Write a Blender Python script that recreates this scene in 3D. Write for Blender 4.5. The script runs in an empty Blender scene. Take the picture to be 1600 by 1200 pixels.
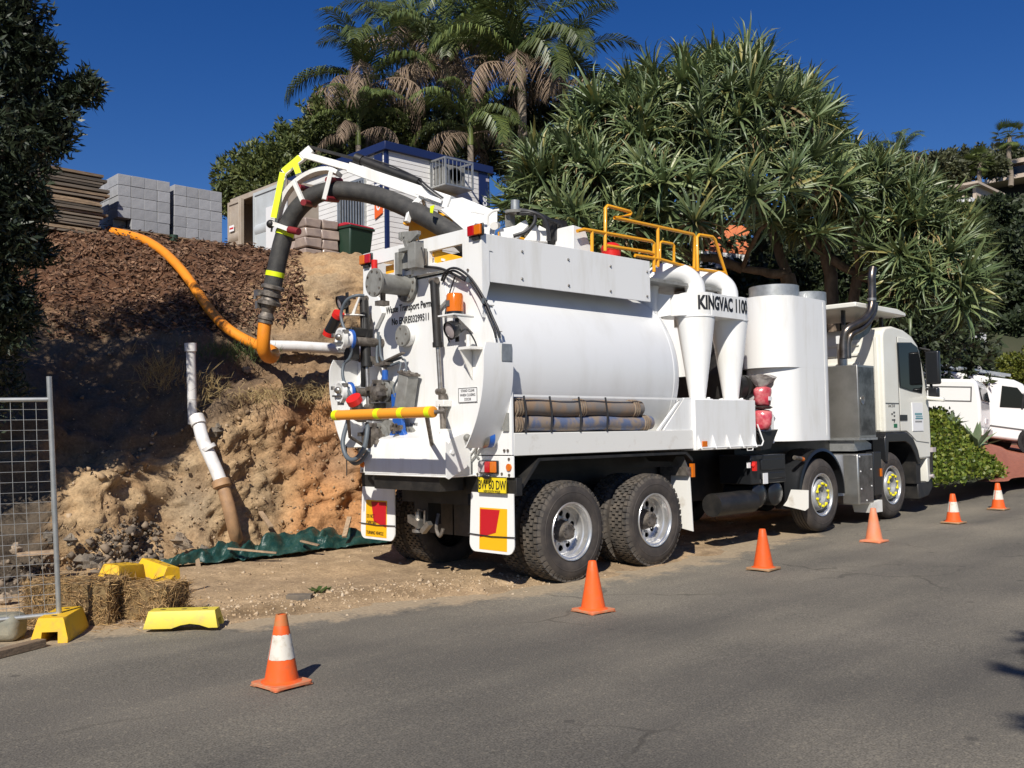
import bpy, math, random
import numpy as np
from mathutils import Vector, Matrix, noise

random.seed(7)
RNG = np.random.default_rng(7)
scene = bpy.context.scene
COL = scene.collection

# ------------------------------------------------------------------ camera, sky, sun, exposure
cam_data = bpy.data.cameras.new('camera')
cam = bpy.data.objects.new('camera', cam_data)
COL.objects.link(cam)
cam_data.sensor_width = 36.0
cam_data.lens = 33.794
cam_data.clip_start = 0.1
cam_data.clip_end = 2000.0
cam.matrix_world = Matrix(((0.72240241, -0.02300645, -0.69109005, -6.54747643),
                           (-0.69128177, -0.04752562, -0.72102068, -6.81626982),
                           (-0.01625636, 0.99860504, -0.05023656, 1.56724508),
                           (0, 0, 0, 1)))
scene.camera = cam

SUN_EL = math.radians(40.0)
SUN_AZ = (-0.83, -0.56)          # horizontal direction towards the sun
world = bpy.data.worlds.new("World")
scene.world = world
world.use_nodes = True
wn = world.node_tree.nodes
wl = world.node_tree.links
wn.clear()
sky = wn.new('ShaderNodeTexSky')
sky.sky_type = 'NISHITA'
sky.sun_disc = False
sky.sun_elevation = SUN_EL
sky.sun_rotation = math.atan2(SUN_AZ[0], SUN_AZ[1])
sky.altitude = 0.0
sky.air_density = 1.0
sky.dust_density = 0.15
sky.ozone_density = 5.0
hsv = wn.new('ShaderNodeHueSaturation')
hsv.inputs['Hue'].default_value = 0.517
hsv.inputs['Saturation'].default_value = 1.30
hsv.inputs['Value'].default_value = 0.79
bg = wn.new('ShaderNodeBackground')
bg.inputs['Strength'].default_value = 0.085
wo = wn.new('ShaderNodeOutputWorld')
wl.new(sky.outputs[0], hsv.inputs['Color'])
wl.new(hsv.outputs[0], bg.inputs[0])
wl.new(bg.outputs[0], wo.inputs[0])

sun_data = bpy.data.lights.new('sun', 'SUN')
sun = bpy.data.objects.new('sun', sun_data)
COL.objects.link(sun)
sun_data.energy = 5.0
sun_data.angle = math.radians(0.53)
sun_data.color = (1.0, 0.945, 0.85)
_l = math.hypot(*SUN_AZ)
ld = Vector((-SUN_AZ[0] / _l * math.cos(SUN_EL), -SUN_AZ[1] / _l * math.cos(SUN_EL), -math.sin(SUN_EL)))
sun.rotation_euler = ld.to_track_quat('-Z', 'Y').to_euler()
sun.location = (-30, -20, 40)

scene.view_settings.view_transform = 'Standard'
scene.view_settings.look = 'None'
scene.view_settings.exposure = 0.14
scene.view_settings.gamma = 1.0
scene.view_settings.use_curve_mapping = False
scene.render.engine = 'CYCLES'
scene.cycles.max_bounces = 6
scene.cycles.diffuse_bounces = 3
scene.cycles.glossy_bounces = 3
scene.cycles.transparent_max_bounces = 6
scene.cycles.use_denoising = True

# ------------------------------------------------------------------ materials
def mat(name, col, rough=0.5, metal=0.0, col2=None, vscale=3.0, vlo=0.4, vhi=0.65, detail=6.0,
        bump=0.0, bscale=60.0, coat=0.0, trans=0.0, island=None, spec=0.5, rscale=None, stretch=None,
        bdist=0.02, objrand=0.0):
    m = bpy.data.materials.new(name)
    m.use_nodes = True
    nt = m.node_tree
    N, L = nt.nodes, nt.links
    b = N['Principled BSDF']
    b.inputs['Base Color'].default_value = (*col, 1)
    b.inputs['Roughness'].default_value = rough
    b.inputs['Metallic'].default_value = metal
    b.inputs['Specular IOR Level'].default_value = spec
    if coat:
        b.inputs['Coat Weight'].default_value = coat
        b.inputs['Coat Roughness'].default_value = 0.08
    tc = N.new('ShaderNodeTexCoord')
    vec = tc.outputs['Object']
    if stretch:
        mp = N.new('ShaderNodeMapping')
        mp.inputs['Scale'].default_value = stretch
        L.new(vec, mp.inputs['Vector'])
        vec = mp.outputs['Vector']
    colout = None
    if col2 is not None:
        nz = N.new('ShaderNodeTexNoise')
        nz.inputs['Scale'].default_value = vscale
        nz.inputs['Detail'].default_value = detail
        nz.inputs['Roughness'].default_value = 0.62
        L.new(vec, nz.inputs['Vector'])
        rp = N.new('ShaderNodeValToRGB')
        rp.color_ramp.elements[0].position = vlo
        rp.color_ramp.elements[1].position = vhi
        rp.color_ramp.elements[0].color = (*col, 1)
        rp.color_ramp.elements[1].color = (*col2, 1)
        L.new(nz.outputs['Fac'], rp.inputs['Fac'])
        colout = rp.outputs['Color']
        if rscale:
            mr = N.new('ShaderNodeMapRange')
            mr.inputs['To Min'].default_value = rough - rscale
            mr.inputs['To Max'].default_value = rough + rscale
            L.new(nz.outputs['Fac'], mr.inputs['Value'])
            L.new(mr.outputs['Result'], b.inputs['Roughness'])
    if island is not None:
        ge = N.new('ShaderNodeNewGeometry')
        r2 = N.new('ShaderNodeValToRGB')
        els = r2.color_ramp.elements
        els[0].color = (*island[0], 1)
        els[1].color = (*island[-1], 1)
        for i, c in enumerate(island[1:-1]):
            e = els.new((i + 1) / (len(island) - 1))
            e.color = (*c, 1)
        L.new(ge.outputs['Random Per Island'], r2.inputs['Fac'])
        colout = r2.outputs['Color']
    if objrand:
        oi = N.new('ShaderNodeObjectInfo')
        hs = N.new('ShaderNodeHueSaturation')
        mr = N.new('ShaderNodeMapRange')
        mr.inputs['To Min'].default_value = 1 - objrand
        mr.inputs['To Max'].default_value = 1 + objrand
        L.new(oi.outputs['Random'], mr.inputs['Value'])
        L.new(mr.outputs['Result'], hs.inputs['Value'])
        if colout is not None:
            L.new(colout, hs.inputs['Color'])
        else:
            hs.inputs['Color'].default_value = (*col, 1)
        colout = hs.outputs['Color']
    if colout is not None:
        L.new(colout, b.inputs['Base Color'])
    if bump:
        n2 = N.new('ShaderNodeTexNoise')
        n2.inputs['Scale'].default_value = bscale
        n2.inputs['Detail'].default_value = 5.0
        L.new(vec, n2.inputs['Vector'])
        bp = N.new('ShaderNodeBump')
        bp.inputs['Strength'].default_value = bump
        bp.inputs['Distance'].default_value = bdist
        L.new(n2.outputs['Fac'], bp.inputs['Height'])
        L.new(bp.outputs['Normal'], b.inputs['Normal'])
    if trans:
        out = N['Material Output']
        tr = N.new('ShaderNodeBsdfTranslucent')
        if colout is not None:
            L.new(colout, tr.inputs['Color'])
        else:
            tr.inputs['Color'].default_value = (*col, 1)
        mx = N.new('ShaderNodeMixShader')
        mx.inputs['Fac'].default_value = trans
        L.new(b.outputs[0], mx.inputs[1])
        L.new(tr.outputs[0], mx.inputs[2])
        L.new(mx.outputs[0], out.inputs['Surface'])
    return m

M = {}
M['white'] = mat('white_paint', (0.80, 0.80, 0.785), 0.33, col2=(0.64, 0.62, 0.56), vscale=3.4, vlo=0.50, vhi=0.88, detail=9, stretch=(1.6, 1.6, 0.28), coat=0.15, bump=0.03, bscale=3.0)
M['white_dirty'] = mat('worn_white_paint', (0.76, 0.75, 0.71), 0.45, col2=(0.50, 0.44, 0.36), vscale=4.0, vlo=0.56, vhi=0.80)
M['tank_white'] = mat('tank_white_paint', (0.79, 0.795, 0.79), 0.30, col2=(0.69, 0.685, 0.66), vscale=2.2, vlo=0.50, vhi=0.85, detail=9, stretch=(1.2, 1.2, 0.35), coat=0.2, bump=0.05, bscale=1.6)
M['cab_white'] = mat('cab_cream_paint', (0.76, 0.75, 0.68), 0.35, col2=(0.72, 0.70, 0.62), vscale=2.0, coat=0.3)
M['grey_paint'] = mat('grey_flange_paint', (0.24, 0.24, 0.225), 0.5, col2=(0.17, 0.165, 0.15), vscale=9.0)
M['steel'] = mat('bare_steel', (0.42, 0.40, 0.37), 0.38, 0.85, col2=(0.22, 0.19, 0.16), vscale=10.0, vlo=0.45, vhi=0.75)
M['dirty_steel'] = mat('grimy_steel', (0.25, 0.22, 0.19), 0.55, 0.6, col2=(0.10, 0.085, 0.07), vscale=14.0)
M['alu'] = mat('rim_aluminium', (0.72, 0.72, 0.72), 0.30, 0.75, col2=(0.60, 0.59, 0.57), vscale=7.0)
M['alu_grey'] = mat('grey_wheel_paint', (0.42, 0.43, 0.44), 0.45, 0.3, col2=(0.33, 0.33, 0.33), vscale=9.0)
M['galv'] = mat('galvanised_steel', (0.50, 0.51, 0.50), 0.42, 0.7, col2=(0.38, 0.39, 0.38), vscale=8.0)
M['stainless'] = mat('stainless_sheet', (0.50, 0.49, 0.46), 0.34, 0.85, col2=(0.40, 0.39, 0.36), vscale=3.0, bump=0.1, bscale=2.5)
M['checker'] = mat('dull_tread_plate', (0.26, 0.25, 0.24), 0.32, 0.8, col2=(0.10, 0.095, 0.09), vscale=5.0)
M['chrome'] = mat('tarnished_chrome', (0.20, 0.175, 0.15), 0.30, 0.9, col2=(0.11, 0.09, 0.075), vscale=6.0)
M['black'] = mat('black_chassis', (0.012, 0.012, 0.012), 0.5, col2=(0.03, 0.027, 0.024), vscale=6.0)
M['black_gloss'] = mat('black_plastic', (0.014, 0.015, 0.017), 0.3, coat=0.2)
M['rubber'] = mat('tyre_rubber', (0.040, 0.034, 0.031), 0.72, col2=(0.075, 0.062, 0.052), vscale=5.0, bump=0.1, bscale=60)
M['tread'] = mat('dusty_tread_rubber', (0.05, 0.045, 0.04), 0.85, col2=(0.12, 0.10, 0.08), vscale=9.0)
M['hose_black'] = mat('black_hose_rubber', (0.035, 0.034, 0.033), 0.6, col2=(0.06, 0.057, 0.052), vscale=9.0, bump=0.25, bscale=90.0)
M['hose_thin'] = mat('thin_hydraulic_hose', (0.02, 0.02, 0.022), 0.5)
M['hose_grey'] = mat('grey_hydraulic_hose', (0.10, 0.12, 0.14), 0.5)
M['orange_hose'] = mat('orange_duct_plastic', (0.80, 0.27, 0.02), 0.38, col2=(0.66, 0.21, 0.025), vscale=6.0, vlo=0.5, vhi=0.8)
M['orange_tube'] = mat('orange_tube_plastic', (0.86, 0.34, 0.03), 0.35)
M['rail_yellow'] = mat('safety_yellow_paint', (0.80, 0.36, 0.012), 0.38, coat=0.2)
M['yellow_steel'] = mat('yellow_boom_paint', (0.85, 0.42, 0.015), 0.4, col2=(0.72, 0.33, 0.012), vscale=5.0)
M['neon'] = mat('fluoro_yellow_tape', (0.72, 0.86, 0.01), 0.45)
M['red_roller'] = mat('red_roller_plastic', (0.22, 0.02, 0.025), 0.45)
M['red'] = mat('red_plastic', (0.62, 0.02, 0.015), 0.35)
M['red_lens'] = mat('red_lens', (0.45, 0.008, 0.012), 0.15, coat=0.5)
M['amber'] = mat('amber_lens', (0.80, 0.20, 0.01), 0.15, coat=0.5, trans=0.25)
M['clear_lens'] = mat('clear_lens', (0.45, 0.40, 0.40), 0.15, coat=0.4)
M['blue'] = mat('blue_valve_paint', (0.02, 0.10, 0.40), 0.4)
M['plate_yellow'] = mat('plate_yellow', (0.80, 0.62, 0.02), 0.4)
M['haz_yellow'] = mat('marker_yellow', (0.85, 0.45, 0.01), 0.4)
M['haz_red'] = mat('marker_red', (0.50, 0.012, 0.02), 0.4)
M['ink'] = mat('black_ink', (0.012, 0.012, 0.014), 0.5)
M['dim_ink'] = mat('grey_ink', (0.10, 0.10, 0.10), 0.5)
M['teal_ink'] = mat('teal_ink', (0.03, 0.20, 0.24), 0.5)
M['green_ink'] = mat('green_ink', (0.02, 0.15, 0.07), 0.5)
M['paper'] = mat('white_sticker', (0.80, 0.80, 0.80), 0.5)
M['nut_yellow'] = mat('yellow_nut_plastic', (0.75, 0.66, 0.02), 0.4)
M['glass'] = mat('dark_glass', (0.008, 0.009, 0.010), 0.06, spec=0.35)
M['flap'] = mat('dusty_flap_rubber', (0.055, 0.052, 0.05), 0.7, col2=(0.09, 0.08, 0.07), vscale=6.0)
M['canvas_blue'] = mat('blue_layflat_hose', (0.10, 0.13, 0.22), 0.7, col2=(0.24, 0.19, 0.15), vscale=7.0, vlo=0.42, vhi=0.58)
M['canvas_grey'] = mat('dirty_grey_hose', (0.17, 0.16, 0.155), 0.7, col2=(0.25, 0.17, 0.11), vscale=6.0, vlo=0.4, vhi=0.62)
M['brass'] = mat('dull_coupling', (0.40, 0.32, 0.24), 0.5, 0.5, col2=(0.26, 0.18, 0.12), vscale=12)
M['cone'] = mat('cone_orange', (0.80, 0.115, 0.02), 0.5, col2=(0.55, 0.13, 0.05), vscale=16.0, vlo=0.5, vhi=0.8, spec=0.3, objrand=0.12, bump=0.05, bscale=30)
M['cone_faded'] = mat('cone_faded_orange', (0.74, 0.23, 0.10), 0.6, col2=(0.62, 0.25, 0.15), vscale=9.0)
M['cone_dirty'] = mat('cone_dusty_orange', (0.66, 0.16, 0.06), 0.65, col2=(0.50, 0.26, 0.14), vscale=14.0)
M['cone_tip'] = mat('cone_muddy_tip', (0.45, 0.19, 0.06), 0.65, col2=(0.60, 0.15, 0.04), vscale=14.0)
M['cone_band'] = mat('cone_white_band', (0.66, 0.62, 0.54), 0.55, col2=(0.50, 0.44, 0.34), vscale=22.0, vlo=0.5, vhi=0.7)
M['foot_yellow'] = mat('yellow_foot_plastic', (0.78, 0.46, 0.012), 0.55, col2=(0.50, 0.31, 0.07), vscale=11.0, vlo=0.48, vhi=0.78, bump=0.1, bscale=20)
M['foot_faded'] = mat('faded_yellow_plastic', (0.70, 0.56, 0.06), 0.55, col2=(0.52, 0.42, 0.10), vscale=12.0, vlo=0.5, vhi=0.75)
M['pvc'] = mat('white_pvc', (0.74, 0.73, 0.72), 0.4, col2=(0.55, 0.51, 0.46), vscale=6.0, vlo=0.5, vhi=0.8)
M['clay'] = mat('brown_clay_pipe', (0.42, 0.25, 0.13), 0.6, col2=(0.30, 0.18, 0.10), vscale=9)
M['tarp'] = mat('green_tarp', (0.006, 0.042, 0.038), 0.42, col2=(0.03, 0.075, 0.058), vscale=9.0, bump=0.6, bscale=26.0)
M['timber'] = mat('weathered_timber', (0.34, 0.24, 0.15), 0.75, col2=(0.20, 0.14, 0.09), vscale=6.0, stretch=(1, 6, 6), bump=0.3, bscale=20, objrand=0.35)
M['timber_dark'] = mat('grey_formply', (0.17, 0.135, 0.10), 0.8, col2=(0.09, 0.075, 0.06), vscale=5.0, stretch=(0.6, 6, 10), objrand=0.45)
M['straw'] = mat('straw', (0.35, 0.24, 0.10), 0.8, island=[(0.21, 0.1196, 0.0425), (0.378, 0.23, 0.085), (0.4935, 0.322, 0.1445), (0.273, 0.1564, 0.068)])
M['straw_core'] = mat('straw_core', (0.13, 0.08, 0.035), 0.9, col2=(0.26, 0.18, 0.08), vscale=16.0, bump=0.7, bscale=50)
M['concrete'] = mat('concrete_block', (0.34, 0.345, 0.36), 0.8, col2=(0.29, 0.295, 0.31), vscale=9.0, bump=0.15, bscale=60, objrand=0.10)
M['rock'] = mat('sandstone_rock', (0.42, 0.32, 0.22), 0.85, col2=(0.26, 0.21, 0.16), vscale=4.0, bump=0.5, bscale=14, objrand=0.25)
M['rock_dark'] = mat('muddy_rock', (0.19, 0.155, 0.115), 0.9, col2=(0.11, 0.095, 0.08), vscale=5.0, bump=0.5, bscale=14, objrand=0.3)
M['wrap'] = mat('plastic_wrapped_stone', (0.40, 0.31, 0.25), 0.35, col2=(0.27, 0.21, 0.18), vscale=4.0, coat=0.4, bump=0.25, bscale=8, objrand=0.15)
M['bin_green'] = mat('bin_green_plastic', (0.020, 0.045, 0.028), 0.45)
M['bin_red'] = mat('bin_red_lid', (0.42, 0.02, 0.035), 0.45)
M['cont_beige'] = mat('beige_container_paint', (0.42, 0.36, 0.29), 0.55, col2=(0.36, 0.29, 0.22), vscale=3.0)
M['cont_grey'] = mat('grey_container_paint', (0.50, 0.53, 0.54), 0.5, col2=(0.44, 0.46, 0.46), vscale=3.0)
M['dark_inside'] = mat('dark_interior', (0.02, 0.02, 0.02), 0.9)
M['clad'] = mat('office_white_cladding', (0.74, 0.73, 0.71), 0.45, col2=(0.70, 0.68, 0.65), vscale=2.0)
M['navy'] = mat('navy_trim', (0.012, 0.022, 0.085), 0.4)
M['sign_orange'] = mat('sign_orange', (0.80, 0.13, 0.02), 0.45)
M['bark'] = mat('grey_brown_bark', (0.20, 0.15, 0.11), 0.9, col2=(0.10, 0.075, 0.055), vscale=7.0, stretch=(1, 1, 0.4), bump=0.6, bscale=20)
M['palm_bark'] = mat('palm_trunk_bark', (0.27, 0.22, 0.17), 0.9, col2=(0.16, 0.13, 0.10), vscale=4.0, stretch=(0.6, 0.6, 5), bump=0.4, bscale=9)
M['pandanus'] = mat('pandanus_leaf', (0.08, 0.11, 0.04), 0.42, spec=0.5, trans=0.10,
                    island=[(0.0798, 0.1215, 0.054), (0.1232, 0.1688, 0.0675), (0.1668, 0.2025, 0.0743), (0.1015, 0.1418, 0.0675), (0.145, 0.189, 0.081), (0.3045, 0.27, 0.0878)], objrand=0.28)
M['pandanus_dead'] = mat('dry_pandanus_leaf', (0.25, 0.17, 0.08), 0.7, island=[(0.16, 0.11, 0.055), (0.27, 0.19, 0.09), (0.20, 0.17, 0.06)], objrand=0.2)
M['frond'] = mat('palm_frond_green', (0.06, 0.09, 0.03), 0.45, trans=0.2, island=[(0.0595, 0.093, 0.028), (0.102, 0.1318, 0.0392), (0.153, 0.186, 0.049)], objrand=0.3)
M['frond_dead'] = mat('palm_frond_brown', (0.22, 0.15, 0.10), 0.8, trans=0.1, island=[(0.165, 0.1155, 0.0825), (0.253, 0.1815, 0.121), (0.319, 0.231, 0.165)], objrand=0.2)
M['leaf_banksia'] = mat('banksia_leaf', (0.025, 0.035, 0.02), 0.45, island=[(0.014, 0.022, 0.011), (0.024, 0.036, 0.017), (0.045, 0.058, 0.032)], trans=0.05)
M['leaf_bush'] = mat('bush_leaf', (0.06, 0.08, 0.025), 0.55, island=[(0.0473, 0.0676, 0.0192), (0.0945, 0.1196, 0.0312), (0.1418, 0.156, 0.042)], trans=0.15)
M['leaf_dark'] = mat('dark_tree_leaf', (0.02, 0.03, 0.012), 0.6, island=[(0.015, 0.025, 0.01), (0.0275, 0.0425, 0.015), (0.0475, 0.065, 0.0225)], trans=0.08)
M['leaf_olive'] = mat('olive_tree_leaf', (0.05, 0.06, 0.025), 0.6, island=[(0.036, 0.0432, 0.0192), (0.066, 0.0744, 0.0312), (0.09, 0.096, 0.0408)], trans=0.1)
M['leaf_ivy'] = mat('ivy_leaf', (0.10, 0.15, 0.02), 0.5, island=[(0.06, 0.0978, 0.014), (0.114, 0.1667, 0.02), (0.18, 0.23, 0.03), (0.228, 0.23, 0.04)], trans=0.2)
M['leaf_hedge'] = mat('hedge_leaf', (0.10, 0.13, 0.02), 0.5, island=[(0.075, 0.10, 0.014), (0.13, 0.15, 0.022), (0.19, 0.19, 0.03)], trans=0.2)
M['agave'] = mat('agave_leaf', (0.22, 0.27, 0.16), 0.5, col2=(0.16, 0.22, 0.12), vscale=5)
M['grass'] = mat('grass_blade', (0.06, 0.10, 0.02), 0.6, island=[(0.03, 0.06, 0.012), (0.06, 0.105, 0.02), (0.10, 0.13, 0.035)], trans=0.2)
M['dry_grass'] = mat('dry_grass_blade', (0.34, 0.24, 0.11), 0.8, island=[(0.22, 0.15, 0.06), (0.36, 0.26, 0.11), (0.28, 0.21, 0.10)])
M['mulch'] = mat('mulch_chip', (0.14, 0.07, 0.04), 0.9, island=[(0.065, 0.036, 0.022), (0.12, 0.062, 0.036), (0.19, 0.10, 0.056), (0.28, 0.17, 0.10)])
M['clods'] = mat('soil_clod', (0.32, 0.22, 0.13), 0.95, island=[(0.20, 0.14, 0.09), (0.34, 0.23, 0.13), (0.44, 0.33, 0.22)])
M['clods_dark'] = mat('dark_soil_clod', (0.10, 0.08, 0.06), 0.95, island=[(0.09, 0.0725, 0.056), (0.165, 0.1305, 0.098), (0.285, 0.2175, 0.154)])
M['gravel'] = mat('pale_gravel', (0.42, 0.32, 0.21), 0.9, island=[(0.28, 0.20, 0.12), (0.42, 0.30, 0.18), (0.52, 0.42, 0.30)])
M['brick_red'] = mat('red_brick_paver', (0.36, 0.115, 0.065), 0.8, col2=(0.27, 0.085, 0.05), vscale=9.0)
M['wall_white'] = mat('white_render', (0.72, 0.72, 0.72), 0.7)
M['render_beige'] = mat('beige_render', (0.50, 0.41, 0.33), 0.8)
M['terracotta'] = mat('terracotta_roof', (0.55, 0.16, 0.055), 0.7, col2=(0.42, 0.12, 0.05), vscale=5)
M['van_white'] = mat('van_white_paint', (0.78, 0.78, 0.77), 0.25, coat=0.5)
M['bag_plastic'] = mat('red_bagged_plastic', (0.50, 0.03, 0.06), 0.25, col2=(0.62, 0.20, 0.20), vscale=8.0, coat=0.6, bump=0.5, bscale=18)
M['clear_bag'] = mat('clear_plastic_film', (0.50, 0.46, 0.43), 0.2, coat=0.6, bump=0.6, bscale=20, trans=0.4)
M['hill'] = mat('hillside_soil', (0.035, 0.04, 0.018), 0.95, col2=(0.05, 0.05, 0.025), vscale=0.4)

M['sack'] = mat('grey_green_sack', (0.20, 0.20, 0.16), 0.8, col2=(0.28, 0.25, 0.18), vscale=5, bump=0.4, bscale=14)

# ------------------------------------------------------------------ helpers
V = Vector

def frame(axis):
    a = V(axis).normalized()
    t = V((0, 0, 1)) if abs(a.z) < 0.9 else V((1, 0, 0))
    u = a.cross(t).normalized()
    return a, u, a.cross(u).normalized()


class MB:
    """collects faces and links them as one mesh object"""
    def __init__(s):
        s.v, s.f, s.mi, s.cur = [], [], [], 0
        s.marks = []

    def face(s, idx):
        s.f.append(tuple(idx)); s.mi.append(s.cur)

    def addv(s, pts):
        n = len(s.v)
        s.v.extend([tuple(p) for p in pts])
        return n

    def poly(s, pts):
        n = s.addv(pts); s.face(range(n, n + len(pts)))

    def mark(s):
        s.marks.append((len(s.v), len(s.f)))

    def box(s, x0, x1, y0, y1, z0, z1):
        s.mark()
        n = s.addv([(x0, y0, z0), (x1, y0, z0), (x1, y1, z0), (x0, y1, z0), (x0, y0, z1), (x1, y0, z1), (x1, y1, z1), (x0, y1, z1)])
        for q in ((0, 3, 2, 1), (4, 5, 6, 7), (0, 1, 5, 4), (1, 2, 6, 5), (2, 3, 7, 6), (3, 0, 4, 7)):
            s.face([n + i for i in q])

    def obox(s, c, a, b, d):
        s.mark()
        c, a, b, d = V(c), V(a), V(b), V(d)
        if a.cross(b).dot(d) < 0:
            a = -a
        pts = [c + a * i + b * j + d * k for k in (-1, 1) for (i, j) in ((-1, -1), (1, -1), (1, 1), (-1, 1))]
        n = s.addv(pts)
        for q in ((0, 3, 2, 1), (4, 5, 6, 7), (0, 1, 5, 4), (1, 2, 6, 5), (2, 3, 7, 6), (3, 0, 4, 7)):
            s.face([n + i for i in q])

    def beam(s, p0, p1, w, h, up=(0, 0, 1), w1=None, h1=None):
        s.mark()
        p0, p1 = V(p0), V(p1)
        d = (p1 - p0).normalized()
        r = d.cross(V(up))
        if r.length < 1e-4:
            r = d.cross(V((1, 0, 0)))
        r.normalize(); u = r.cross(d).normalized()
        w1 = w if w1 is None else w1; h1 = h if h1 is None else h1
        pts = []
        for p, ww, hh in ((p0, w, h), (p1, w1, h1)):
            pts += [p - r * ww / 2 - u * hh / 2, p + r * ww / 2 - u * hh / 2, p + r * ww / 2 + u * hh / 2, p - r * ww / 2 + u * hh / 2]
        n = s.addv(pts)
        for q in ((0, 3, 2, 1), (4, 5, 6, 7), (0, 1, 5, 4), (1, 2, 6, 5), (2, 3, 7, 6), (3, 0, 4, 7)):
            s.face([n + i for i in q][::-1])

    def prism(s, pts, vec):
        s.mark()
        pts = [V(p) for p in pts]; vec = V(vec)
        nrm = V((0, 0, 0))
        for i in range(len(pts)):
            nrm += pts[i].cross(pts[(i + 1) % len(pts)])
        if nrm.dot(vec) > 0:
            pts = pts[::-1]
        k = len(pts)
        n = s.addv(pts); n2 = s.addv([p + vec for p in pts])
        s.face(range(n, n + k)); s.face(range(n2 + k - 1, n2 - 1, -1))
        for i in range(k):
            j = (i + 1) % k
            s.face((n + j, n + i, n2 + i, n2 + j))

    def tube(s, pts, r, n=10, cap=True, closed=False):
        s.mark()
        pts = [V(p) for p in pts]
        k = len(pts)
        rs = r if isinstance(r, (list, tuple)) else [r] * k
        pu = None
        rings = []
        for i in range(k):
            if closed:
                t = pts[(i + 1) % k] - pts[i - 1]
            else:
                t = pts[min(i + 1, k - 1)] - pts[max(i - 1, 0)]
            t.normalize()
            if pu is None:
                _, u, _ = frame(t)
            else:
                u = pu - t * pu.dot(t)
                if u.length < 1e-5:
                    _, u, _ = frame(t)
                u.normalize()
            pu = u
            w = t.cross(u)
            rings.append(s.addv([pts[i] + (u * math.cos(a) + w * math.sin(a)) * rs[i] for a in (2 * math.pi * q / n for q in range(n))]))
        for i in range(k if closed else k - 1):
            a, b = rings[i], rings[(i + 1) % k]
            for q in range(n):
                q2 = (q + 1) % n
                s.face((a + q, a + q2, b + q2, b + q))
        if cap and not closed:
            s.face([rings[0] + q for q in range(n)][::-1])
            s.face([rings[-1] + q for q in range(n)])

    def lathe(s, o, axis, prof, n=24, cap0=True, cap1=True, scale=(1, 1)):
        s.mark()
        a, u, w = frame(axis)
        o = V(o)
        rings = []
        for (h, r) in prof:
            rings.append(s.addv([o + a * h + (u * math.cos(t) * scale[0] + w * math.sin(t) * scale[1]) * r for t in (2 * math.pi * q / n for q in range(n))]))
        for i in range(len(prof) - 1):
            A, B = rings[i], rings[i + 1]
            for q in range(n):
                q2 = (q + 1) % n
                s.face((A + q, A + q2, B + q2, B + q))
        if cap0:
            s.face([rings[0] + q for q in range(n)][::-1])
        if cap1:
            s.face([rings[-1] + q for q in range(n)])

    def cyl(s, p0, p1, r, n=16, r1=None):
        d = V(p1) - V(p0)
        s.lathe(p0, d, [(0, r), (d.length, r if r1 is None else r1)], n)

    def sphere(s, c, r, nu=14, nv=8):
        s.mark()
        r = (r, r, r) if not isinstance(r, (list, tuple)) else r
        c = V(c)
        rows = []
        for j in range(1, nv):
            ph = math.pi * j / nv
            rows.append(s.addv([c + V((r[0] * math.sin(ph) * math.cos(t), r[1] * math.sin(ph) * math.sin(t), r[2] * math.cos(ph))) for t in (2 * math.pi * q / nu for q in range(nu))]))
        top = s.addv([c + V((0, 0, r[2]))]); bot = s.addv([c - V((0, 0, r[2]))])
        for q in range(nu):
            q2 = (q + 1) % nu
            s.face((top, rows[0] + q, rows[0] + q2)); s.face((bot, rows[-1] + q2, rows[-1] + q))
            for j in range(len(rows) - 1):
                s.face((rows[j] + q, rows[j + 1] + q, rows[j + 1] + q2, rows[j] + q2))

    def bolts(s, o, axis, R, k, r=0.014, h=0.012, a0=0.2):
        a, u, w = frame(axis)
        for i in range(k):
            t = a0 + 2 * math.pi * i / k
            p = V(o) + (u * math.cos(t) + w * math.sin(t)) * R
            s.lathe(p, a, [(0, r), (h, r)], 6, cap0=False)

    def split(s, name, m, parent=None, **kw):
        """every primitive collected becomes an object of its own"""
        ends = s.marks[1:] + [(len(s.v), len(s.f))]
        for (v0, f0), (v1, f1) in zip(s.marks, ends):
            q = MB(); q.v = s.v[v0:v1]; q.f = [tuple(i - v0 for i in f) for f in s.f[f0:f1]]; q.mi = s.mi[f0:f1]
            q.build(name, m, parent, **kw)

    def build(s, name, m, parent=None, bevel=0.0, smooth=35.0, seg=2):
        me = bpy.data.meshes.new(name)
        off = V((0, 0, 0))
        q = parent
        while q is not None:
            off += q.location
            q = q.parent
        vs = s.v if off.length == 0 else [(x - off.x, y - off.y, z - off.z) for (x, y, z) in s.v]
        me.from_pydata(vs, [], s.f)
        ms = m if isinstance(m, (list, tuple)) else [m]
        for x in ms:
            me.materials.append(M[x])
        if len(ms) > 1:
            me.polygons.foreach_set('material_index', s.mi)
        me.update()
        if smooth:
            me.polygons.foreach_set('use_smooth', [True] * len(me.polygons))
            me.set_sharp_from_angle(angle=math.radians(smooth))
        o = bpy.data.objects.new(name, me)
        COL.objects.link(o)
        if parent is not None:
            o.parent = parent
        if name in ('bolt', 'box_hinge_rib', 'coupling_dog', 'sign_print', 'side_mark') and len(s.marks) > 1:
            o['kind'] = 'stuff'                            # too small to pick apart singly
        if bevel:
            b = o.modifiers.new('bevel', 'BEVEL')
            b.width = bevel; b.segments = seg; b.limit_method = 'ANGLE'; b.angle_limit = math.radians(40)
        return o


def thing(name, label, cat, loc=(0, 0, 0), rz=0.0, group=None):
    o = bpy.data.objects.new(name, None)
    COL.objects.link(o)
    o.empty_display_size = 0.2
    o.location = loc; o.rotation_euler = (0, 0, rz)
    tag(o, label, cat, group)
    return o


def tag(o, label=None, cat=None, group=None, kind=None):
    if label: o['label'] = label
    if cat: o['category'] = cat
    if group: o['group'] = group
    if kind: o['kind'] = kind
    return o


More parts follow.
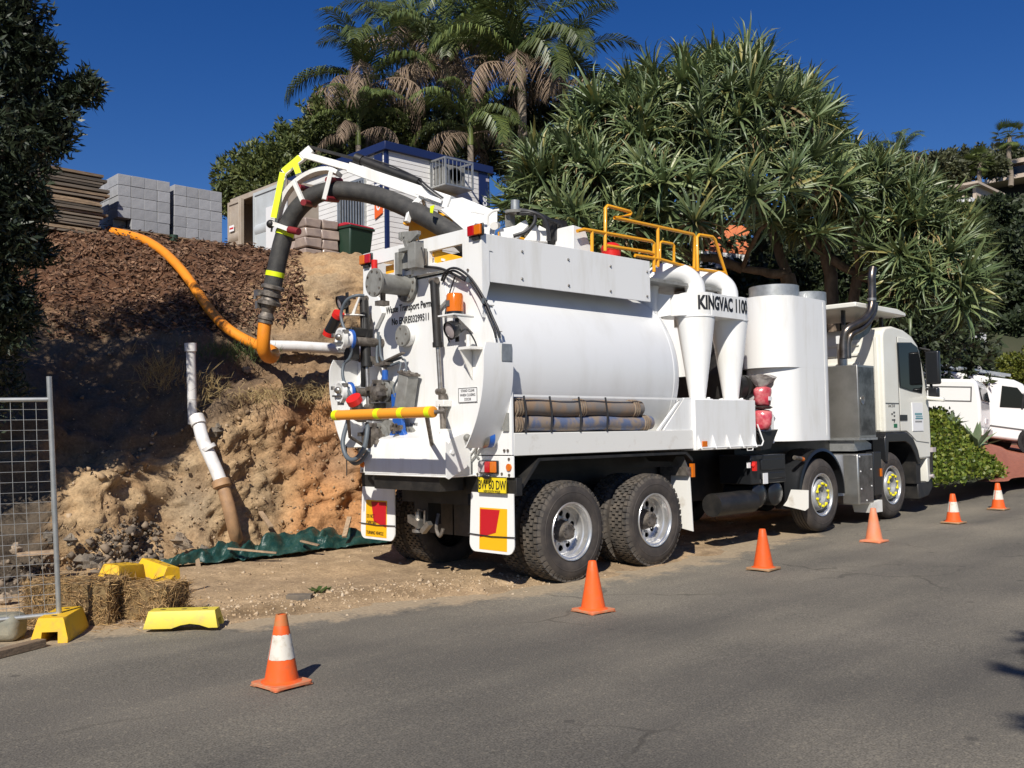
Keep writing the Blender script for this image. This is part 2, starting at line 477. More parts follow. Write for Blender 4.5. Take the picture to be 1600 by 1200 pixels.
def empty(name, parent, loc=(0, 0, 0)):
    o = bpy.data.objects.new(name, None)
    COL.objects.link(o)
    o.empty_display_size = 0.1
    o.parent = parent
    o.location = loc
    return o


def copy_tree(o, parent=None):
    c = o.copy()
    COL.objects.link(c)
    c.parent = parent
    for ch in list(o.children):
        copy_tree(ch, c)
    return c


def put(name, me, parent, loc, rot=None, scale=None):
    """link one more object that shares a mesh; loc is local to the parent"""
    o = bpy.data.objects.new(name, me)
    COL.objects.link(o)
    o.parent = parent
    o.location = loc
    if rot is not None:
        o.rotation_euler = rot
    if scale is not None:
        o.scale = scale if isinstance(scale, (tuple, list)) else (scale,) * 3
    return o


def quads_object(name, P, Q, m, parent=None, smooth=False):
    """P: (n,3) vertices, Q: (k,4) quads; quick mesh"""
    me = bpy.data.meshes.new(name)
    P = np.asarray(P, dtype=np.float32); Q = np.asarray(Q, dtype=np.int32)
    if parent is not None:
        off = V((0, 0, 0)); q = parent
        while q is not None:
            off += q.location; q = q.parent
        P = P - np.array(off, dtype=np.float32)
    me.vertices.add(len(P)); me.vertices.foreach_set('co', P.ravel())
    me.loops.add(Q.size); me.loops.foreach_set('vertex_index', Q.ravel())
    me.polygons.add(len(Q))
    me.polygons.foreach_set('loop_start', np.arange(0, Q.size, Q.shape[1], dtype=np.int32))
    me.polygons.foreach_set('loop_total', np.full(len(Q), Q.shape[1], dtype=np.int32))
    if smooth:
        me.polygons.foreach_set('use_smooth', np.ones(len(Q), dtype=bool))
    me.materials.append(M[m])
    me.update(calc_edges=True)
    me.validate()
    o = bpy.data.objects.new(name, me)
    COL.objects.link(o)
    if parent is not None:
        o.parent = parent
    return o


def unit(a):
    return a / np.maximum(np.linalg.norm(a, axis=1, keepdims=True), 1e-9)


def leaves(C0, D, L, W, rng, fold=0.0):
    """diamond leaves: centres C0, directions D, lengths L, widths W -> P, Q"""
    n = len(C0)
    D = unit(D)
    S = unit(np.cross(D, rng.normal(size=(n, 3))))
    L = np.broadcast_to(L, (n,))[:, None]; W = np.broadcast_to(W, (n,))[:, None]
    up = np.cross(S, D)
    P = np.empty((n, 4, 3))
    P[:, 0] = C0
    P[:, 1] = C0 + D * L * 0.45 + S * W * 0.5 + up * W * fold
    P[:, 2] = C0 + D * L
    P[:, 3] = C0 + D * L * 0.45 - S * W * 0.5 + up * W * fold
    return P.reshape(-1, 3), np.arange(n * 4).reshape(n, 4)


def text(name, s, p, right, up, h, m, parent, depth=0.002, align='LEFT', bold=0.0, squeeze=1.0, bend=None, width=None):
    cu = bpy.data.curves.new(name, 'FONT')
    cu.body = s; cu.size = 1.0; cu.extrude = 0.004; cu.offset = bold
    cu.align_x = align; cu.resolution_u = 3
    tmp = bpy.data.objects.new(name, cu)
    me = bpy.data.meshes.new_from_object(tmp)
    bpy.data.objects.remove(tmp); bpy.data.curves.remove(cu)
    p, right, up = V(p), V(right).normalized(), V(up).normalized()
    nrm = right.cross(up)
    off = V((0, 0, 0)); q = parent
    while q is not None:
        off += q.location; q = q.parent
    k = h / 0.72
    if width:
        xs_ = [v.co.x for v in me.vertices]
        squeeze = width / k / max(max(xs_) - min(xs_), 1e-6)
    for v in me.vertices:
        x, y, z = v.co.x * k * squeeze, v.co.y * k, (v.co.z / 0.004 + 1) * depth * 0.5
        v.co = (bend(x, y, z) if bend else p + right * x + up * y + nrm * (z + 0.001)) - off
    me.materials.clear(); me.materials.append(M[m])
    o = bpy.data.objects.new(name, me)
    COL.objects.link(o); o.parent = parent
    return o


def smooth_path(pts, n=6):
    """Catmull-Rom through pts"""
    pts = [V(p) for p in pts]
    out = []
    for i in range(len(pts) - 1):
        p0 = pts[max(i - 1, 0)]; p1 = pts[i]; p2 = pts[i + 1]; p3 = pts[min(i + 2, len(pts) - 1)]
        for k in range(n):
            t = k / n
            out.append(0.5 * ((2 * p1) + (p2 - p0) * t + (2 * p0 - 5 * p1 + 4 * p2 - p3) * t * t + (3 * p1 - p0 - 3 * p2 + p3) * t ** 3))
    out.append(pts[-1])
    return out


def fbm(p, H=0.9, lac=2.1, octv=5):
    return noise.fractal(p, H, lac, octv, noise_basis='PERLIN_ORIGINAL')

# ------------------------------------------------------------------ the setting: road, verge, bank, hillside
def zr(x):
    return 0.0125 * max(x, 0.0) + 0.018 * max(x - 9.0, 0.0)

EDGE = [(-30, 2.6), (-9, 2.2), (-5.2, 1.35), (-3.9, 1.02), (-3.1, 0.75), (-2.7, 0.35), (-1.9, 0.15), (-1.1, 0.10), (0.2, -0.30), (2.1, -0.42), (4.0, -0.30), (6.0, 0.05), (8.0, 0.9), (11, 2.2), (15, 3.0), (22, 3.6), (60, 4.5)]
def edge_y(x):
    for (a, b), (c, d) in zip(EDGE, EDGE[1:]):
        if a <= x <= c:
            return b + (d - b) * (x - a) / (c - a)
    return EDGE[0][1] if x < -30 else EDGE[-1][1]

def road_material():
    m = mat('asphalt', (0.122, 0.114, 0.100), 0.88, spec=0.25)
    nt = m.node_tree; N, L = nt.nodes, nt.links
    b = N['Principled BSDF']
    tc = N.new('ShaderNodeTexCoord')
    def nz(scale, detail=4, vec=None):
        n = N.new('ShaderNodeTexNoise'); n.inputs['Scale'].default_value = scale; n.inputs['Detail'].default_value = detail
        L.new(vec or tc.outputs['Object'], n.inputs['Vector']); return n
    def ramp(src, p0, p1, c0, c1):
        r = N.new('ShaderNodeValToRGB'); r.color_ramp.elements[0].position = p0; r.color_ramp.elements[1].position = p1
        r.color_ramp.elements[0].color = (*c0, 1); r.color_ramp.elements[1].color = (*c1, 1); L.new(src, r.inputs['Fac']); return r
    def mix(f, a, c, typ='MIX'):
        x = N.new('ShaderNodeMixRGB'); x.blend_type = typ
        if isinstance(f, float): x.inputs['Fac'].default_value = f
        else: L.new(f, x.inputs['Fac'])
        L.new(a, x.inputs[1])
        if isinstance(c, tuple): x.inputs[2].default_value = (*c, 1)
        else: L.new(c, x.inputs[2])
        return x.outputs[0]
    grain = nz(95, 3)
    g = ramp(grain.outputs['Fac'], 0.34, 0.68, (0.108, 0.100, 0.086), (0.240, 0.222, 0.190))
    vor = N.new('ShaderNodeTexVoronoi'); vor.inputs['Scale'].default_value = 70; L.new(tc.outputs['Object'], vor.inputs['Vector'])
    stone = ramp(vor.outputs['Color'], 0.72, 0.95, (0, 0, 0), (1, 1, 1))
    c = mix(stone.outputs['Color'], g.outputs['Color'], (0.26, 0.235, 0.19))
    big = nz(0.55, 6)
    c = mix(1.0, c, ramp(big.outputs['Fac'], 0.3, 0.7, (0.80, 0.80, 0.80), (1.18, 1.16, 1.12)).outputs['Color'], 'MULTIPLY')
    mp = N.new('ShaderNodeMapping'); mp.inputs['Scale'].default_value = (0.12, 1.5, 1); mp.inputs['Rotation'].default_value = (0, 0, 0.10)
    L.new(tc.outputs['Object'], mp.inputs['Vector'])
    st = nz(1.0, 5, mp.outputs['Vector'])
    c = mix(1.0, c, ramp(st.outputs['Fac'], 0.35, 0.65, (0.86, 0.86, 0.87), (1.12, 1.11, 1.08)).outputs['Color'], 'MULTIPLY')
    spot = N.new('ShaderNodeTexVoronoi'); spot.inputs['Scale'].default_value = 1.35; spot.inputs['Randomness'].default_value = 1.0
    L.new(tc.outputs['Object'], spot.inputs['Vector'])
    c = mix(ramp(spot.outputs['Distance'], 0.03, 0.06, (0.55, 0.55, 0.55), (0, 0, 0)).outputs['Color'], c, (0.062, 0.058, 0.053))
    # hairline cracks, only here and there
    wn_ = nz(1.6, 3); mv = N.new('ShaderNodeMixRGB'); mv.inputs['Fac'].default_value = 0.35; L.new(tc.outputs['Object'], mv.inputs[1]); L.new(wn_.outputs['Color'], mv.inputs[2])
    ck = N.new('ShaderNodeTexVoronoi'); ck.feature = 'DISTANCE_TO_EDGE'; ck.inputs['Scale'].default_value = 0.75; L.new(mv.outputs[0], ck.inputs['Vector'])
    cm = N.new('ShaderNodeMixRGB'); cm.blend_type = 'MULTIPLY'; cm.inputs['Fac'].default_value = 1.0
    L.new(ramp(ck.outputs['Distance'], 0.003, 0.012, (1, 1, 1), (0, 0, 0)).outputs['Color'], cm.inputs[1]); L.new(ramp(nz(0.45, 2).outputs['Fac'], 0.52, 0.60, (0, 0, 0), (0.5, 0.5, 0.5)).outputs['Color'], cm.inputs[2])
    c = mix(cm.outputs[0], c, (0.050, 0.045, 0.038))
    # darker worn wheel paths and stains
    mp2 = N.new('ShaderNodeMapping'); mp2.inputs['Scale'].default_value = (0.25, 0.9, 1); mp2.inputs['Rotation'].default_value = (0, 0, 0.06); L.new(tc.outputs['Object'], mp2.inputs['Vector'])
    c = mix(1.0, c, ramp(nz(0.7, 7, mp2.outputs['Vector']).outputs['Fac'], 0.38, 0.66, (0.74, 0.74, 0.75), (1.14, 1.12, 1.08)).outputs['Color'], 'MULTIPLY')
    at = N.new('ShaderNodeAttribute'); at.attribute_name = 'dust'
    dn = nz(3.2, 7); dn2 = nz(28, 4)
    ad = N.new('ShaderNodeMath'); ad.operation = 'MULTIPLY_ADD'; ad.inputs[1].default_value = 1.1; L.new(dn.outputs['Fac'], ad.inputs[0]); L.new(at.outputs['Fac'], ad.inputs[2])
    ad2 = N.new('ShaderNodeMath'); ad2.operation = 'MULTIPLY_ADD'; ad2.inputs[1].default_value = 0.45; L.new(dn2.outputs['Fac'], ad2.inputs[0]); L.new(ad.outputs[0], ad2.inputs[2])
    df = ramp(ad2.outputs[0], 0.98, 1.0, (0, 0, 0), (1, 1, 1))
    df.color_ramp.elements[0].position = 0.72
    dcol = ramp(dn2.outputs['Fac'], 0.3, 0.7, (0.300, 0.235, 0.155), (0.420, 0.335, 0.230))
    c = mix(df.outputs['Color'], c, dcol.outputs['Color'])
    L.new(c, b.inputs['Base Color'])
    bp = N.new('ShaderNodeBump'); bp.inputs['Strength'].default_value = 0.7; bp.inputs['Distance'].default_value = 0.006
    L.new(grain.outputs['Fac'], bp.inputs['Height']); L.new(bp.outputs['Normal'], b.inputs['Normal'])
    return m
M['asphalt'] = road_material()

def grid_object(name, xs, ys, zf, m, attrs=None, smooth=True):
    nx, ny = len(xs), len(ys)
    P = np.array([[(x, y, zf(x, y)) for y in ys] for x in xs]).reshape(-1, 3)
    Q = [(i * ny + j, (i + 1) * ny + j, (i + 1) * ny + j + 1, i * ny + j + 1) for i in range(nx - 1) for j in range(ny - 1)]
    o = quads_object(name, P, Q, m, smooth=smooth)
    for an, fn in (attrs or {}).items():
        a = o.data.attributes.new(an, 'FLOAT', 'POINT')
        a.data.foreach_set('value', np.array([fn(p[0], p[1]) for p in P], dtype=np.float32))
    return o

def clamp01(t):
    return 0.0 if t < 0 else 1.0 if t > 1 else t

def dust(x, y):
    d = y - edge_y(x)
    k = clamp01((d + 0.55) / 0.9) * 0.95 - 0.55
    if x > 6.5: k -= (x - 6.5) * 0.10
    return k

xs = sorted(set([-120, -60, -40, -25, -16] + [round(-12 + 0.2 * i, 2) for i in range(130)] + [15, 17, 19, 21, 24, 28, 33, 40, 50, 70, 120]))
ys = sorted(set([-120, -60, -30, -18, -12, -9, -7, -5.5, -4.5, -3.8] + [round(-3.2 + 0.16 * i, 2) for i in range(32)] + [2.2, 2.6, 3.0, 3.6, 4.4, 5.5]))
road = grid_object('road', xs, ys, lambda x, y: zr(x) + 0.006 * fbm((x * 0.7, y * 0.7, 0)), 'asphalt', {'dust': dust})
tag(road, 'grey patched asphalt road with dusty verge', None, None, 'structure')

# a newer layer of asphalt on the camera side, a few millimetres proud
pb = MB()
patch = [(-5.477, -1.993, 0.000), (-4.963, -1.845, 0.000), (-4.772, -1.891, 0.000), (-4.463, -1.792, 0.000), (-4.211, -1.811, 0.000), (-3.991, -1.813, 0.000), (-3.661, -1.751, 0.000), (-3.466, -1.746, 0.000), (-3.249, -1.754, 0.000), (-3.040, -1.696, 0.000), (-2.898, -1.619, 0.000), (-2.873, -1.832, 0.000), (-2.903, -2.313, 0.000), (-2.872, -2.836, 0.000), (-2.921, -3.457, 0.000), (-3.135, -3.890, 0.000), (-3.642, -4.444, 0.000)]
fine = []
for i, (a, b) in enumerate(zip(patch, patch[1:])):
    for k in range(7):
        t = k / 7
        p = V(a).lerp(V(b), t)
        q = 0.035 * fbm((p.x * 5, p.y * 5, 3))
        fine.append((p.x + q, p.y + q, 0.002))
fine.append((patch[-1][0], patch[-1][1], 0.002))
pb.prism(fine, (0, 0, 0.011))
pt = pb.build('asphalt_patch', 'asphalt', smooth=0)
at_ = pt.data.attributes.new('dust', 'FLOAT', 'POINT'); at_.data.foreach_set('value', np.full(len(pt.data.vertices), -0.55, dtype=np.float32))
tag(pt, None, None, None, 'structure')

# ---- bank profiles: each station is a cross-section from the foot up to the level ground above
ST = [
 [(-5.729, 2.770, 0.019), (-5.676, 3.520, 0.479), (-5.603, 4.526, 0.955), (-5.532, 5.526, 1.538), (-5.442, 6.779, 2.240), (-5.331, 8.288, 2.943), (-5.193, 10.174, 3.826), (-5.032, 12.320, 4.663)],
 [(-4.534, 3.010, 0.037), (-4.401, 3.688, 0.436), (-4.224, 4.594, 0.922), (-4.074, 5.375, 1.574), (-3.855, 6.504, 2.263), (-3.591, 7.858, 3.096), (-3.259, 9.555, 4.032), (-2.903, 11.370, 4.919)],
 [(-3.383, 3.154, 0.068), (-3.153, 3.888, 0.288), (-2.967, 4.494, 0.987), (-2.780, 5.102, 1.624), (-2.460, 6.132, 2.359), (-2.110, 7.261, 3.226), (-1.595, 8.917, 4.218), (-1.177, 10.260, 5.074)],
 [(-2.943, 3.565, 0.045), (-2.731, 4.182, 0.218), (-2.609, 4.553, 1.182), (-2.399, 5.164, 1.466), (-2.095, 6.058, 2.365), (-1.755, 7.059, 3.231), (-1.236, 8.574, 4.210), (-0.753, 9.988, 5.130)],
 [(-2.424, 3.899, 0.072), (-2.315, 4.188, 0.388), (-2.256, 4.352, 1.208), (-1.990, 5.047, 1.496), (-1.621, 6.019, 2.376), (-1.290, 6.890, 3.247), (-0.767, 8.265, 4.168), (-0.243, 9.639, 5.120)],
 [(-1.981, 4.027, 0.095), (-1.823, 4.404, 0.477), (-1.757, 4.568, 1.184), (-1.557, 5.046, 1.527), (-1.202, 5.895, 2.381), (-0.848, 6.742, 3.264), (-0.369, 7.887, 4.130), (0.234, 9.327, 5.022)],
 [(-1.685, 4.019, 0.123), (-1.475, 4.488, 0.443), (-1.356, 4.754, 0.968), (-1.239, 5.019, 1.521), (-0.910, 5.754, 2.382), (-0.539, 6.585, 3.270), (-0.080, 7.612, 4.103), (0.596, 9.122, 4.981)],
 [(-1.152, 4.061, 0.154), (-1.020, 4.327, 0.494), (-0.940, 4.487, 1.074), (-0.771, 4.828, 1.800), (-0.459, 5.457, 2.423), (-0.058, 6.262, 3.273), (0.391, 7.168, 3.993), (1.256, 8.909, 4.929)],
 [(-0.350, 4.120, 0.214), (-0.206, 4.372, 0.592), (-0.072, 4.602, 1.413), (0.064, 4.838, 2.118), (0.409, 5.443, 2.631), (0.695, 5.941, 3.485), (1.089, 6.632, 4.075), (2.243, 8.661, 4.850)],
 [(0.443, 4.190, 0.237), (0.544, 4.344, 0.628), (0.688, 4.561, 1.483), (0.782, 4.700, 2.195), (1.209, 5.366, 2.685), (1.408, 5.669, 3.561), (1.723, 6.158, 4.149), (3.242, 8.538, 4.828)],
 [(1.039, 4.171, 0.274), (1.145, 4.318, 0.678), (1.240, 4.443, 1.562), (1.398, 4.662, 2.223), (1.849, 5.306, 2.707), (2.000, 5.512, 3.642), (2.275, 5.901, 4.224), (3.991, 8.373, 4.852)],
 [(2.039, 4.180, 0.310), (2.154, 4.320, 0.711), (2.259, 4.439, 1.548), (2.429, 4.643, 2.242), (2.852, 5.176, 2.709), (3.078, 5.447, 3.673), (3.314, 5.740, 4.184), (5.159, 8.085, 4.852)],
 [(4.211, 4.456, 0.326), (4.339, 4.578, 0.790), (4.460, 4.688, 1.520), (4.652, 4.872, 2.220), (5.125, 5.356, 2.697), (5.312, 5.528, 3.632), (5.714, 5.936, 4.177), (7.912, 8.216, 4.926)],
 [(7.355, 4.349, 0.401), (7.504, 4.458, 0.766), (7.648, 4.556, 1.355), (7.871, 4.717, 1.960), (8.412, 5.137, 2.417), (8.790, 5.418, 3.153), (9.406, 5.894, 3.758), (11.521, 7.570, 4.355)],
 [(10.992, 3.910, 0.475), (11.162, 4.004, 0.757), (11.327, 4.087, 1.286), (11.580, 4.223, 1.827), (12.189, 4.580, 2.259), (12.884, 4.985, 2.797), (13.758, 5.504, 3.235), (16.401, 7.098, 3.712)],
 [(14.071, 2.620, 0.503), (14.164, 2.654, 0.737), (14.351, 2.723, 1.154), (14.635, 2.837, 1.579), (15.217, 3.091, 1.874), (16.190, 3.523, 2.196), (17.458, 4.091, 2.476), (20.883, 5.640, 2.792)],
]
for row in ST:
    f, r = V(row[0]), V(row[-1])
    row.insert(0, (f.x - 0.35 * 0.69 - 0.2, f.y - 0.35 * 0.72 - 0.2, f.z - 0.30))
    row.append((r.x + 4.0, r.y + 4.2, r.z + 0.12))
    row.append((r.x + 30.0, r.y + 32.0, r.z + 1.0))
STu = [-420, -150, 60, 110, 170, 225, 265, 330, 420, 500, 560, 650, 800, 1000, 1200, 1400]

def cr1(P, t):
    """Catmull-Rom on an array of rows P (k, ...)"""
    k = len(P)
    i = int(min(max(math.floor(t), 0), k - 2)); f = t - i
    p0, p1, p2, p3 = P[max(i - 1, 0)], P[i], P[i + 1], P[min(i + 2, k - 1)]
    return 0.5 * ((2 * p1) + (p2 - p0) * f + (2 * p0 - 5 * p1 + 4 * p2 - p3) * f * f + (3 * p1 - p0 - 3 * p2 + p3) * f ** 3)

def bank_mesh():
    A = np.array(ST, dtype=float)                       # stations x rows x 3
    ut = []
    for i in range(len(A) - 1):
        span = np.linalg.norm(A[i + 1, 4] - A[i, 4])
        k = max(3, int(span / (0.055 if 2 <= i < 11 else 0.16)))
        ut += [i + q / k for q in range(k)]
    ut.append(len(A) - 1)
    vt = []
    for j, k in enumerate([5, 14, 26, 26, 16, 22, 22, 24, 10, 6]):
        vt += [j + q / k for q in range(k)]
    vt.append(A.shape[1] - 1.0)
    G = np.array([[cr1(c, t) for t in vt] for c in (cr1(A, s) for s in ut)])
    du = np.gradient(G, axis=0); dv = np.gradient(G, axis=1)
    Nn = np.cross(du, dv); Nn /= np.maximum(np.linalg.norm(Nn, axis=2, keepdims=True), 1e-9)
    if Nn[len(ut) // 2, 40] @ np.array([-0.7, -0.7, 0.3]) < 0:
        Nn = -Nn
    nu, nv = len(ut), len(vt)
    col = np.zeros((nu, nv, 4), dtype=np.float32); col[..., 3] = 1
    pix = np.interp(ut, range(len(STu)), STu)
    for a in range(nu):
        for b in range(nv):
            p = V(G[a, b]); t = vt[b]; u = pix[a]
            big = fbm(p * 0.8, 0.8); mid = fbm(p * 2.6 + V((5, 1, 2)), 0.7); sm = noise.noise(p * 13) * 0.5 + noise.noise(p * 26) * 0.3
            rid = 1 - abs(noise.noise(p * V_scale + V((1, 7, 3)))) * 2
            face = clamp01((t - 0.8) / 0.6) * (1 - clamp01((t - 8.0) / 0.8))
            lower = clamp01((4.4 - t) / 0.8)
            mul = clamp01((t - (5.9 if u < 330 else 5.9 + (u - 330) / 90.0)) / 0.35 + 0.8 * mid) if u < 480 else clamp01((t - 7.7 + 0.5 * mid) / 0.3)
            amp = face * (0.15 * big + 0.07 * mid + (0.05 if mul < 0.5 else 0.03) * sm) + 0.02 * sm
            if lower > 0.4 and mul < 0.3:
                cr = noise.fractal(p * 2.2, 1.0, 2.0, 3, noise_basis='VORONOI_F2F1')
                amp += (0.075 * (cr - 0.5) + 0.05 * noise.noise((p.x * 5.5, p.y * 5.5, p.z * 1.1))) * face
                amp += 0.05 * max(rid, 0) ** 2 * face - 0.05 * clamp01(noise.noise(p * 1.9 + V((9, 0, 0))) * 2) * face
            G[a, b] += Nn[a, b] * amp * (1 if t < 8.3 else 0.15)
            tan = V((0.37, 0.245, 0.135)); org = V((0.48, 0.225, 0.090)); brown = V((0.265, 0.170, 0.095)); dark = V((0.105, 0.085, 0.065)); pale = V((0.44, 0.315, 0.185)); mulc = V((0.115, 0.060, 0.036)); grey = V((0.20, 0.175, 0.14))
            orange_w = clamp01((u - 415) / 60.0 + 0.7 * big + 0.3 * mid) * clamp01((4.1 - t) / 0.5 + (1 if 5.2 < t < 7.3 else 0) * 0.7 + 0.3 * mid)
            c = tan.lerp(pale, clamp01(0.5 + 1.4 * mid))
            c = c.lerp(org, orange_w * 0.72)
            c = c.lerp(brown, clamp01((t - 3.9) / 0.4 + mid) * clamp01((5.6 - t) / 0.4 + mid) * 0.9)
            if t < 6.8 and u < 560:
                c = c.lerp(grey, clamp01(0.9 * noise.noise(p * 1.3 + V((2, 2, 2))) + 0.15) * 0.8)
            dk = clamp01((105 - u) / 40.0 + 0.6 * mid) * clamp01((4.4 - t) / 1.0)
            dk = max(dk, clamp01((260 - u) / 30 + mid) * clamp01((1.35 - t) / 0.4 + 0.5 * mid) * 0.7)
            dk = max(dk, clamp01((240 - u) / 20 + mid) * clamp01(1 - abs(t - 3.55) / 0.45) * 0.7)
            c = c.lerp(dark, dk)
            c = c.lerp(V((0.13, 0.095, 0.068)), 0.8 * clamp01((455 - u) / 60.0 + mid) * clamp01((t - 3.75) / 0.35 + 0.6 * mid) * clamp01((6.4 - t) / 0.4 + 0.6 * mid))  # topsoil band on the left, its colour darkened further to deepen the tree's shade
            c = c.lerp(mulc, mul)
            if t > 8.2:
                c = c.lerp(brown, clamp01((t - 8.2) / 0.4))
            c = c * (1 + 0.35 * sm)
            col[a, b, :3] = (max(c.x, 0.01), max(c.y, 0.01), max(c.z, 0.01))
    P = G.reshape(-1, 3)
    Q = [(i * nv + j, (i + 1) * nv + j, (i + 1) * nv + j + 1, i * nv + j + 1) for i in range(nu - 1) for j in range(nv - 1)]
    return P, Q, col.reshape(-1, 4), G, Nn, vt, pix

V_scale = 1.15

def colour_attr_mat(name, rough=0.95, bump=0.6, bscale=30, bdist=0.03):
    m = mat(name, (0.3, 0.2, 0.1), rough, spec=0.15)
    nt = m.node_tree; N, L = nt.nodes, nt.links
    b = N['Principled BSDF']
    at = N.new('ShaderNodeAttribute'); at.attribute_name = 'soil'
    tc = N.new('ShaderNodeTexCoord')
    n1 = N.new('ShaderNodeTexNoise'); n1.inputs['Scale'].default_value = 26; n1.inputs['Detail'].default_value = 8; n1.inputs['Roughness'].default_value = 0.7
    L.new(tc.outputs['Object'], n1.inputs['Vector'])
    r = N.new('ShaderNodeValToRGB'); r.color_ramp.elements[0].position = 0.32; r.color_ramp.elements[1].position = 0.70
    r.color_ramp.elements[0].color = (0.66, 0.64, 0.62, 1); r.color_ramp.elements[1].color = (1.28, 1.25, 1.2, 1)
    L.new(n1.outputs['Fac'], r.inputs['Fac'])
    x = N.new('ShaderNodeMixRGB'); x.blend_type = 'MULTIPLY'; x.inputs['Fac'].default_value = 1.0
    L.new(at.outputs['Color'], x.inputs[1]); L.new(r.outputs['Color'], x.inputs[2]); L.new(x.outputs[0], b.inputs['Base Color'])
    n2 = N.new('ShaderNodeTexNoise'); n2.inputs['Scale'].default_value = bscale; n2.inputs['Detail'].default_value = 8; n2.inputs['Roughness'].default_value = 0.65
    L.new(tc.outputs['Object'], n2.inputs['Vector'])
    bp = N.new('ShaderNodeBump'); bp.inputs['Strength'].default_value = bump; bp.inputs['Distance'].default_value = bdist
    L.new(n2.outputs['Fac'], bp.inputs['Height']); L.new(bp.outputs['Normal'], b.inputs['Normal'])
    return m
M['soil'] = colour_attr_mat('bare_soil')

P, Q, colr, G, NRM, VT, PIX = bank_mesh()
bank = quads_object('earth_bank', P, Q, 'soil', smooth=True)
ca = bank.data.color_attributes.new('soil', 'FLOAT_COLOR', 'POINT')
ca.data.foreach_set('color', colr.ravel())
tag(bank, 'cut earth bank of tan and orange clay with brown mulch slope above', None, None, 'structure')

# point on the finished bank nearest a place in plan
_bx = P[:, 0]; _by = P[:, 1]
def bank_z(x, y):
    i = int(np.argmin((_bx - x) ** 2 + (_by - y) ** 2))
    return float(P[i, 2])

# ---- verge: bare dirt between the road and the bank
FOOT = sorted([(r[1][0], r[1][1]) for r in ST])
def foot_y(x):
    f = [p for p in FOOT]
    for (a, b), (c, d) in zip(f, f[1:]):
        if a <= x <= c:
            return b + (d - b) * (x - a) / (c - a)
    return f[0][1] if x < f[0][0] else f[-1][1]

def verge_z(x, y):
    d = y - edge_y(x)
    w = max(foot_y(x) - edge_y(x), 1.0)
    k = clamp01(d / 0.8)
    z = zr(x) - 0.035 + 0.06 * k + 0.16 * clamp01((d - 1.5) / w) ** 1.2
    z += 0.022 * fbm((x * 1.3, y * 1.3, 4)) + 0.010 * noise.noise((x * 7, y * 7, 1)) + 0.005 * noise.noise((x * 21, y * 21, 1))
    if -2.5 < x < 1.5:                                   # a low windrow of dirt pushed up beside the wheels
        z += 0.035 * math.exp(-((d - 0.9) / 0.35) ** 2) * (0.6 + 0.8 * noise.noise((x * 3, y * 3, 9)))
    if x > 7: z -= 0.03 * clamp01((x - 7) / 2)
    return z

vx = np.concatenate([np.arange(-16, -5, 0.2), np.arange(-5, 5, 0.07), np.arange(5, 22.2, 0.25)])
vs_ = np.concatenate([np.linspace(0, 0.35, 36), np.linspace(0.36, 1.0, 40)])
vp, vc = [], []
for x in vx:
    e = edge_y(x) - 0.18; f = foot_y(x) + 1.2
    for s in vs_:
        y = e + (f - e) * s
        z = verge_z(x, y)
        vp.append((x, y, z))
        n1 = fbm((x * 0.9, y * 0.9, 2)); n2 = noise.noise((x * 6, y * 6, 7))
        c = V((0.430, 0.315, 0.195)).lerp(V((0.345, 0.255, 0.165)), clamp01(0.5 + n1)).lerp(V((0.52, 0.39, 0.25)), clamp01(n2 * 0.6))
        wet = math.exp(-((y - edge_y(x) - 0.75) / 0.30) ** 2) * clamp01((x + 3.2) / 0.6) * clamp01((0.3 - x) / 1.0) * clamp01(0.6 + 1.2 * n1)
        wet = max(wet, math.exp(-((x - 2.9) / 0.35) ** 2 - ((y + 0.05) / 0.22) ** 2) * clamp01(0.9 + 2 * n1))
        c = c.lerp(V((0.20, 0.135, 0.072)), clamp01(wet) * 0.75)
        vc.append((*(c * (1 + 0.25 * n2)), 1))
ny = len(vs_)
vq = [(i * ny + j, (i + 1) * ny + j, (i + 1) * ny + j + 1, i * ny + j + 1) for i in range(len(vx) - 1) for j in range(ny - 1)]
verge = quads_object('dirt_verge', vp, vq, 'soil', smooth=True)
ca = verge.data.color_attributes.new('soil', 'FLOAT_COLOR', 'POINT')
ca.data.foreach_set('color', np.array(vc, dtype=np.float32).ravel())
tag(verge, 'dusty tan dirt verge between road and bank', None, None, 'structure')

# ---- loose stuff on bank and verge
def cubes(C0, S, rng):
    n = len(C0)
    base = np.array([(x, y, z) for z in (-1, 1) for (x, y) in ((-1, -1), (1, -1), (1, 1), (-1, 1))], dtype=float)
    R3 = rng.normal(size=(n, 3, 3))
    a = unit(R3[:, 0]); b = unit(np.cross(a, R3[:, 1])); c = np.cross(a, b)
    B = base[None] * (1 + rng.uniform(-0.35, 0.25, size=(n, 8, 1))) * rng.uniform(0.6, 1.2, size=(n, 1, 3))
    W = B[..., 0:1] * a[:, None] + B[..., 1:2] * b[:, None] + B[..., 2:3] * c[:, None]
    Pp = C0[:, None] + W * S[:, None, None]
    q = np.array([(0, 3, 2, 1), (4, 5, 6, 7), (0, 1, 5, 4), (1, 2, 6, 5), (2, 3, 7, 6), (3, 0, 4, 7)])
    return Pp.reshape(-1, 3), (np.arange(n)[:, None, None] * 8 + q[None]).reshape(-1, 4)

def pick_bank(n, ulo, uhi, tlo, thi, rng):
    ia = [i for i, u in enumerate(PIX) if ulo <= u <= uhi]
    ib = [i for i, t in enumerate(VT) if tlo <= t <= thi]
    a = rng.choice(ia, n); b = rng.choice(ib, n)
    return G[a, b] + rng.normal(scale=0.03, size=(n, 3)), NRM[a, b]

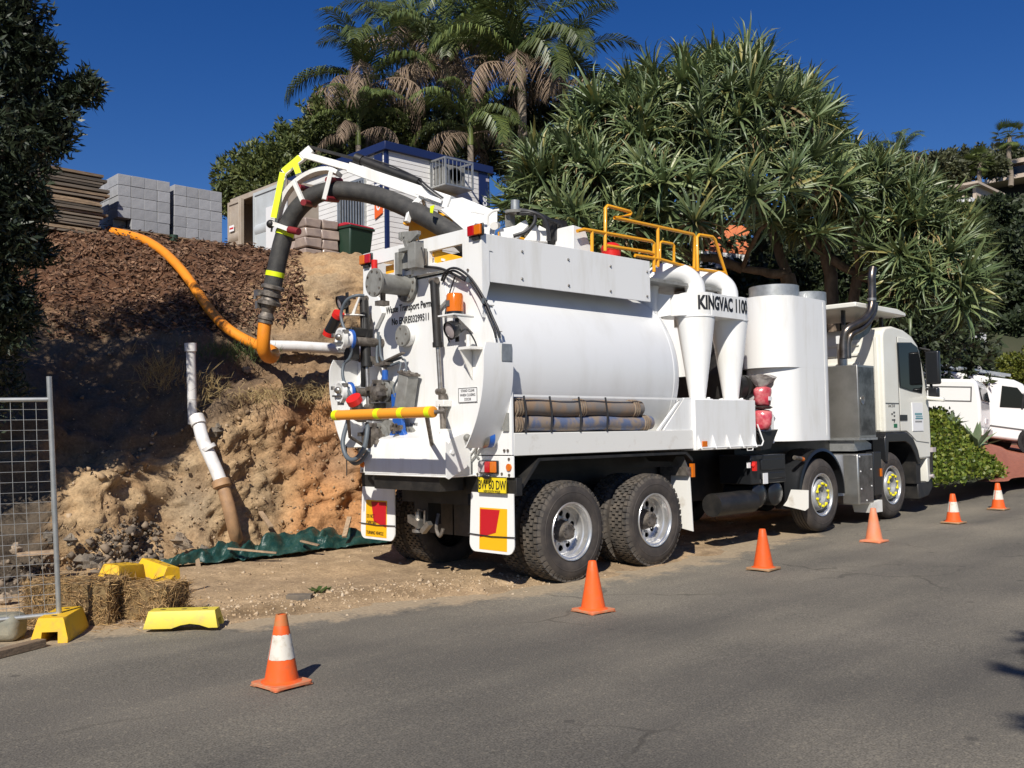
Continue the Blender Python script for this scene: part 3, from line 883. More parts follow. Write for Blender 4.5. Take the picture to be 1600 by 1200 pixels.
c0, _ = pick_bank(3600, 100, 660, 0.9, 6.2, RNG)
o = quads_object('loose_clods', *cubes(c0, RNG.gamma(1.2, 0.0038, len(c0)) + 0.0025, RNG), 'clods'); tag(o, None, None, None, 'stuff')
c0, _ = pick_bank(2600, -150, 250, 0.8, 2.2, RNG)
o = quads_object('dark_clods', *cubes(c0, RNG.gamma(1.4, 0.006, len(c0)) + 0.004, RNG), 'clods_dark'); tag(o, None, None, None, 'stuff')
c0, nn = pick_bank(15000, -100, 470, 5.7, 8.4, RNG)
dd = RNG.normal(size=c0.shape); dd -= nn * np.sum(dd * nn, axis=1, keepdims=True) * 0.8
o = quads_object('mulch', *leaves(c0 + nn * 0.015, dd, RNG.uniform(0.05, 0.14, len(c0)), RNG.uniform(0.02, 0.045, len(c0)), RNG, 0.2), 'mulch'); tag(o, None, None, None, 'stuff')
gx = np.concatenate([RNG.uniform(-3.2, 0.6, 1500), RNG.uniform(-4, 9, 1500)])
gd = np.concatenate([np.abs(RNG.normal(0.85, 0.40, 1500)), RNG.uniform(0.1, 6, 1500)])
gp = np.array([(x, edge_y(x) + d, verge_z(x, edge_y(x) + d)) for x, d in zip(gx, gd)])
o = quads_object('gravel', *cubes(gp, RNG.gamma(1.2, 0.0036, len(gp)) + 0.003, RNG), 'gravel'); tag(o, None, None, None, 'stuff')

# ---- grass tufts and dead grass clinging to the bank
def tuft(name, centre, n, spread, h, m, lean=(0, 0, 1), rng=RNG, w=0.007, down=0.0):
    C0 = np.array(centre) + rng.normal(size=(n, 3)) * np.array(spread)
    D = np.array(lean) + rng.normal(scale=0.45, size=(n, 3)); D[:, 2] -= down
    return leaves(C0, D, rng.uniform(0.5, 1.0, n) * h, w, rng)
gp_, gq_ = [], []
def merge(parts):
    PP, QQ, n = [], [], 0
    for p, q in parts:
        PP.append(p); QQ.append(q + n); n += len(p)
    return np.concatenate(PP), np.concatenate(QQ)
o = quads_object('grass_tuft', *merge([tuft('', (-0.108, 5.311, 2.681), 520, (0.30, 0.16, 0.06), 0.20, 'grass'), tuft('', (-0.245, 5.507, 2.742), 160, (0.2, 0.1, 0.05), 0.16, 'grass')]), 'grass')
tag(o, 'green grass tuft on the bench of the bank under the orange duct', 'grass', None, 'stuff')
o = quads_object('dry_grass', *merge([
    tuft('', (-1.187, 5.328, 2.352), 420, (0.16, 0.12, 0.10), 0.28, 'x', (-0.1, -0.3, 0.6)),
    tuft('', (-0.809, 4.839, 2.171), 240, (0.12, 0.1, 0.10), 0.22, 'x', (0, -0.3, 0.4)),
    tuft('', (0.069, 4.761, 2.167), 620, (0.40, 0.30, 0.05), 0.24, 'x', (-0.2, -0.5, -0.4)),
    tuft('', (0.599, 4.736, 2.211), 340, (0.30, 0.22, 0.05), 0.24, 'x', (-0.2, -0.5, -0.4))]), 'dry_grass')
tag(o, None, None, None, 'stuff')

# ---- far hillside on the right
HS = []
for row in ([(31.685, 53.232, 7.173), (37.123, 61.760, 9.037), (45.282, 74.558, 11.701), (53.449, 87.371, 14.033), (64.337, 104.455, 17.163)],
            [(23.020, 20.184, 3.533), (30.381, 26.870, 5.355), (39.187, 34.837, 8.737), (48.742, 43.500, 11.736), (74.544, 66.981, 16.482)],
            [(24.398, 13.353, 3.000), (32.944, 18.853, 5.539), (43.166, 25.384, 10.046), (53.398, 31.936, 14.127), (87.653, 54.080, 21.304)],
            [(27.861, 10.039, 2.922), (37.362, 14.604, 5.745), (48.701, 19.954, 11.848), (61.960, 26.256, 17.681), (98.100, 43.676, 26.917)],
            [(32.142, 8.689, 3.197), (41.234, 12.213, 6.707), (54.330, 17.230, 13.315), (68.467, 22.700, 19.008), (104.944, 37.025, 28.224)],
            [(34.695, 6.229, 3.392), (45.461, 9.480, 7.701), (60.506, 13.977, 14.849), (75.589, 18.553, 20.375), (112.317, 29.867, 29.521)],
            [(38.899, 2.206, 3.297), (50.763, 4.383, 7.901), (67.355, 7.395, 15.107), (83.973, 10.459, 21.197), (124.452, 18.153, 30.709)],
            [(47.130, -5.652, 2.859), (63.981, -5.490, 7.589), (86.408, -5.358, 15.659), (106.053, -5.201, 21.840), (162.334, -4.431, 32.774)]):
    a = V(row[0]); row.insert(0, (a.x - 6, a.y - 6, 0.2)); HS.append(row)
A = np.array(HS)
GH = np.array([[cr1(c, t) for t in np.linspace(0, A.shape[1] - 1, 40)] for c in (cr1(A, s) for s in np.linspace(0, len(A) - 1, 70))])
for i in range(70):
    for j in range(40):
        GH[i, j, 2] += 1.2 * fbm(V(GH[i, j]) * 0.12)
o = quads_object('hillside', GH.reshape(-1, 3), [(i * 40 + j, (i + 1) * 40 + j, (i + 1) * 40 + j + 1, i * 40 + j + 1) for i in range(69) for j in range(39)], 'hill', smooth=True)
tag(o, 'steep wooded hillside behind the street', None, None, 'structure')
# ground sheet out to the horizon, below everything
g = MB(); g.box(-900, 900, -900, 900, -1.2, -0.8)
o = g.build('ground', 'hill', smooth=0); tag(o, None, None, None, 'structure')

# raised brick driveway, right of the ivy mound
dv = [(10.802, 0.204, 0.533), (11.731, 0.004, 0.586), (12.514, -0.048, 0.504), (13.755, -0.541, 0.459), (15.766, -1.770, 0.396), (28.660, 1.102, 0.755), (25.802, 3.139, 0.878), (24.904, 4.682, 1.039), (23.891, 5.643, 1.181), (19.460, 4.346, 1.137)]
# ------------------------------------------------------------------ the vacuum truck
T = thing('vacuum_truck', 'large white vacuum tanker truck with boom and black suction hose parked on the road edge', 'truck', (4.7, 1.28, 0))
YC, ZC, XD = 1.29, 2.24, -0.075       # tank axis and plane of the rear door

# --- tank and rear door
b = MB()
TR = 1.135
prof = [(-0.02, TR), (2.85, TR)] + [(2.85 + 0.50 * math.sin(a), TR * math.cos(a)) for a in [k * math.pi / 2 / 9 for k in range(1, 9)]] + [(3.35, 0.02)]
b.lathe((0, YC, ZC), (1, 0, 0), prof, 84, cap0=True)
tank = b.build('tank', 'tank_white', T, smooth=40)
b = MB()
for x in (2.83,):
    b.lathe((x, YC, ZC), (1, 0, 0), [(0, TR), (0.004, TR + 0.003), (0.012, TR + 0.003), (0.016, TR)], 84, False, False)
b.build('weld_band', 'tank_white', tank)
b = MB()
R0 = 1.165
b.prism([(XD, YC + R0 * math.cos(2 * math.pi * k / 90), ZC + R0 * math.sin(2 * math.pi * k / 90)) for k in range(90)], (-0.025, 0, 0))
door = b.build('rear_door', 'white', T, bevel=0.005)
b = MB()
b.lathe((XD + 0.001, YC, ZC), (1, 0, 0), [(0, 1.168), (0.0, 1.195), (0.05, 1.195), (0.05, 1.135)], 90, False, False)
b.build('door_rim', 'white', T)
b = MB()
for k in range(9):
    a = 0.9 + k * (math.pi - 1.2) / 8
    b.obox((XD + 0.015, YC + 1.21 * math.cos(a), ZC + 1.21 * math.sin(a)), (0.04, 0, 0), (0, -math.sin(a) * 0.03, math.cos(a) * 0.03), (0, math.cos(a) * 0.012, math.sin(a) * 0.012))
b.split('door_clamp_tab', 'white', door)
# ledge below the door
b = MB(); b.box(-0.40, -0.02, 0.53, 1.96, 1.128, 1.145); b.prism([(-0.40, 0.53, 1.145), (-0.40, 0.53, 1.46), (-0.36, 0.53, 1.52), (-0.10, 0.53, 1.60), (-0.10, 0.53, 1.145)], (0, 1.43, 0))
b.build('door_ledge', 'white', T, bevel=0.006)
b = MB(); b.box(-0.34, -0.02, 0.74, 1.86, 0.98, 1.126); b.build('rear_underpan', 'black', T)
# curved guards either side of the door
for sgn in (1, -1):
    b = MB()
    n = 26; prev = None
    for k in range(n + 1):
        a = math.radians(-38 + (46.5) * k / n)
        xr = XD - 0.345
        if k > n - 4: xr += 0.05 * ((k - (n - 4)) / 4) ** 2
        if k < 3: xr += 0.0
        ring = []
        for (x, r) in ((xr, 1.33), (-0.03, 1.33), (-0.03, 1.318), (xr, 1.318)):
            ring.append((x, YC - sgn * r * math.cos(a), ZC + r * math.sin(a)))
        m_ = b.addv(ring)
        if prev is not None:
            for q in range(4): b.face((prev + q, prev + (q + 1) % 4, m_ + (q + 1) % 4, m_ + q) if sgn > 0 else (m_ + q, m_ + (q + 1) % 4, prev + (q + 1) % 4, prev + q))
        else: b.face([m_ + q for q in range(4)][::-sgn])
        prev = m_
    b.face([prev + q for q in range(4)][::sgn])
    b.build('door_guard', 'white', T, smooth=60)
    b = MB()
    pts = [(-0.035, YC - sgn * 1.318 * math.cos(math.radians(a)), ZC + 1.318 * math.sin(math.radians(a))) for a in range(-38, 9, 2)] + [(-0.035, YC - sgn * 1.16 * math.cos(math.radians(a)), ZC + 1.16 * math.sin(math.radians(a))) for a in range(8, -39, -2)]
    b.prism(pts, (0.008, 0, 0)); b.build('guard_plate', 'white', T, smooth=0)

# --- rear header frame with two cut-outs
HX = -0.15
b = MB()
for (y0, y1, z0, z1) in ((0.27, 2.31, 3.505, 3.65), (0.27, 0.56, 3.36, 3.505), (1.10, 1.72, 3.36, 3.505), (2.15, 2.31, 3.36, 3.505), (0.27, 2.31, 3.275, 3.36)):
    b.box(HX, HX + 0.045, y0, y1, z0, z1)
b.prism([(HX, 0.27, 3.275), (HX, 0.84, 3.275), (HX, 0.62, 3.17), (HX, 0.47, 3.04), (HX, 0.36, 2.88), (HX, 0.27, 2.72)], (0.045, 0, 0))
b.prism([(HX, 2.31, 3.275), (HX, 1.76, 3.275), (HX, 1.97, 3.17), (HX, 2.12, 3.04), (HX, 2.22, 2.88), (HX, 2.31, 2.72)], (0.045, 0, 0))
hdr = b.build('header_frame', 'white', T)
b = MB()
for (y, z) in ((0.47, 3.22), (0.47, 3.15)): b.cyl((HX, y, z), (HX - 0.015, y, z), 0.014, 8)
b.build('bolt', 'dirty_steel', hdr)
# side cover panels with bolts
for (y, sgn) in ((0.27, 1), (2.31, -1)):
    b = MB()
    b.prism([(HX, y, 3.085), (2.56, y, 3.095), (2.56, y, 3.585), (HX + 0.05, y, 3.57)], (0, 0.02 * sgn, 0))
    pn = b.build('side_panel', 'white', T, bevel=0.003)
    if sgn == 1:
        b = MB()
        for p in ((0.420, 0.270, 3.448), (0.413, 0.270, 3.160), (1.125, 0.270, 3.444), (1.125, 0.270, 3.157), (1.833, 0.270, 3.447), (1.826, 0.270, 3.159), (2.504, 0.270, 3.452), (2.494, 0.270, 3.158)):
            b.lathe((p[0], 0.27, p[2]), (0, -1, 0), [(0, 0.016), (0.004, 0.016), (0.005, 0.010), (0.014, 0.009)], 8, False)
        b.split('bolt', 'steel', pn)
b = MB(); b.box(HX + 0.05, 2.5, 0.30, 2.28, 3.24, 3.26)
b.build('top_deck', 'white', T)
b = MB()
b.prism([(HX, 0.262, 3.50), (HX, 0.262, 2.98), (HX - 0.0, 0.262, 2.76), (HX + 0.10, 0.262, 3.06), (HX + 0.10, 0.262, 3.40), (HX + 0.15, 0.262, 3.40)], (0, 0.006, 0))
b.build('gusset', 'white', hdr)

# --- lights on the header
def lamp2(name, y, z, flip, w=0.20, h=0.105, x=HX - 0.002):
    b = MB(); b.box(x - 0.02, x, y - w / 2 - 0.012, y + w / 2 + 0.012, z - h / 2 - 0.012, z + h / 2 + 0.012)
    L = b.build(name, 'black_gloss', T, bevel=0.01)
    for k, (m, s) in enumerate((('red_lens', 1), ('amber', -1))):
        b = MB(); yy = y + s * flip * w / 4
        b.box(x - 0.05, x - 0.02, yy - w / 4 + 0.002, yy + w / 4 - 0.002, z - h / 2, z + h / 2)
        b.build('red_lens' if k == 0 else 'amber_lens', m, L, bevel=0.008)
    b = MB(); b.box(x - 0.03, x, y - 0.05, y + 0.05, z - h / 2 - 0.04, z - h / 2 - 0.014)
    b.build('lamp_bracket', 'black', L)
lamp2('tail_light', 0.33, 3.60, 1)
lamp2('tail_light', 2.22, 3.575, -1)
b = MB(); b.cyl((-0.22, 1.99, 3.36), (-0.22, 1.99, 3.53), 0.035, 12)
o = b.build('red_marker_tube', 'red', T)

# --- grey latch at the top of the door
b = MB()
q0 = (-0.240, 1.467, 3.532); q1 = (-0.240, 1.103, 3.349)
b.box(-0.24, -0.17, q1[1], q0[1], q1[2], q0[2]); b.box(-0.36, -0.24, q1[1] - 0.03, q1[1] + 0.10, q1[2] - 0.04, q0[2] + 0.05)
b.box(-0.30, -0.24, q0[1] - 0.02, q0[1] + 0.04, q1[2] - 0.06, q0[2]); b.box(-0.34, -0.24, q1[1] + 0.10, q0[1] - 0.08, q0[2] - 0.02, q0[2] + 0.02)
b.build('door_latch', 'grey_paint', T, bevel=0.005)
b = MB(); c0 = V((-0.280, 1.377, 3.723)); c1 = V((-0.280, 1.177, 3.711))
b.prism([(-0.280, 1.410, 3.749), (-0.280, 1.265, 3.732), (-0.280, 1.133, 3.717), (-0.280, 1.133, 3.677), (-0.280, 1.256, 3.614), (-0.280, 1.390, 3.634)], (0.05, 0, 0)); b.box(-0.30, -0.22, c0[1] + 0.02, c0[1] + 0.06, c0[2] - 0.06, c0[2] + 0.02)
b.beam((-0.280, 1.333, 3.639), (-0.280, 1.258, 3.490), 0.05, 0.05); b.beam((-0.240, 1.273, 3.649), (-0.240, 1.209, 3.543), 0.05, 0.04)
b.bolts((-0.285, 1.371, 3.659), (-1, 0, 0), 0.03, 3, 0.012); b.build('latch_arm', 'grey_paint', T, bevel=0.004)
b = MB(); c = V((-0.160, 1.448, 3.413)); b.lathe(c, (-1, 0, 0), [(-0.02, 0.075), (0.02, 0.075)], 20); b.box(-0.18, -0.14, c.y - 0.075, c.y + 0.075, c.z - 0.12, c.z); b.bolts(c + V((-0.02, 0, 0)), (-1, 0, 0), 0.03, 3, 0.012)
b.build('latch_lug', 'white', T)
b = MB(); b.tube(smooth_path([(-0.260, 1.170, 3.685), (-0.260, 1.128, 3.596), (-0.280, 1.050, 3.487), (-0.280, 1.010, 3.345)], 4), 0.007, 6); b.build('latch_cable', 'hose_thin', T)

# --- flanged outlet at the top of the door
def flange(name, p, R, th, m, k, parent, axis=(-1, 0, 0), rb=0.82, seg=28):
    b = MB(); b.lathe(p, axis, [(0, R), (0.004, R + 0.003), (th, R + 0.003), (th + 0.003, R)], seg)
    o = b.build(name, m, parent)
    b = MB(); b.bolts(V(p) + V(axis).normalized() * (th + 0.002), axis, R * rb, k, R * 0.09, 0.010)
    b.build('bolt', 'dirty_steel', o)
    return o
fy, fz = (-0.150, 1.522, 3.184)[1], (-0.150, 1.522, 3.184)[2]
flange('pipe_flange', (-0.105, fy, fz), 0.172, 0.04, 'grey_paint', 10, T)
b = MB(); b.lathe((-0.14, fy, fz), (-1, 0, 0), [(0, 0.108), (0.42, 0.108)], 24)
b.build('outlet_pipe', 'grey_paint', T)
flange('blank_flange', (-0.54, fy, fz), 0.150, 0.028, 'grey_paint', 8, T)
b = MB(); b.beam((-0.45, fy, fz - 0.1), (-0.45, fy, fz - 0.2), 0.03, 0.05); b.box(-0.52, -0.40, fy - 0.05, fy + 0.05, fz - 0.24, fz - 0.19)
b.build('pipe_handle', 'dirty_steel', T)
p = (-0.105, 1.530, 2.636)
b = MB(); b.lathe(p, (-1, 0, 0), [(0, 0.115), (0.06, 0.115)], 24); b.build('sight_flange_base', 'white', T)
flange('sight_flange', (-0.168, 1.530, 2.636), 0.115, 0.03, 'grey_paint', 4, T, rb=0.72)

# --- writing on the door
text('permit_lettering', 'Waste Transport Permit', (-0.1045, (-0.105, 1.940, 2.949)[1], 2.925), (0, -1, 0), (0, 0, 1), 0.078, 'ink', T, width=0.86, bold=0.012)
text('permit_lettering', 'No ENRE03299511', (-0.1045, (-0.105, 1.834, 2.794)[1], 2.785), (0, -1, 0), (0, 0, 1), 0.078, 'ink', T, width=0.655, bold=0.010)
text('sample_lettering', 'SAMPLE', (-0.1045, 1.515, 1.660), (0, -1, 0), (0, 0, 1), 0.028, 'ink', T, squeeze=0.95)
b = MB(); b.box(-0.108, -0.105, 0.411, 0.702, 1.878, 2.029)
sg = b.build('warning_sticker', 'paper', T)
b = MB()
for (y0, y1, z0, z1) in ((0.411, 0.702, 2.022, 2.029), (0.411, 0.702, 1.878, 1.885), (0.411, 0.418, 1.885, 2.022), (0.695, 0.702, 1.885, 2.022)):
    b.box(-0.110, -0.108, y0, y1, z0, z1)
b.build('sticker_border', 'dim_ink', sg)
for k, s in enumerate(('STAND CLEAR', 'WHEN CLOSING', 'DOOR')):
    text('sticker_lettering', s, (-0.1075, 0.556, 1.986 - 0.044 * k), (0, -1, 0), (0, 0, 1), 0.028, 'ink', sg, align='CENTER', width=(0.21, 0.235, 0.10)[k])

# --- hydraulic rams and hinge post either side
def ram(p0, p1, split, r0, r1, parent=T):
    p0, p1 = V(p0), V(p1)
    m = p0.lerp(p1, split)
    b = MB(); b.cyl(p0, m, r0, 14); b.cyl(m - (m - p0).normalized() * 0.05, m, r0 * 1.2, 14)
    o = b.build('hydraulic_ram', 'black', parent)
    b = MB(); b.cyl(m, p1, r1, 12); b.build('ram_rod', 'steel', o)
    b = MB()
    for q in (p0, p1): b.lathe(q + V((0, -0.05, 0)), (0, 1, 0), [(0, 0.035), (0.1, 0.035)], 12)
    b.split('ram_eye', 'dirty_steel', o)
    return o
ram((-0.269, 2.132, 3.101), (-0.290, 2.027, 1.876), 0.63, 0.052, 0.026)
ram((-0.205, 0.955, 3.164), (-0.184, 0.897, 2.003), 0.60, 0.046, 0.024)
b = MB()
b.cyl((-0.163, 0.892, 2.003), (-0.163, 0.881, 1.201), 0.032, 12)
for z in (1.95, 1.84, 1.55, 1.36, 1.22): b.cyl((-0.163, 0.886, z - 0.03), (-0.163, 0.886, z + 0.03), 0.048, 12)
b.build('hinge_post', 'dirty_steel', T)
b = MB()
for z in (1.88, 1.58): b.box(-0.21, -0.105, 0.82, 0.95, z - 0.035, z + 0.035)
b.split('hinge_block', 'white_dirty', T, bevel=0.006)
b = MB(); b.prism([(-0.105, 2.227, 3.101), (-0.105, 2.048, 3.185), (-0.105, 1.942, 2.932), (-0.105, 2.090, 2.763)], (-0.05, 0, 0))
b.prism([(-0.105, 1.034, 3.207), (-0.105, 0.865, 3.207), (-0.105, 0.802, 2.974), (-0.105, 0.971, 2.869)], (-0.05, 0, 0))
b.split('ram_bracket', 'white', T, bevel=0.004)
b = MB(); b.cyl((-0.163, 2.280, 1.391), (-0.163, 2.385, 1.391), 0.04); b.box(-0.269, -0.105, 1.963, 2.090, 1.813, 1.919); b.box(-0.290, -0.105, 2.027, 2.153, 2.362, 2.446)
b.split('ram_foot', 'dirty_steel', T)

# --- beacon, work lamps and their brackets
bx, by = -0.235, 0.59
b = MB(); b.box(-0.37, -0.10, by - 0.14, by + 0.11, 2.748, 2.763); b.prism([(-0.34, by - 0.13, 2.748), (-0.10, by - 0.13, 2.748), (-0.10, by - 0.13, 2.58)], (0, 0.01, 0))
brk = b.build('beacon_shelf', 'white', T)
b = MB(); b.lathe((bx, by, 2.763), (0, 0, 1), [(0, 0.088), (0.035, 0.088), (0.036, 0.08)], 24); b.build('beacon_base', 'black_gloss', T)
b = MB(); b.lathe((bx, by, 2.80), (0, 0, 1), [(0, 0.088), (0.165, 0.086), (0.185, 0.074), (0.19, 0.02)], 24); bc = b.build('beacon_lens', 'amber', T)
b = MB(); b.box(bx - 0.095, bx - 0.085, by - 0.02, by + 0.03, 2.85, 2.91); b.build('beacon_reflector', 'dim_ink', bc)
def worklamp(c, d, R=0.075):
    c, d = V(c), V(d).normalized()
    b = MB(); b.lathe(c, d, [(-0.09, 0.02), (-0.08, R * 0.6), (-0.02, R * 0.95), (0.03, R), (0.045, R), (0.047, R * 0.86)], 20, cap1=False)
    o = b.build('work_lamp', 'black_gloss', T)
    b = MB(); b.lathe(c + d * 0.03, d, [(0, R * 0.86), (0.006, R * 0.5)], 20); b.build('lamp_glass', 'clear_lens', o)
    b = MB(); b.beam(c - d * 0.06 + V((0, 0, 0.1)), c - d * 0.06 - V((0, 0, 0.14)), 0.05, 0.012); b.build('lamp_bracket', 'black', o)
worklamp((-0.332, 0.517, 2.605), (-0.95, 0.1, -0.35), 0.095)
worklamp((-0.46, 2.28, 3.06), (-0.9, 0.25, -0.3), 0.085)
b = MB(); b.box(-0.269, -0.105, 0.327, 0.506, 2.404, 2.431); b.prism([(-0.269, 0.496, 2.404), (-0.105, 0.496, 2.404), (-0.105, 0.496, 2.109)], (0, -0.014, 0)); b.cyl((-0.227, 0.401, 2.415), (-0.227, 0.401, 2.552), 0.022)
b.build('lamp_arm', 'white_dirty', T)
b = MB(); b.prism([(-0.36, 2.40, 2.92), (-0.56, 2.34, 2.92), (-0.40, 2.05, 2.90), (-0.26, 2.08, 2.90)], (0, 0, 0.012)); b.prism([(-0.36, 2.10, 3.12), (-0.36, 2.07, 3.12), (-0.36, 2.20, 2.92), (-0.36, 2.26, 2.92)], (0.01, 0, 0))
b.build('lamp_shelf', 'white_dirty', T)

# --- red and black extinguisher tube, valve hand wheels and couplings on the left edge
b = MB(); b.cyl((-0.550, 2.402, 2.737), (-0.550, 2.245, 2.889), 0.062, 16); ex = b.build('tool_tube', 'black_gloss', T)
b = MB(); b.cyl((-0.550, 2.245, 2.889), (-0.550, 2.207, 2.928), 0.068, 16); b.cyl((-0.550, 2.429, 2.696), (-0.550, 2.402, 2.737), 0.068, 16); b.build('red_end_cap', 'red', ex)
b = MB(); b.box(-0.50, -0.20, 2.05, 2.16, 2.66, 2.76); b.box(-0.50, -0.38, 2.06, 2.20, 2.40, 2.62); b.beam((-0.30, 2.10, 2.95), (-0.30, 2.10, 2.10), 0.05, 0.06); b.build('valve_manifold', 'black', T, bevel=0.01)
b = MB(); b.cyl((-0.10, 2.02, 2.60), (-0.55, 2.08, 2.61), 0.05, 14); b.cyl((-0.10, 2.0, 2.04), (-0.55, 2.10, 2.04), 0.05, 14); b.split('inlet_stub', 'dirty_steel', T)
def coupling(c, R, axis=(-1, 0.15, 0), m='white'):
    c = V(c); a = V(axis).normalized()
    b = MB(); b.lathe(c, a, [(-0.10, R * 0.75), (-0.03, R * 0.75), (-0.028, R), (0.02, R), (0.022, R * 0.8), (0.0, R * 0.5)], 22, cap1=True)
    o = b.build('hose_coupling', m, T)
    b = MB(); b.sphere(c + a * 0.03 + V((0, 0, 0.02)), (0.035, 0.045, 0.04), 10, 6); b.beam(c + a * 0.03 + V((0, 0.10, -0.04)), c + a * 0.03 + V((0, -0.10, -0.05)), 0.02, 0.02)
    for t in range(3):
        an = 2.1 * t + 0.4
        b.obox(c + a * 0.005 + V((0, math.cos(an), math.sin(an))) * R, (0.03, 0, 0), (0, 0.02, 0), (0, 0, 0.02))
    b.build('coupling_dog', 'steel', o)
    b = MB(); b.lathe(c, a, [(-0.13, R * 0.9), (-0.10, R * 0.9)], 22); b.build('coupling_ring', 'blue', o)
coupling((-0.60, 2.10, 2.625), 0.125)
coupling((-0.60, 2.12, 2.04), 0.125)
b = MB(); b.cyl((-0.62, 1.80, 1.915), (-0.66, 1.79, 1.965), 0.085, 20)
b.build('red_cap_valve', 'red', T)
b = MB(); b.cyl((-0.50, 1.86, 1.74), (-0.62, 1.80, 1.91), 0.06, 16); b.obox((-0.50, 1.92, 1.80), (0.06, 0, 0), (0, 0.09, 0.03), (0, -0.02, 0.07)); b.beam((-0.10, 1.95, 1.74), (-0.5, 1.90, 1.76), 0.06, 0.06); b.build('valve_body', 'dirty_steel', T, bevel=0.01)

# valve in the middle: clamp wheel, flanges, handle
def valve(c, R, n, T=T):
    c = V(c)
    b = MB(); b.lathe(c + V((0.16, 0, 0)), (-1, 0, 0), [(0, R * 1.15), (0.04, R * 1.15), (0.042, R * 0.8), (0.08, R * 0.8), (0.082, R * 1.12), (0.12, R * 1.12)], 26)
    o = b.build('valve_flange', 'grey_paint', T)
    b = MB(); b.bolts(c + V((0.04, 0, 0)), (-1, 0, 0), R * 0.98, 8, 0.012, 0.012); b.build('bolt', 'dirty_steel', o)
    b = MB(); b.lathe(c + V((0.04, 0, 0)), (-1, 0, 0), [(0, R * 0.8), (0.06, R * 0.82), (0.065, R * 0.95), (0.10, R * 0.95), (0.11, R * 0.7), (0.13, R * 0.3)], 24)
    for t in range(4):
        an = t * math.pi / 2 + 0.3
        b.obox(c + V((-0.05, math.cos(an) * R, math.sin(an) * R)), (0.05, 0, 0), (0, 0.022, 0), (0, 0, 0.022))
    b.build('valve_cap', 'dirty_steel', o)
    return o
valve((-0.269, 1.858, 2.045), 0.105, 8)
b = MB(); b.beam((-0.216, 1.858, 2.362), (-0.216, 1.478, 2.446), 0.05, 0.02); b.cyl((-0.216, 1.815, 2.193), (-0.216, 1.815, 2.362), 0.02); b.box(-0.269, -0.163, 1.731, 1.942, 2.330, 2.362)
b.build('valve_lever', 'dirty_steel', T)
b = MB(); b.cyl((-0.216, 1.815, 2.172), (-0.216, 1.815, 2.277), 0.035); b.build('lever_boss', 'blue', T)
valve((-0.332, 1.879, 1.528), 0.15, 8)
b = MB()
b.lathe((-0.105, 1.752, 1.538), (-1, 0, 0), [(0, 0.19), (0.035, 0.19), (0.036, 0.13), (0.10, 0.13), (0.101, 0.19), (0.135, 0.19)], 28)
b.build('main_valve_flange', 'grey_paint', T)
b = MB(); b.prism([(-0.184, 1.689, 2.003), (-0.184, 1.562, 2.024), (-0.184, 1.456, 1.443), (-0.184, 1.646, 1.412)], (-0.05, 0, 0)); b.lathe((-0.195, 1.573, 1.496), (-1, 0, 0), [(0, 0.15), (0.05, 0.15)], 22)
b.build('blue_gate_valve', 'blue', T, bevel=0.006)
b = MB(); b.box(-0.269, -0.227, 1.488, 1.668, 1.602, 1.665); b.bolts((-0.269, 1.573, 1.634), (-1, 0, 0), 0.05, 5, 0.016, 0.02)
b.build('valve_packing', 'dirty_steel', T)
# pneumatic actuator, a grey ribbed box with a corner plate
def lcl(o, a, bb, c): return V(o) + a * V((0, 0, 0))
ax = V((0, -0.24, 0.97)).normalized(); ay = V((0, -0.97, -0.24)).normalized()
ac = V((-0.227, 1.420, 2.024))
b = MB(); b.obox(ac, (0.075, 0, 0), ay * 0.085, ax * 0.19)
act = b.build('valve_actuator', 'grey_paint', T, bevel=0.012)
b = MB(); b.obox(ac + ax * 0.195, (0.085, 0, 0), ay * 0.095, ax * 0.012); b.obox(ac - ax * 0.195, (0.085, 0, 0), ay * 0.095, ax * 0.012)
b.split('actuator_end_plate', 'dirty_steel', act)
b = MB()
for i in (-1, 1):
    for j in (-1, 1): b.lathe(ac + ax * 0.205 + ay * 0.065 * i + V((0.055 * j, 0, 0)), ax, [(0, 0.016), (0.014, 0.016)], 8)
b.build('bolt', 'dirty_steel', act)
# sample flange and elbow
flange('sample_flange', (-0.105, 1.525, 1.528), 0.125, 0.045, 'grey_paint', 8, T)
b = MB(); b.tube(smooth_path([(-0.142, 1.541, 1.528), (-0.227, 1.551, 1.533), (-0.279, 1.557, 1.507), (-0.300, 1.557, 1.443), (-0.300, 1.557, 1.348)], 4), 0.042, 14); b.cyl((-0.300, 1.557, 1.348), (-0.300, 1.557, 1.253), 0.05); b.cyl((-0.300, 1.557, 1.433), (-0.300, 1.557, 1.401), 0.055)
b.build('sample_elbow', 'steel', T)
b = MB(); b.tube([(-0.300, 1.604, 1.243), (-0.300, 1.615, 1.137), (-0.300, 1.562, 1.127), (-0.300, 1.541, 1.232)], 0.006, 6); b.build('elbow_pin', 'steel', T)

# --- orange padded bar with fluorescent bands
p0 = V((-0.930, 1.732, 1.775)); p1 = V((-0.930, 0.092, 1.768))
b = MB(); b.lathe(p0, p1 - p0, [(0, 0.03), (0.006, 0.052), ((p1 - p0).length - 0.006, 0.052), ((p1 - p0).length, 0.03)], 18)
bar = b.build('orange_bar', 'orange_tube', T)
b = MB()
for u in (0.025, 0.475, 0.71, 0.965):
    q = p0.lerp(p1, u); d = (p1 - p0).normalized() * 0.035
    b.lathe(q - d, d, [(0, 0.0545), (0.07, 0.0545)], 18)
b.build('fluoro_band', 'neon', bar)
b = MB()
b.tube([p1, p1 + V((0.06, -0.05, 0.0)), (-0.163, 0.886, 1.813)], 0.018, 8)
b.tube([p0.lerp(p1, 0.93), V((-0.269, 0.929, 1.391)), V((-0.132, 0.908, 1.285))], 0.022, 8)
b.tube([p0.lerp(p1, 0.15), V((-0.480, 2.122, 1.549)), V((-0.132, 2.069, 1.338))], 0.018, 8)
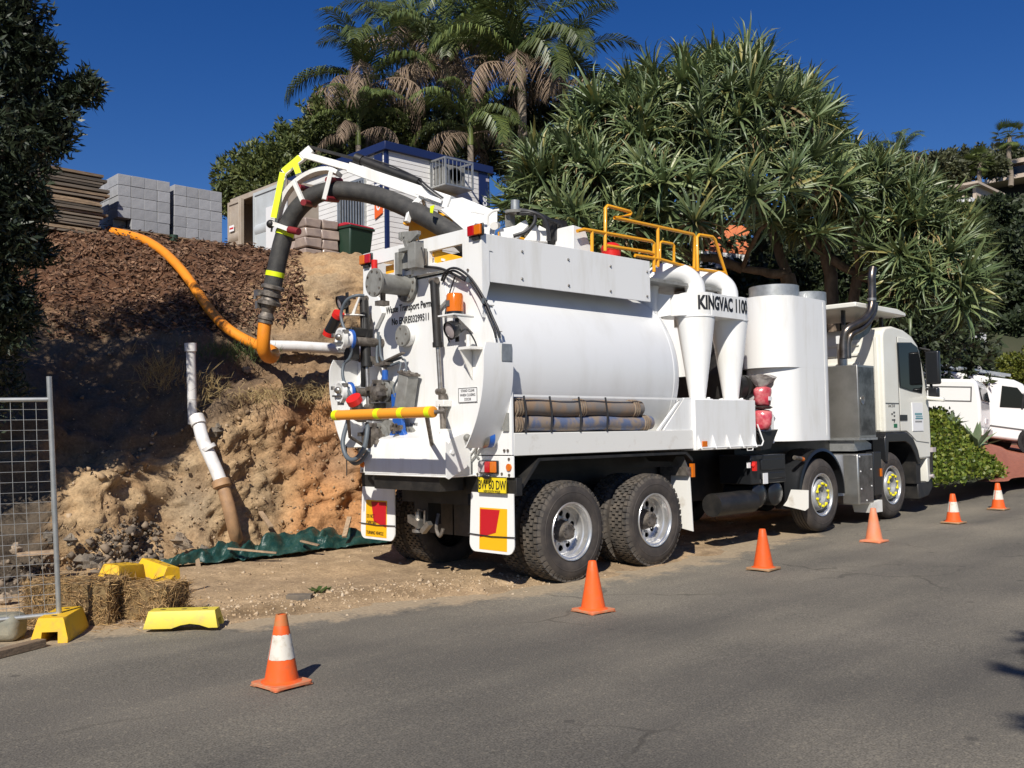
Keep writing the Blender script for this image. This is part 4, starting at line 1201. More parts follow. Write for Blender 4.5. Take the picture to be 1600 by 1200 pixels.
b.beam((-0.163, 1.034, 1.253), (-0.142, 1.594, 1.201), 0.03, 0.045)
b.build('bar_bracket', 'dirty_steel', T)

# --- hoses on the door
hoses = [
 ([(-0.180, 0.862, 3.161), (-0.220, 0.760, 3.224), (-0.240, 0.624, 3.250), (-0.220, 0.507, 3.217), (-0.200, 0.356, 3.096), (-0.180, 0.201, 2.886), (-0.160, 0.106, 2.694), (-0.150, 0.045, 2.575), (-0.140, 0.030, 2.492)], 0.013, 'hose_thin'),
 ([(-0.180, 0.831, 3.144), (-0.200, 0.754, 3.206), (-0.220, 0.638, 3.228), (-0.200, 0.551, 3.192), (-0.180, 0.418, 3.092), (-0.160, 0.271, 2.902), (-0.140, 0.174, 2.708), (-0.130, 0.122, 2.583), (-0.120, 0.107, 2.500)], 0.012, 'hose_thin'),
 ([(-0.180, 1.289, 3.368), (-0.180, 1.092, 3.334), (-0.180, 0.859, 3.282), (-0.200, 0.612, 3.180), (-0.190, 0.475, 3.111)], 0.014, 'hose_thin'),
 ([(-0.140, 0.692, 3.184), (-0.140, 0.788, 3.009), (-0.140, 0.854, 2.815), (-0.140, 0.847, 2.647), (-0.130, 0.810, 2.511)], 0.008, 'hose_thin'),
 ([(-0.420, 1.910, 3.099), (-0.500, 1.954, 3.097), (-0.550, 2.067, 3.049), (-0.560, 2.154, 2.915), (-0.560, 2.118, 2.783), (-0.540, 2.049, 2.658), (-0.500, 2.048, 2.518), (-0.500, 2.087, 2.414), (-0.520, 2.171, 2.348), (-0.550, 2.140, 2.203), (-0.580, 1.986, 2.040), (-0.620, 1.831, 1.950)], 0.018, 'hose_grey'),
 ([(-0.163, 1.984, 2.679), (-0.163, 1.963, 2.446), (-0.163, 1.858, 2.372), (-0.163, 1.583, 2.404)], 0.016, 'hose_grey'),
 ([(-0.163, 2.005, 2.721), (-0.195, 1.995, 2.404), (-0.195, 1.858, 2.320), (-0.195, 1.583, 2.351)], 0.016, 'hose_grey'),
 ([(-0.163, 1.562, 2.383), (-0.195, 1.467, 2.341), (-0.205, 1.456, 2.130), (-0.227, 1.499, 2.056)], 0.012, 'hose_grey'),
 ([(-0.184, 1.562, 2.351), (-0.227, 1.562, 2.182), (-0.227, 1.646, 2.077), (-0.227, 1.625, 1.971)], 0.012, 'hose_grey'),
 ([(-0.395, 2.280, 1.729), (-0.522, 2.195, 1.496), (-0.543, 2.090, 1.327), (-0.543, 1.921, 1.306), (-0.501, 1.815, 1.433), (-0.459, 1.815, 1.623), (-0.417, 1.879, 1.686)], 0.026, 'hose_grey'),
 ([(-0.374, 2.301, 1.729), (-0.501, 2.238, 1.454), (-0.480, 2.069, 1.264), (-0.480, 1.900, 1.285), (-0.459, 1.794, 1.391)], 0.022, 'hose_grey'),
 ([(-0.459, 2.217, 1.443), (-0.459, 2.217, 1.116)], 0.006, 'hose_thin'),
 ([(-0.290, 0.485, 2.552), (-0.248, 0.401, 2.605), (-0.163, 0.380, 2.499), (-0.142, 0.359, 2.404)], 0.008, 'hose_thin'),
]
for pts, r, m in hoses:
    b = MB(); b.tube(smooth_path(pts, 6), r, 8); b.build('hydraulic_hose', m, T, smooth=60)
b = MB(); b.box(-0.19, -0.05, -0.048, -0.042, 2.26, 2.43); b.build('hose_bracket', 'galv', T, bevel=0.004)
b = MB()
for q in ((-0.190, 0.416, 3.111), (-0.170, 0.213, 2.876)): b.cyl(V(q) - V((0.0, 0.012, -0.02)), V(q) + V((0.0, 0.012, -0.02)), 0.03)
b.build('hose_clip', 'hose_grey', T)

# --- triangular rear corner plates, light plates, bumper, flaps: right and left
for side in (0, 1):
    m = (lambda y: y) if side == 0 else (lambda y: 2.55 - y)
    def bx_(b, x0, x1, y0, y1, z0, z1):
        a, c = sorted((m(y0), m(y1))); b.box(x0, x1, a, c, z0, z1)
    b = MB(); b.prism([(-0.03, m(0.0), 2.05), (-0.03, m(0.0), 1.345), (-0.03, m(0.62), 1.345), (-0.03, m(0.42), 1.52)], (0.03, 0, 0))
    b.build('corner_plate', 'white', T, bevel=0.003)
    b = MB(); bx_(b, -0.035, -0.015, -0.02, 0.66, 1.125, 1.335)
    lp = b.build('light_plate', 'white', T, bevel=0.004)
    b = MB(); bx_(b, -0.06, -0.035, 0.18, 0.46, 1.16, 1.29); cl = b.build('tail_light', 'black_gloss', T, bevel=0.008)
    for k, (y0, y1, mm, nm) in enumerate(((0.355, 0.445, 'clear_lens', 'reversing_lens'), (0.275, 0.350, 'red_lens', 'red_lens'), (0.190, 0.270, 'amber', 'amber_lens'))):
        b = MB(); bx_(b, -0.085, -0.060, y0, y1, 1.17, 1.28); b.build(nm, mm, cl, bevel=0.006)
    b = MB(); b.cyl((-0.034, m(0.035), 1.225), (-0.05, m(0.035), 1.225), 0.036, 18); b.build('reflector', 'amber', lp)
    b = MB()
    for (y, z) in ((0.035, 1.305), (0.035, 1.15), (0.64, 1.15), (0.5, 1.15), (0.14, 1.16), (0.1, 1.39), (0.05, 1.39)): b.cyl((-0.034, m(y), z), (-0.045, m(y), z), 0.014, 8)
    b.build('bolt', 'dirty_steel', lp)
    b = MB(); bx_(b, -0.005, 0.075, -0.03, 0.72, 0.945, 1.12); b.build('rear_beam', 'black', T, bevel=0.004)
    # white mud flap with red and yellow marker board
    b = MB()
    n = 10; yy0, yy1 = 0.0, 0.625
    rc = 0.09
    outl = [(yy0, 0.965), (yy1, 0.965)]
    outl += [(yy1 + 0.015 - rc + rc * math.cos(a), 0.37 + rc - rc * math.sin(a)) for a in [k * math.pi / 2 / 5 for k in range(6)]]
    outl += [(yy0 - 0.015 + rc - rc * math.sin(a), 0.37 + rc - rc * math.cos(a)) for a in [k * math.pi / 2 / 5 for k in range(6)]]
    b.prism([(-0.02 - 0.03 * (0.965 - z), m(y), z) for (y, z) in outl], (0.012, 0, 0))
    fl = b.build('mud_flap', 'white', T)
    def fx(z): return -0.02 - 0.03 * (0.965 - z)
    y0, y1, z0, z1 = 0.085, 0.49, 0.398, 0.815
    def bd(b, pts, off):
        b.prism([(fx(z) - off, m(y), z) for (y, z) in pts], (-0.003, 0, 0))
    b = MB(); bd(b, [(y0, z0), (y1, z0), (y1, z1), (y0, z1)], 0.0); mk = b.build('marker_board', 'haz_yellow', T)
    b = MB(); bd(b, [(0.478, 0.80), (0.19, 0.80), (0.245, 0.575), (0.478, 0.515)], 0.0035); b.build('red_panel', 'haz_red', mk)
    if side == 1:
        for s, zz, hh, sq in (('DO NOT', 0.61, 0.045, 0.62), ('OVERTAKE', 0.535, 0.045, 0.62), ('TURNING VEHICLE', 0.425, 0.040, 0.70)):
            text('marker_lettering', s, (fx(zz) - 0.004, m(0.105), zz), (0, -1, 0), (0, 0, 1), hh, 'ink', mk, squeeze=sq)
    b = MB(); b.tube([(fx(0.55) - 0.01, m(-0.03), 0.545), (fx(0.55) - 0.014, m(0.3), 0.535), (fx(0.55) - 0.01, m(0.655), 0.545)], 0.006, 6); b.build('flap_wire', 'hose_thin', fl)
    # inner dark flap
    b = MB(); bx_(b, 0.40, 0.412, 0.72 if side else 0.95, 1.15 if side else 1.42, 0.44, 0.98); b.build('inner_flap', 'flap', T)
# number plate
b = MB(); b.box(-0.06, -0.052, 0.055, 0.475, 0.965, 1.128)
pl = b.build('number_plate', 'plate_yellow', T, bevel=0.004)
text('plate_lettering', 'BW 60 DW', (-0.0605, 0.265, 1.005), (0, -1, 0), (0, 0, 1), 0.092, 'ink', pl, align='CENTER', squeeze=0.64, bold=0.008)
text('plate_lettering', 'NEW SOUTH WALES', (-0.0605, 0.265, 0.974), (0, -1, 0), (0, 0, 1), 0.022, 'ink', pl, align='CENTER', squeeze=0.85)
b = MB()
for (y0, y1, z0, z1) in ((0.055, 0.475, 1.121, 1.128), (0.055, 0.475, 0.965, 0.971), (0.055, 0.061, 0.971, 1.121), (0.469, 0.475, 0.971, 1.121)): b.box(-0.0615, -0.060, y0, y1, z0, z1)
b.build('plate_border', 'ink', pl)
b = MB(); b.sphere((-0.10, 0.30, 1.135), (0.03, 0.06, 0.03)); b.build('plate_lamp', 'black_gloss', T)

# blue ringed valve on the right corner plate
vc = V((-0.14, 0.26, 1.52))
b = MB(); b.lathe(vc, (-1, 0.3, 0), [(-0.06, 0.10), (0.0, 0.10)], 24); bl = b.build('corner_valve', 'blue', T)
b = MB(); b.lathe(vc, (-1, 0.3, 0), [(0.001, 0.105), (0.05, 0.105), (0.052, 0.06), (0.03, 0.03)], 24); b.cyl(vc + V((0.02, 0, 0)), vc + V((0.13, 0, 0)), 0.05)
b.build('valve_face', 'steel', bl)
b = MB(); b.box(-0.05, -0.032, 0.03, 0.11, 1.58, 1.76); b.tube([vc + V((-0.06, 0.05, -0.06)), vc + V((-0.05, 0.10, -0.16)), vc + V((-0.02, 0.08, -0.22))], 0.015, 6); b.sphere(vc + V((-0.05, 0.22, 0.0)), 0.04)
b.build('valve_handle', 'grey_paint', bl)

# pentagon bracket at the lower right edge of the door, pan under the collar
b = MB(); b.prism([(-0.47, 0.475, 1.49), (-0.20, 0.475, 1.30), (-0.20, 0.475, 1.23), (-0.44, 0.475, 1.115), (-0.47, 0.475, 1.13)], (0, 0.012, 0))
b.cyl((-0.40, 0.46, 1.38), (-0.40, 0.48, 1.38), 0.02)
b.build('lower_bracket', 'white', T)

# --- side rail, stowage cage and storage box
b = MB(); b.box(0.0, 2.975, 0.0, 0.06, 1.335, 1.56)
b.box(0.06, 2.975, 0.06, 0.50, 1.535, 1.56)
b.build('side_rail', 'white_dirty', T, bevel=0.006)
b = MB(); b.box(0.0, 2.975, 2.49, 2.55, 1.335, 1.56); b.build('side_rail', 'white_dirty', T, bevel=0.006)
b = MB(); b.beam((0.0, 0.03, 1.93), (2.82, 0.03, 1.93), 0.022, 0.022)
b.prism([(2.32, 0.02, 1.562), (2.36, 0.02, 1.562), (2.80, 0.02, 1.92), (2.76, 0.02, 1.92)], (0, 0.03, 0))
b.prism([(2.42, 0.015, 1.562), (2.98, 0.015, 1.562), (2.98, 0.015, 1.945), (2.84, 0.015, 1.945)], (0, 0.04, 0))
b.build('stowage_frame', 'white', T)
for u in (812, 851, 896, 937):
    x = {812: 0.16, 851: 0.53, 896: 0.97, 937: 1.40}[u]
    b = MB(); b.tube([(x, 0.015, 1.93), (x + 0.01, -0.005, 1.75), (x, -0.002, 1.56)], 0.011, 6); b.build('stowage_strap', 'hose_thin', T)
b = MB(); b.box(2.98, 4.30, -0.03, 0.62, 1.315, 1.93)
sb = b.build('storage_box', 'white', T, bevel=0.008)
b = MB()
for x in (3.02, 3.32, 3.62, 3.92, 4.22):
    b.prism([(x, -0.032, 1.33), (x, -0.09, 1.33), (x, -0.032, 1.50)], (0.014, 0, 0))
b.cyl((3.0, -0.07, 1.345), (4.30, -0.07, 1.345), 0.010, 8)
b.tube([(4.32, -0.04, 1.62), (4.40, -0.07, 1.40), (4.36, -0.07, 1.345), (4.26, -0.07, 1.345)], 0.010, 6)
b.tube([(4.02, -0.06, 1.345), (4.04, -0.06, 1.29), (4.16, -0.06, 1.29), (4.18, -0.06, 1.345)], 0.007, 6)
b.build('box_hinge_rib', 'white', sb)
b = MB(); b.box(3.10, 3.20, -0.045, -0.032, 1.355, 1.425); b.build('side_marker', 'amber', sb, bevel=0.004)
b = MB()
for x in (3.05, 3.55, 4.15): b.lathe((x, 0.2, 1.93), (0, 0, 1), [(0, 0.03), (0.02, 0.02)], 10)
b.build('box_top_bolt', 'steel', sb)

# --- two cyclones joined by a lettered plate, with elbows over the top
CY, CR = 0.30, 0.245
X1 = (3.504, 0.300, 3.191)[0]; X2 = (4.247, 0.300, 3.211)[0]
for k, x in enumerate((X1, X2)):
    b = MB(); b.lathe((x, CY, 1.93), (0, 0, 1), [(0, 0.19), (0.015, 0.19), (0.016, 0.105), (0.05, 0.105), (1.04, CR), (1.34, CR), (1.345, CR - 0.02)], 40)
    cyc = b.build('cyclone', 'white', T)
    b = MB(); b.lathe((x, CY, 2.965), (0, 0, 1), [(0, CR + 0.001), (0.002, CR + 0.008), (0.02, CR + 0.008), (0.022, CR + 0.001)], 40, False, False); b.bolts((x, CY, 1.945), (0, 0, 1), 0.15, 6, 0.018, 0.02)
    b.build('cyclone_flange', 'white', cyc)
    b = MB(); b.tube(smooth_path([(x, CY, 3.27), (x, CY, 3.36), (x - 0.03, CY + 0.03, 3.45), (x - 0.13, CY + 0.10, 3.53), (x - 0.28, CY + 0.20, 3.55), (x - 0.42, CY + 0.28, 3.50), (x - 0.50, CY + 0.33, 3.39), (x - 0.52, CY + 0.34, 3.2), (x - 0.52, CY + 0.34, 2.9)], 5), 0.128, 22)
    b.build('cyclone_elbow', 'white', cyc, smooth=60)
b = MB(); b.box(X1, X2, CY - CR - 0.006, CY - CR + 0.012, 2.975, 3.262); b.box(X1, X2, CY - CR + 0.012, CY + CR, 3.24, 3.262); b.box(X1, X2, CY - CR + 0.012, CY + CR, 2.975, 2.99)
b.build('name_plate', 'white', T)
b = MB(); b.lathe((X1 - 0.10, CY + 0.15, 2.985), (0, 0, 1), [(0, 0.25), (0.265, 0.25)], 40); b.prism([(X1 - 0.38, CY + 0.10, 2.99), (X1 - 0.38, CY + 0.10, 3.24), (X1 - 0.60, CY + 0.35, 3.30), (X1 - 0.60, CY + 0.35, 2.95)], (0.1, 0.25, 0))
b.build('inlet_duct', 'white', T)
def bend_name(x, y, z, s0=-0.205):
    r = CR + 0.006 + z
    s = s0 + x
    zz = 3.065 + y
    if s < 0:
        a = -s / CR
        return V((X1 - math.sin(a) * r, CY - math.cos(a) * r, zz))
    if s < X2 - X1:
        return V((X1 + s, CY - r - 0.003, zz))
    a = (s - (X2 - X1)) / CR
    return V((X2 + math.sin(a) * r, CY - math.cos(a) * r, zz))
text('model_lettering', 'KINGVAC 1100', (0, 0, 0), (1, 0, 0), (0, 0, 1), 0.165, 'ink', T, bold=0.04, bend=bend_name, width=0.205 + X2 - X1 + 0.055)

# --- silencer housing: big white rounded box with two steel outlets on top
def rbox_outline(x0, x1, y0, y1, r, n=8):
    pts = []
    for (cx_, cy_, a0_) in ((x1 - r, y0 + r, -math.pi / 2), (x1 - r, y1 - r, 0), (x0 + r, y1 - r, math.pi / 2), (x0 + r, y0 + r, math.pi)):
        pts += [(cx_ + r * math.cos(a0_ + k * math.pi / 2 / n), cy_ + r * math.sin(a0_ + k * math.pi / 2 / n)) for k in range(n + 1)]
    return pts
SX0, SX1 = 5.06, 6.58
b = MB(); b.prism([(x, y, 2.40) for x, y in rbox_outline(SX0, SX1, 0.0, 0.80, 0.39, 14)], (0, 0, 0.99))
sil = b.build('silencer_housing', 'white', T)
b = MB(); b.prism([(x, y, 1.385) for x, y in rbox_outline(SX0 + 0.09, SX1, 0.0, 0.80, 0.39, 14)], (0, 0, 1.016))
b.build('silencer_housing', 'white', T)
b = MB(); b.prism([(x, y, 1.385) for x, y in rbox_outline(SX0, SX1, 1.75, 2.52, 0.38, 8)], (0, 0, 2.0)); b.build('silencer_housing', 'white', T, bevel=0.01)
b = MB(); b.box(5.3, 6.5, 0.9, 1.7, 1.36, 3.2); b.build('engine_block', 'black', T)
b = MB()
b.prism([(6.19, -0.003, 1.45), (6.19, -0.003, 3.36), (6.20, -0.003, 3.36), (6.20, -0.003, 1.45)], (0, 0.004, 0))
b.build('housing_seam', 'white_dirty', sil)
b = MB(); b.box(4.72, 5.10, 0.18, 0.7, 1.36, 1.75); b.build('housing_foot', 'white', T, bevel=0.01)
q = (5.535, 0.390, 3.508)
b = MB(); b.lathe((q[0], 0.39, 3.385), (0, 0, 1), [(0, 0.365), (0.012, 0.365), (0.013, 0.345), (0.175, 0.345), (0.177, 0.33), (0.02, 0.325)], 48, cap1=True)
b.bolts((q[0], 0.39, 3.392), (0, 0, 1), 0.355, 14, 0.010, 0.02); b.build('air_outlet', 'galv', T)
q2 = (6.444, 0.410, 3.563)
b = MB(); b.lathe((q2[0], 0.41, 3.385), (0, 0, 1), [(0, 0.30), (0.165, 0.30), (0.167, 0.285), (0.02, 0.28)], 44); b.build('air_outlet', 'galv', T)
b = MB()
for (x, y) in ((5.85, 0.08), (6.48, 0.25)):
    b.tube([(x - 0.03, y, 3.395), (x - 0.03, y, 3.44), (x, y, 3.46), (x + 0.03, y, 3.44), (x + 0.03, y, 3.395)], 0.008, 6)
b.split('lifting_eye', 'white', sil)
# yellow post and dark fittings between cyclone and housing
b = MB(); b.box(4.62, 4.68, 0.45, 0.51, 1.9, 3.0); b.box(4.74, 4.78, 0.47, 0.51, 1.9, 3.0); b.split('ladder_post', 'rail_yellow', T)
b = MB(); b.cyl((4.50, 0.30, 2.12), (4.62, 0.30, 2.12), 0.16, 20); b.cyl((4.40, 0.36, 2.12), (4.50, 0.34, 2.12), 0.18, 20); b.box(4.40, 5.0, 0.5, 1.5, 1.4, 2.3); b.build('blower_inlet', 'black', T)
b = MB(); b.cyl((4.63, 0.28, 2.10), (4.85, 0.24, 2.10), 0.10, 20); b.build('blower_pipe', 'white_dirty', T)
b = MB(); b.prism([(4.45, 0.02, 1.50), (4.92, 0.02, 1.55), (4.72, 0.02, 1.30), (4.48, 0.02, 1.28)], (0, 0.3, 0)); b.build('holder_tray', 'black', T)

# --- stainless cabinet behind the cab
b = MB(); b.box(7.17, 7.72, 0.0, 0.62, 1.40, 2.50)
cb = b.build('steel_cabinet', 'stainless', T, bevel=0.008)
b = MB(); b.box(7.20, 7.70, -0.006, 0.0, 1.44, 2.47); b.build('cabinet_door', 'checker', cb)
b = MB(); b.lathe((7.30, -0.006, 1.97), (0, -1, 0), [(0, 0.07), (0.006, 0.07), (0.007, 0.05), (0.002, 0.04)], 18); b.build('cabinet_latch', 'steel', cb)
b = MB(); b.box(7.15, 7.74, -0.01, 0.64, 1.365, 1.40); b.build('cabinet_base', 'galv', T)
# --- cab
prof = [(8.08, 1.47), (8.08, 2.95), (8.10, 3.05), (8.20, 3.13), (8.45, 3.165), (8.85, 3.13), (9.15, 3.05), (9.38, 2.90), (9.52, 2.60), (9.66, 2.18), (9.74, 1.95), (9.76, 1.30), (9.72, 1.02), (9.30, 1.02), (9.22, 1.18), (9.05, 1.36), (8.80, 1.47)]
b = MB(); b.prism([(x, 0.02, z) for x, z in prof], (0, 2.46, 0))
cab = b.build('cab', 'cab_white', T, bevel=0.035, seg=3)
b = MB()
for z in (2.86, 2.70, 2.54): b.box(8.055, 8.085, 0.40, 1.2, z, z + 0.05)
for z in (2.25, 2.13, 2.01): b.prism([(8.085, 0.16, z), (8.085, 0.34, z), (8.085, 0.34, z + 0.05)], (-0.03, 0, 0))
b.box(8.06, 8.085, 0.10, 0.16, 1.5, 2.98)
b.split('cab_rear_rib', 'cab_white', cab, bevel=0.008)
dpts = [(8.60, 1.49), (8.60, 3.0), (9.12, 2.99), (9.33, 2.86), (9.47, 2.56), (9.60, 2.16), (9.66, 1.92), (9.66, 1.28), (9.40, 1.30), (9.16, 1.32), (8.98, 1.42), (8.80, 1.49)]
b = MB(); b.prism([(x, 0.02, z) for x, z in dpts], (0, -0.012, 0))
dr = b.build('cab_door', 'cab_white', T, bevel=0.006)
wp = [(8.585, 0.000, 2.889), (9.083, 0.000, 2.915), (9.297, 0.000, 2.851), (9.402, 0.000, 2.632), (9.444, 0.000, 2.260), (9.406, 0.000, 2.121), (8.971, 0.000, 2.155), (8.621, -0.000, 2.200)]
ctr = sum((V(p) for p in wp), V()) / len(wp)
b = MB(); b.prism([(ctr.x + (p[0] - ctr.x) * 1.05, 0.008, ctr.z + (p[2] - ctr.z) * 1.05) for p in wp], (0, -0.008, 0)); b.build('window_seal', 'black_gloss', dr)
b = MB(); b.prism([(p[0], 0.0, p[2]) for p in wp], (0, -0.006, 0)); b.build('window_glass', 'glass', dr)
h0 = (8.584, 0.000, 1.748); h1 = (8.833, 0.000, 1.655)
b = MB(); b.box(h0[0], h1[0], -0.004, 0.008, h1[2], h0[2]); b.build('door_handle', 'black_gloss', dr, bevel=0.004)
s0 = (9.025, 0.000, 1.947); s1 = (9.425, 0.000, 1.483)
b = MB(); b.box(s0[0], s1[0], -0.002, 0.008, s1[2], s0[2]); sk = b.build('door_sign', 'paper', dr)
w = s1[0] - s0[0]; hh = s0[2] - s1[2]
b = MB(); b.box(s0[0] + 0.25 * w, s1[0] - 0.04 * w, -0.004, -0.002, s0[2] - 0.585 * hh, s0[2] - 0.545 * hh); b.build('teal_stripe', 'teal_ink', dr)
b = MB()
for k in range(7): b.box(s0[0] + (0.22 + 0.10 * k) * w, s0[0] + (0.29 + 0.10 * k) * w, -0.004, -0.002, s0[2] - 0.44 * hh, s0[2] - 0.365 * hh)
for k in range(6): b.box(s0[0] + (0.30 + 0.11 * k) * w, s0[0] + (0.37 + 0.11 * k) * w, -0.004, -0.002, s0[2] - 0.525 * hh, s0[2] - 0.46 * hh)
b.build('sign_print', 'teal_ink', dr)
b = MB()
for k in range(7): b.box(s0[0] + (0.24 + 0.095 * k) * w, s0[0] + (0.30 + 0.095 * k) * w, -0.004, -0.002, s0[2] - 0.70 * hh, s0[2] - 0.64 * hh)
b.build('sign_print', 'dim_ink', dr)
b = MB(); b.box(8.11, 8.59, 0.012, 0.02, 1.925, 1.937)
b.box(8.585, 8.595, 0.012, 0.022, 1.49, 3.0); b.build('panel_gap', 'dim_ink', cab)
text('unit_lettering', 'Unit 2318', (8.193, 0.019, 1.869), (1, 0, 0), (0, 0, 1), 0.045, 'dim_ink', cab, squeeze=0.95)
b = MB(); q = (8.399, 0.000, 1.728)
for (dx, dz, ww, h_) in ((-0.10, 0.02, 0.05, 0.025), (-0.03, 0.045, 0.06, 0.025), (-0.02, -0.01, 0.05, 0.025), (-0.09, -0.07, 0.12, 0.02), (-0.02, -0.10, 0.03, 0.05)): b.box(q[0] + dx, q[0] + dx + ww, 0.015, 0.019, q[2] + dz, q[2] + dz + h_)
b.build('side_mark', 'dim_ink', cab)
b = MB(); q = (8.432, 0.000, 1.575); b.box(q[0] - 0.06, q[0] + 0.06, 0.015, 0.019, q[2] - 0.03, q[2] + 0.03); b.build('green_sticker', 'green_ink', cab)
b = MB(); b.prism([(9.40, 0.03, 2.87), (9.43, 0.03, 2.87), (9.70, 0.03, 2.12), (9.67, 0.03, 2.12)], (0, 2.44, 0)); b.build('windscreen', 'glass', cab)
# wheel arch trim
b = MB()
arc = [(8.02, 1.02), (8.02, 1.38), (8.08, 1.465), (8.80, 1.465), (9.04, 1.355), (9.20, 1.17), (9.29, 0.95), (9.17, 0.95), (9.08, 1.10), (8.93, 1.25), (8.74, 1.32), (8.14, 1.32), (8.10, 1.02)]
b.prism([(x, 0.0, z) for x, z in arc], (0, 0.55, 0)); b.build('wheel_arch', 'black_gloss', cab, bevel=0.012)
# front corner and bumper
b = MB(); b.prism([(9.70, 0.03, 1.28), (9.86, 0.08, 1.22), (9.86, 0.08, 0.68), (9.62, 0.03, 0.62), (9.58, 0.03, 1.0)], (0, 2.4, 0)); bm = b.build('bumper', 'cab_white', T, bevel=0.02)
b = MB(); b.box(9.74, 9.80, 0.02, 0.05, 0.78, 1.12); b.build('bumper_grille', 'black', bm)
b = MB(); b.cyl((9.80, 0.06, 0.72), (9.80, 0.02, 0.72), 0.035, 12); b.box(9.82, 9.94, 0.02, 0.10, 1.12, 1.2); b.build('side_lamp', 'clear_lens', bm)
b = MB(); b.prism([(9.20, 0.02, 0.62), (9.20, 0.02, 0.36), (9.60, 0.02, 0.40), (9.95, 0.10, 0.52), (9.95, 0.10, 0.66)], (0, 2.4, 0)); b.build('front_step', 'black', T, bevel=0.02)
b = MB(); b.box(9.15, 9.32, 0.03, 0.35, 0.62, 0.98); b.build('step_well', 'black', T)
# mirrors
mt = (9.550, -0.029, 2.808); mb_ = (9.550, -0.261, 2.250); m2 = (9.550, -0.109, 2.129)
b = MB(); b.box(9.50, 9.60, mb_[1], mt[1], mb_[2], mt[2]); mr = b.build('mirror', 'black_gloss', T, bevel=0.03, seg=3)
b = MB(); b.box(9.52, 9.62, mb_[1] + 0.04, mt[1] - 0.02, m2[2] - 0.10, m2[2] + 0.07); b.build('mirror_wide', 'black_gloss', mr, bevel=0.03, seg=3)
b = MB(); b.obox((9.56, (mb_[1] + mt[1]) / 2 - 0.02, m2[2] - 0.12), (0.05, 0, 0), (0, 0.14, 0.02), (0, 0, 0.035)); b.build('mirror_cap', 'cab_white', mr, bevel=0.02)
b = MB(); b.tube([(9.45, 0.03, 2.86), (9.56, -0.1, 2.82)], 0.02, 8); b.tube([(9.60, 0.03, 2.16), (9.56, -0.1, 2.2)], 0.02, 8); b.tube([(9.58, 0.0, 2.9), (9.72, -0.05, 2.1)], 0.025, 8); b.build('mirror_arm', 'black', mr)
# canopy over the cab
b = MB(); b.prism([(7.36, 0.08, 3.40), (7.36, 0.08, 3.475), (8.8, 0.08, 3.475), (9.10, 0.08, 3.43), (9.10, 0.08, 3.37)], (0, 2.35, 0))
b.build('cab_canopy', 'cab_white', T, bevel=0.015)
b = MB()
for x in (7.6, 8.9):
    for y in (0.4, 2.1): b.box(x, x + 0.05, y, y + 0.05, 3.0, 3.40)
b.split('canopy_leg', 'black', T)
# exhaust stack
b = MB(); b.tube(smooth_path([(7.149, 0.200, 2.605), (7.168, 0.200, 2.879), (7.201, 0.160, 3.034), (7.335, 0.080, 3.123), (7.467, 0.020, 3.195), (7.603, -0.010, 3.311), (7.679, -0.020, 3.464), (7.706, -0.020, 3.685), (7.710, -0.020, 3.885), (7.763, -0.020, 4.020)], 5), 0.062, 16)
exs = b.build('exhaust_pipe', 'chrome', T, smooth=60)
b = MB(); b.tube(smooth_path([(7.212, 0.160, 2.605), (7.228, 0.160, 2.840), (7.281, 0.120, 2.977), (7.455, 0.060, 3.061), (7.592, 0.000, 3.172), (7.732, -0.020, 3.329), (7.786, -0.020, 3.473)], 5), 0.05, 14)
b.build('exhaust_pipe', 'chrome', T, smooth=60)
b = MB(); q = [(7.220, 0.100, 2.962), (7.535, 0.100, 3.049), (7.905, 0.100, 3.173), (7.808, 0.100, 3.026), (7.482, 0.100, 2.898), (7.254, 0.100, 2.876)]; b.prism(q, (0, 0.02, 0)); b.build('heat_shield', 'chrome', T)
b = MB(); b.lathe((7.682, -0.020, 3.504), (0, 0, 1), [(0, 0.07), (0.04, 0.07)], 16); b.build('pipe_clamp', 'steel', exs)
b = MB(); q = (7.400, 0.350, 2.904); b.box(q[0] - 0.16, q[0] + 0.22, 0.3, 0.36, q[2] - 0.06, q[2] + 0.06); b.build('stack_bracket', 'white', T)
b = MB(); b.cyl((7.62, 0.46, 2.3), (7.62, 0.46, 2.98), 0.075, 16); b.build('exhaust_riser', 'galv', T)

# --- chassis, axles and the black things under the deck
b = MB()
for y in (0.80, 1.66): b.box(0.05, 9.4, y, y + 0.09, 0.82, 1.10)
b.box(0.10, 9.0, 0.89, 1.66, 0.95, 1.08)
b.box(0.02, 4.6, 0.72, 1.84, 1.10, 1.335)
b.box(4.6, 8.0, 0.5, 2.1, 1.10, 1.36)
b.box(0.02, 0.10, 0.72, 1.84, 0.82, 1.335)
b.build('chassis_frame', 'black', T)
b = MB()
for x, z in ((0.82, 0.53), (2.21, 0.55), (6.08, 0.60), (8.30, 0.63)):
    b.cyl((x, 0.5, z), (x, 2.05, z), 0.085, 12)
    if x < 5: b.sphere((x, 1.28, z), (0.24, 0.26, 0.24))
b.build('axle', 'black', T)
b = MB(); b.box(0.55, 2.5, 0.72, 1.85, 0.60, 0.95); b.box(3.3, 5.2, 0.75, 2.4, 0.62, 1.1); b.box(6.6, 7.7, 0.7, 2.3, 0.5, 1.1); b.split('suspension_block', 'black', T)
for (y0, y1) in ((0.02, 0.68), (1.88, 2.52)):
    b = MB(); b.prism([(0.06, y0, 0.98), (0.36, y0, 1.305), (2.86, y0, 1.305), (2.98, y0, 1.22), (2.98, y0, 1.18), (2.84, y0, 1.275), (0.38, y0, 1.275), (0.09, y0, 0.96)], (0, y1 - y0, 0)); b.build('mudguard', 'black', T)
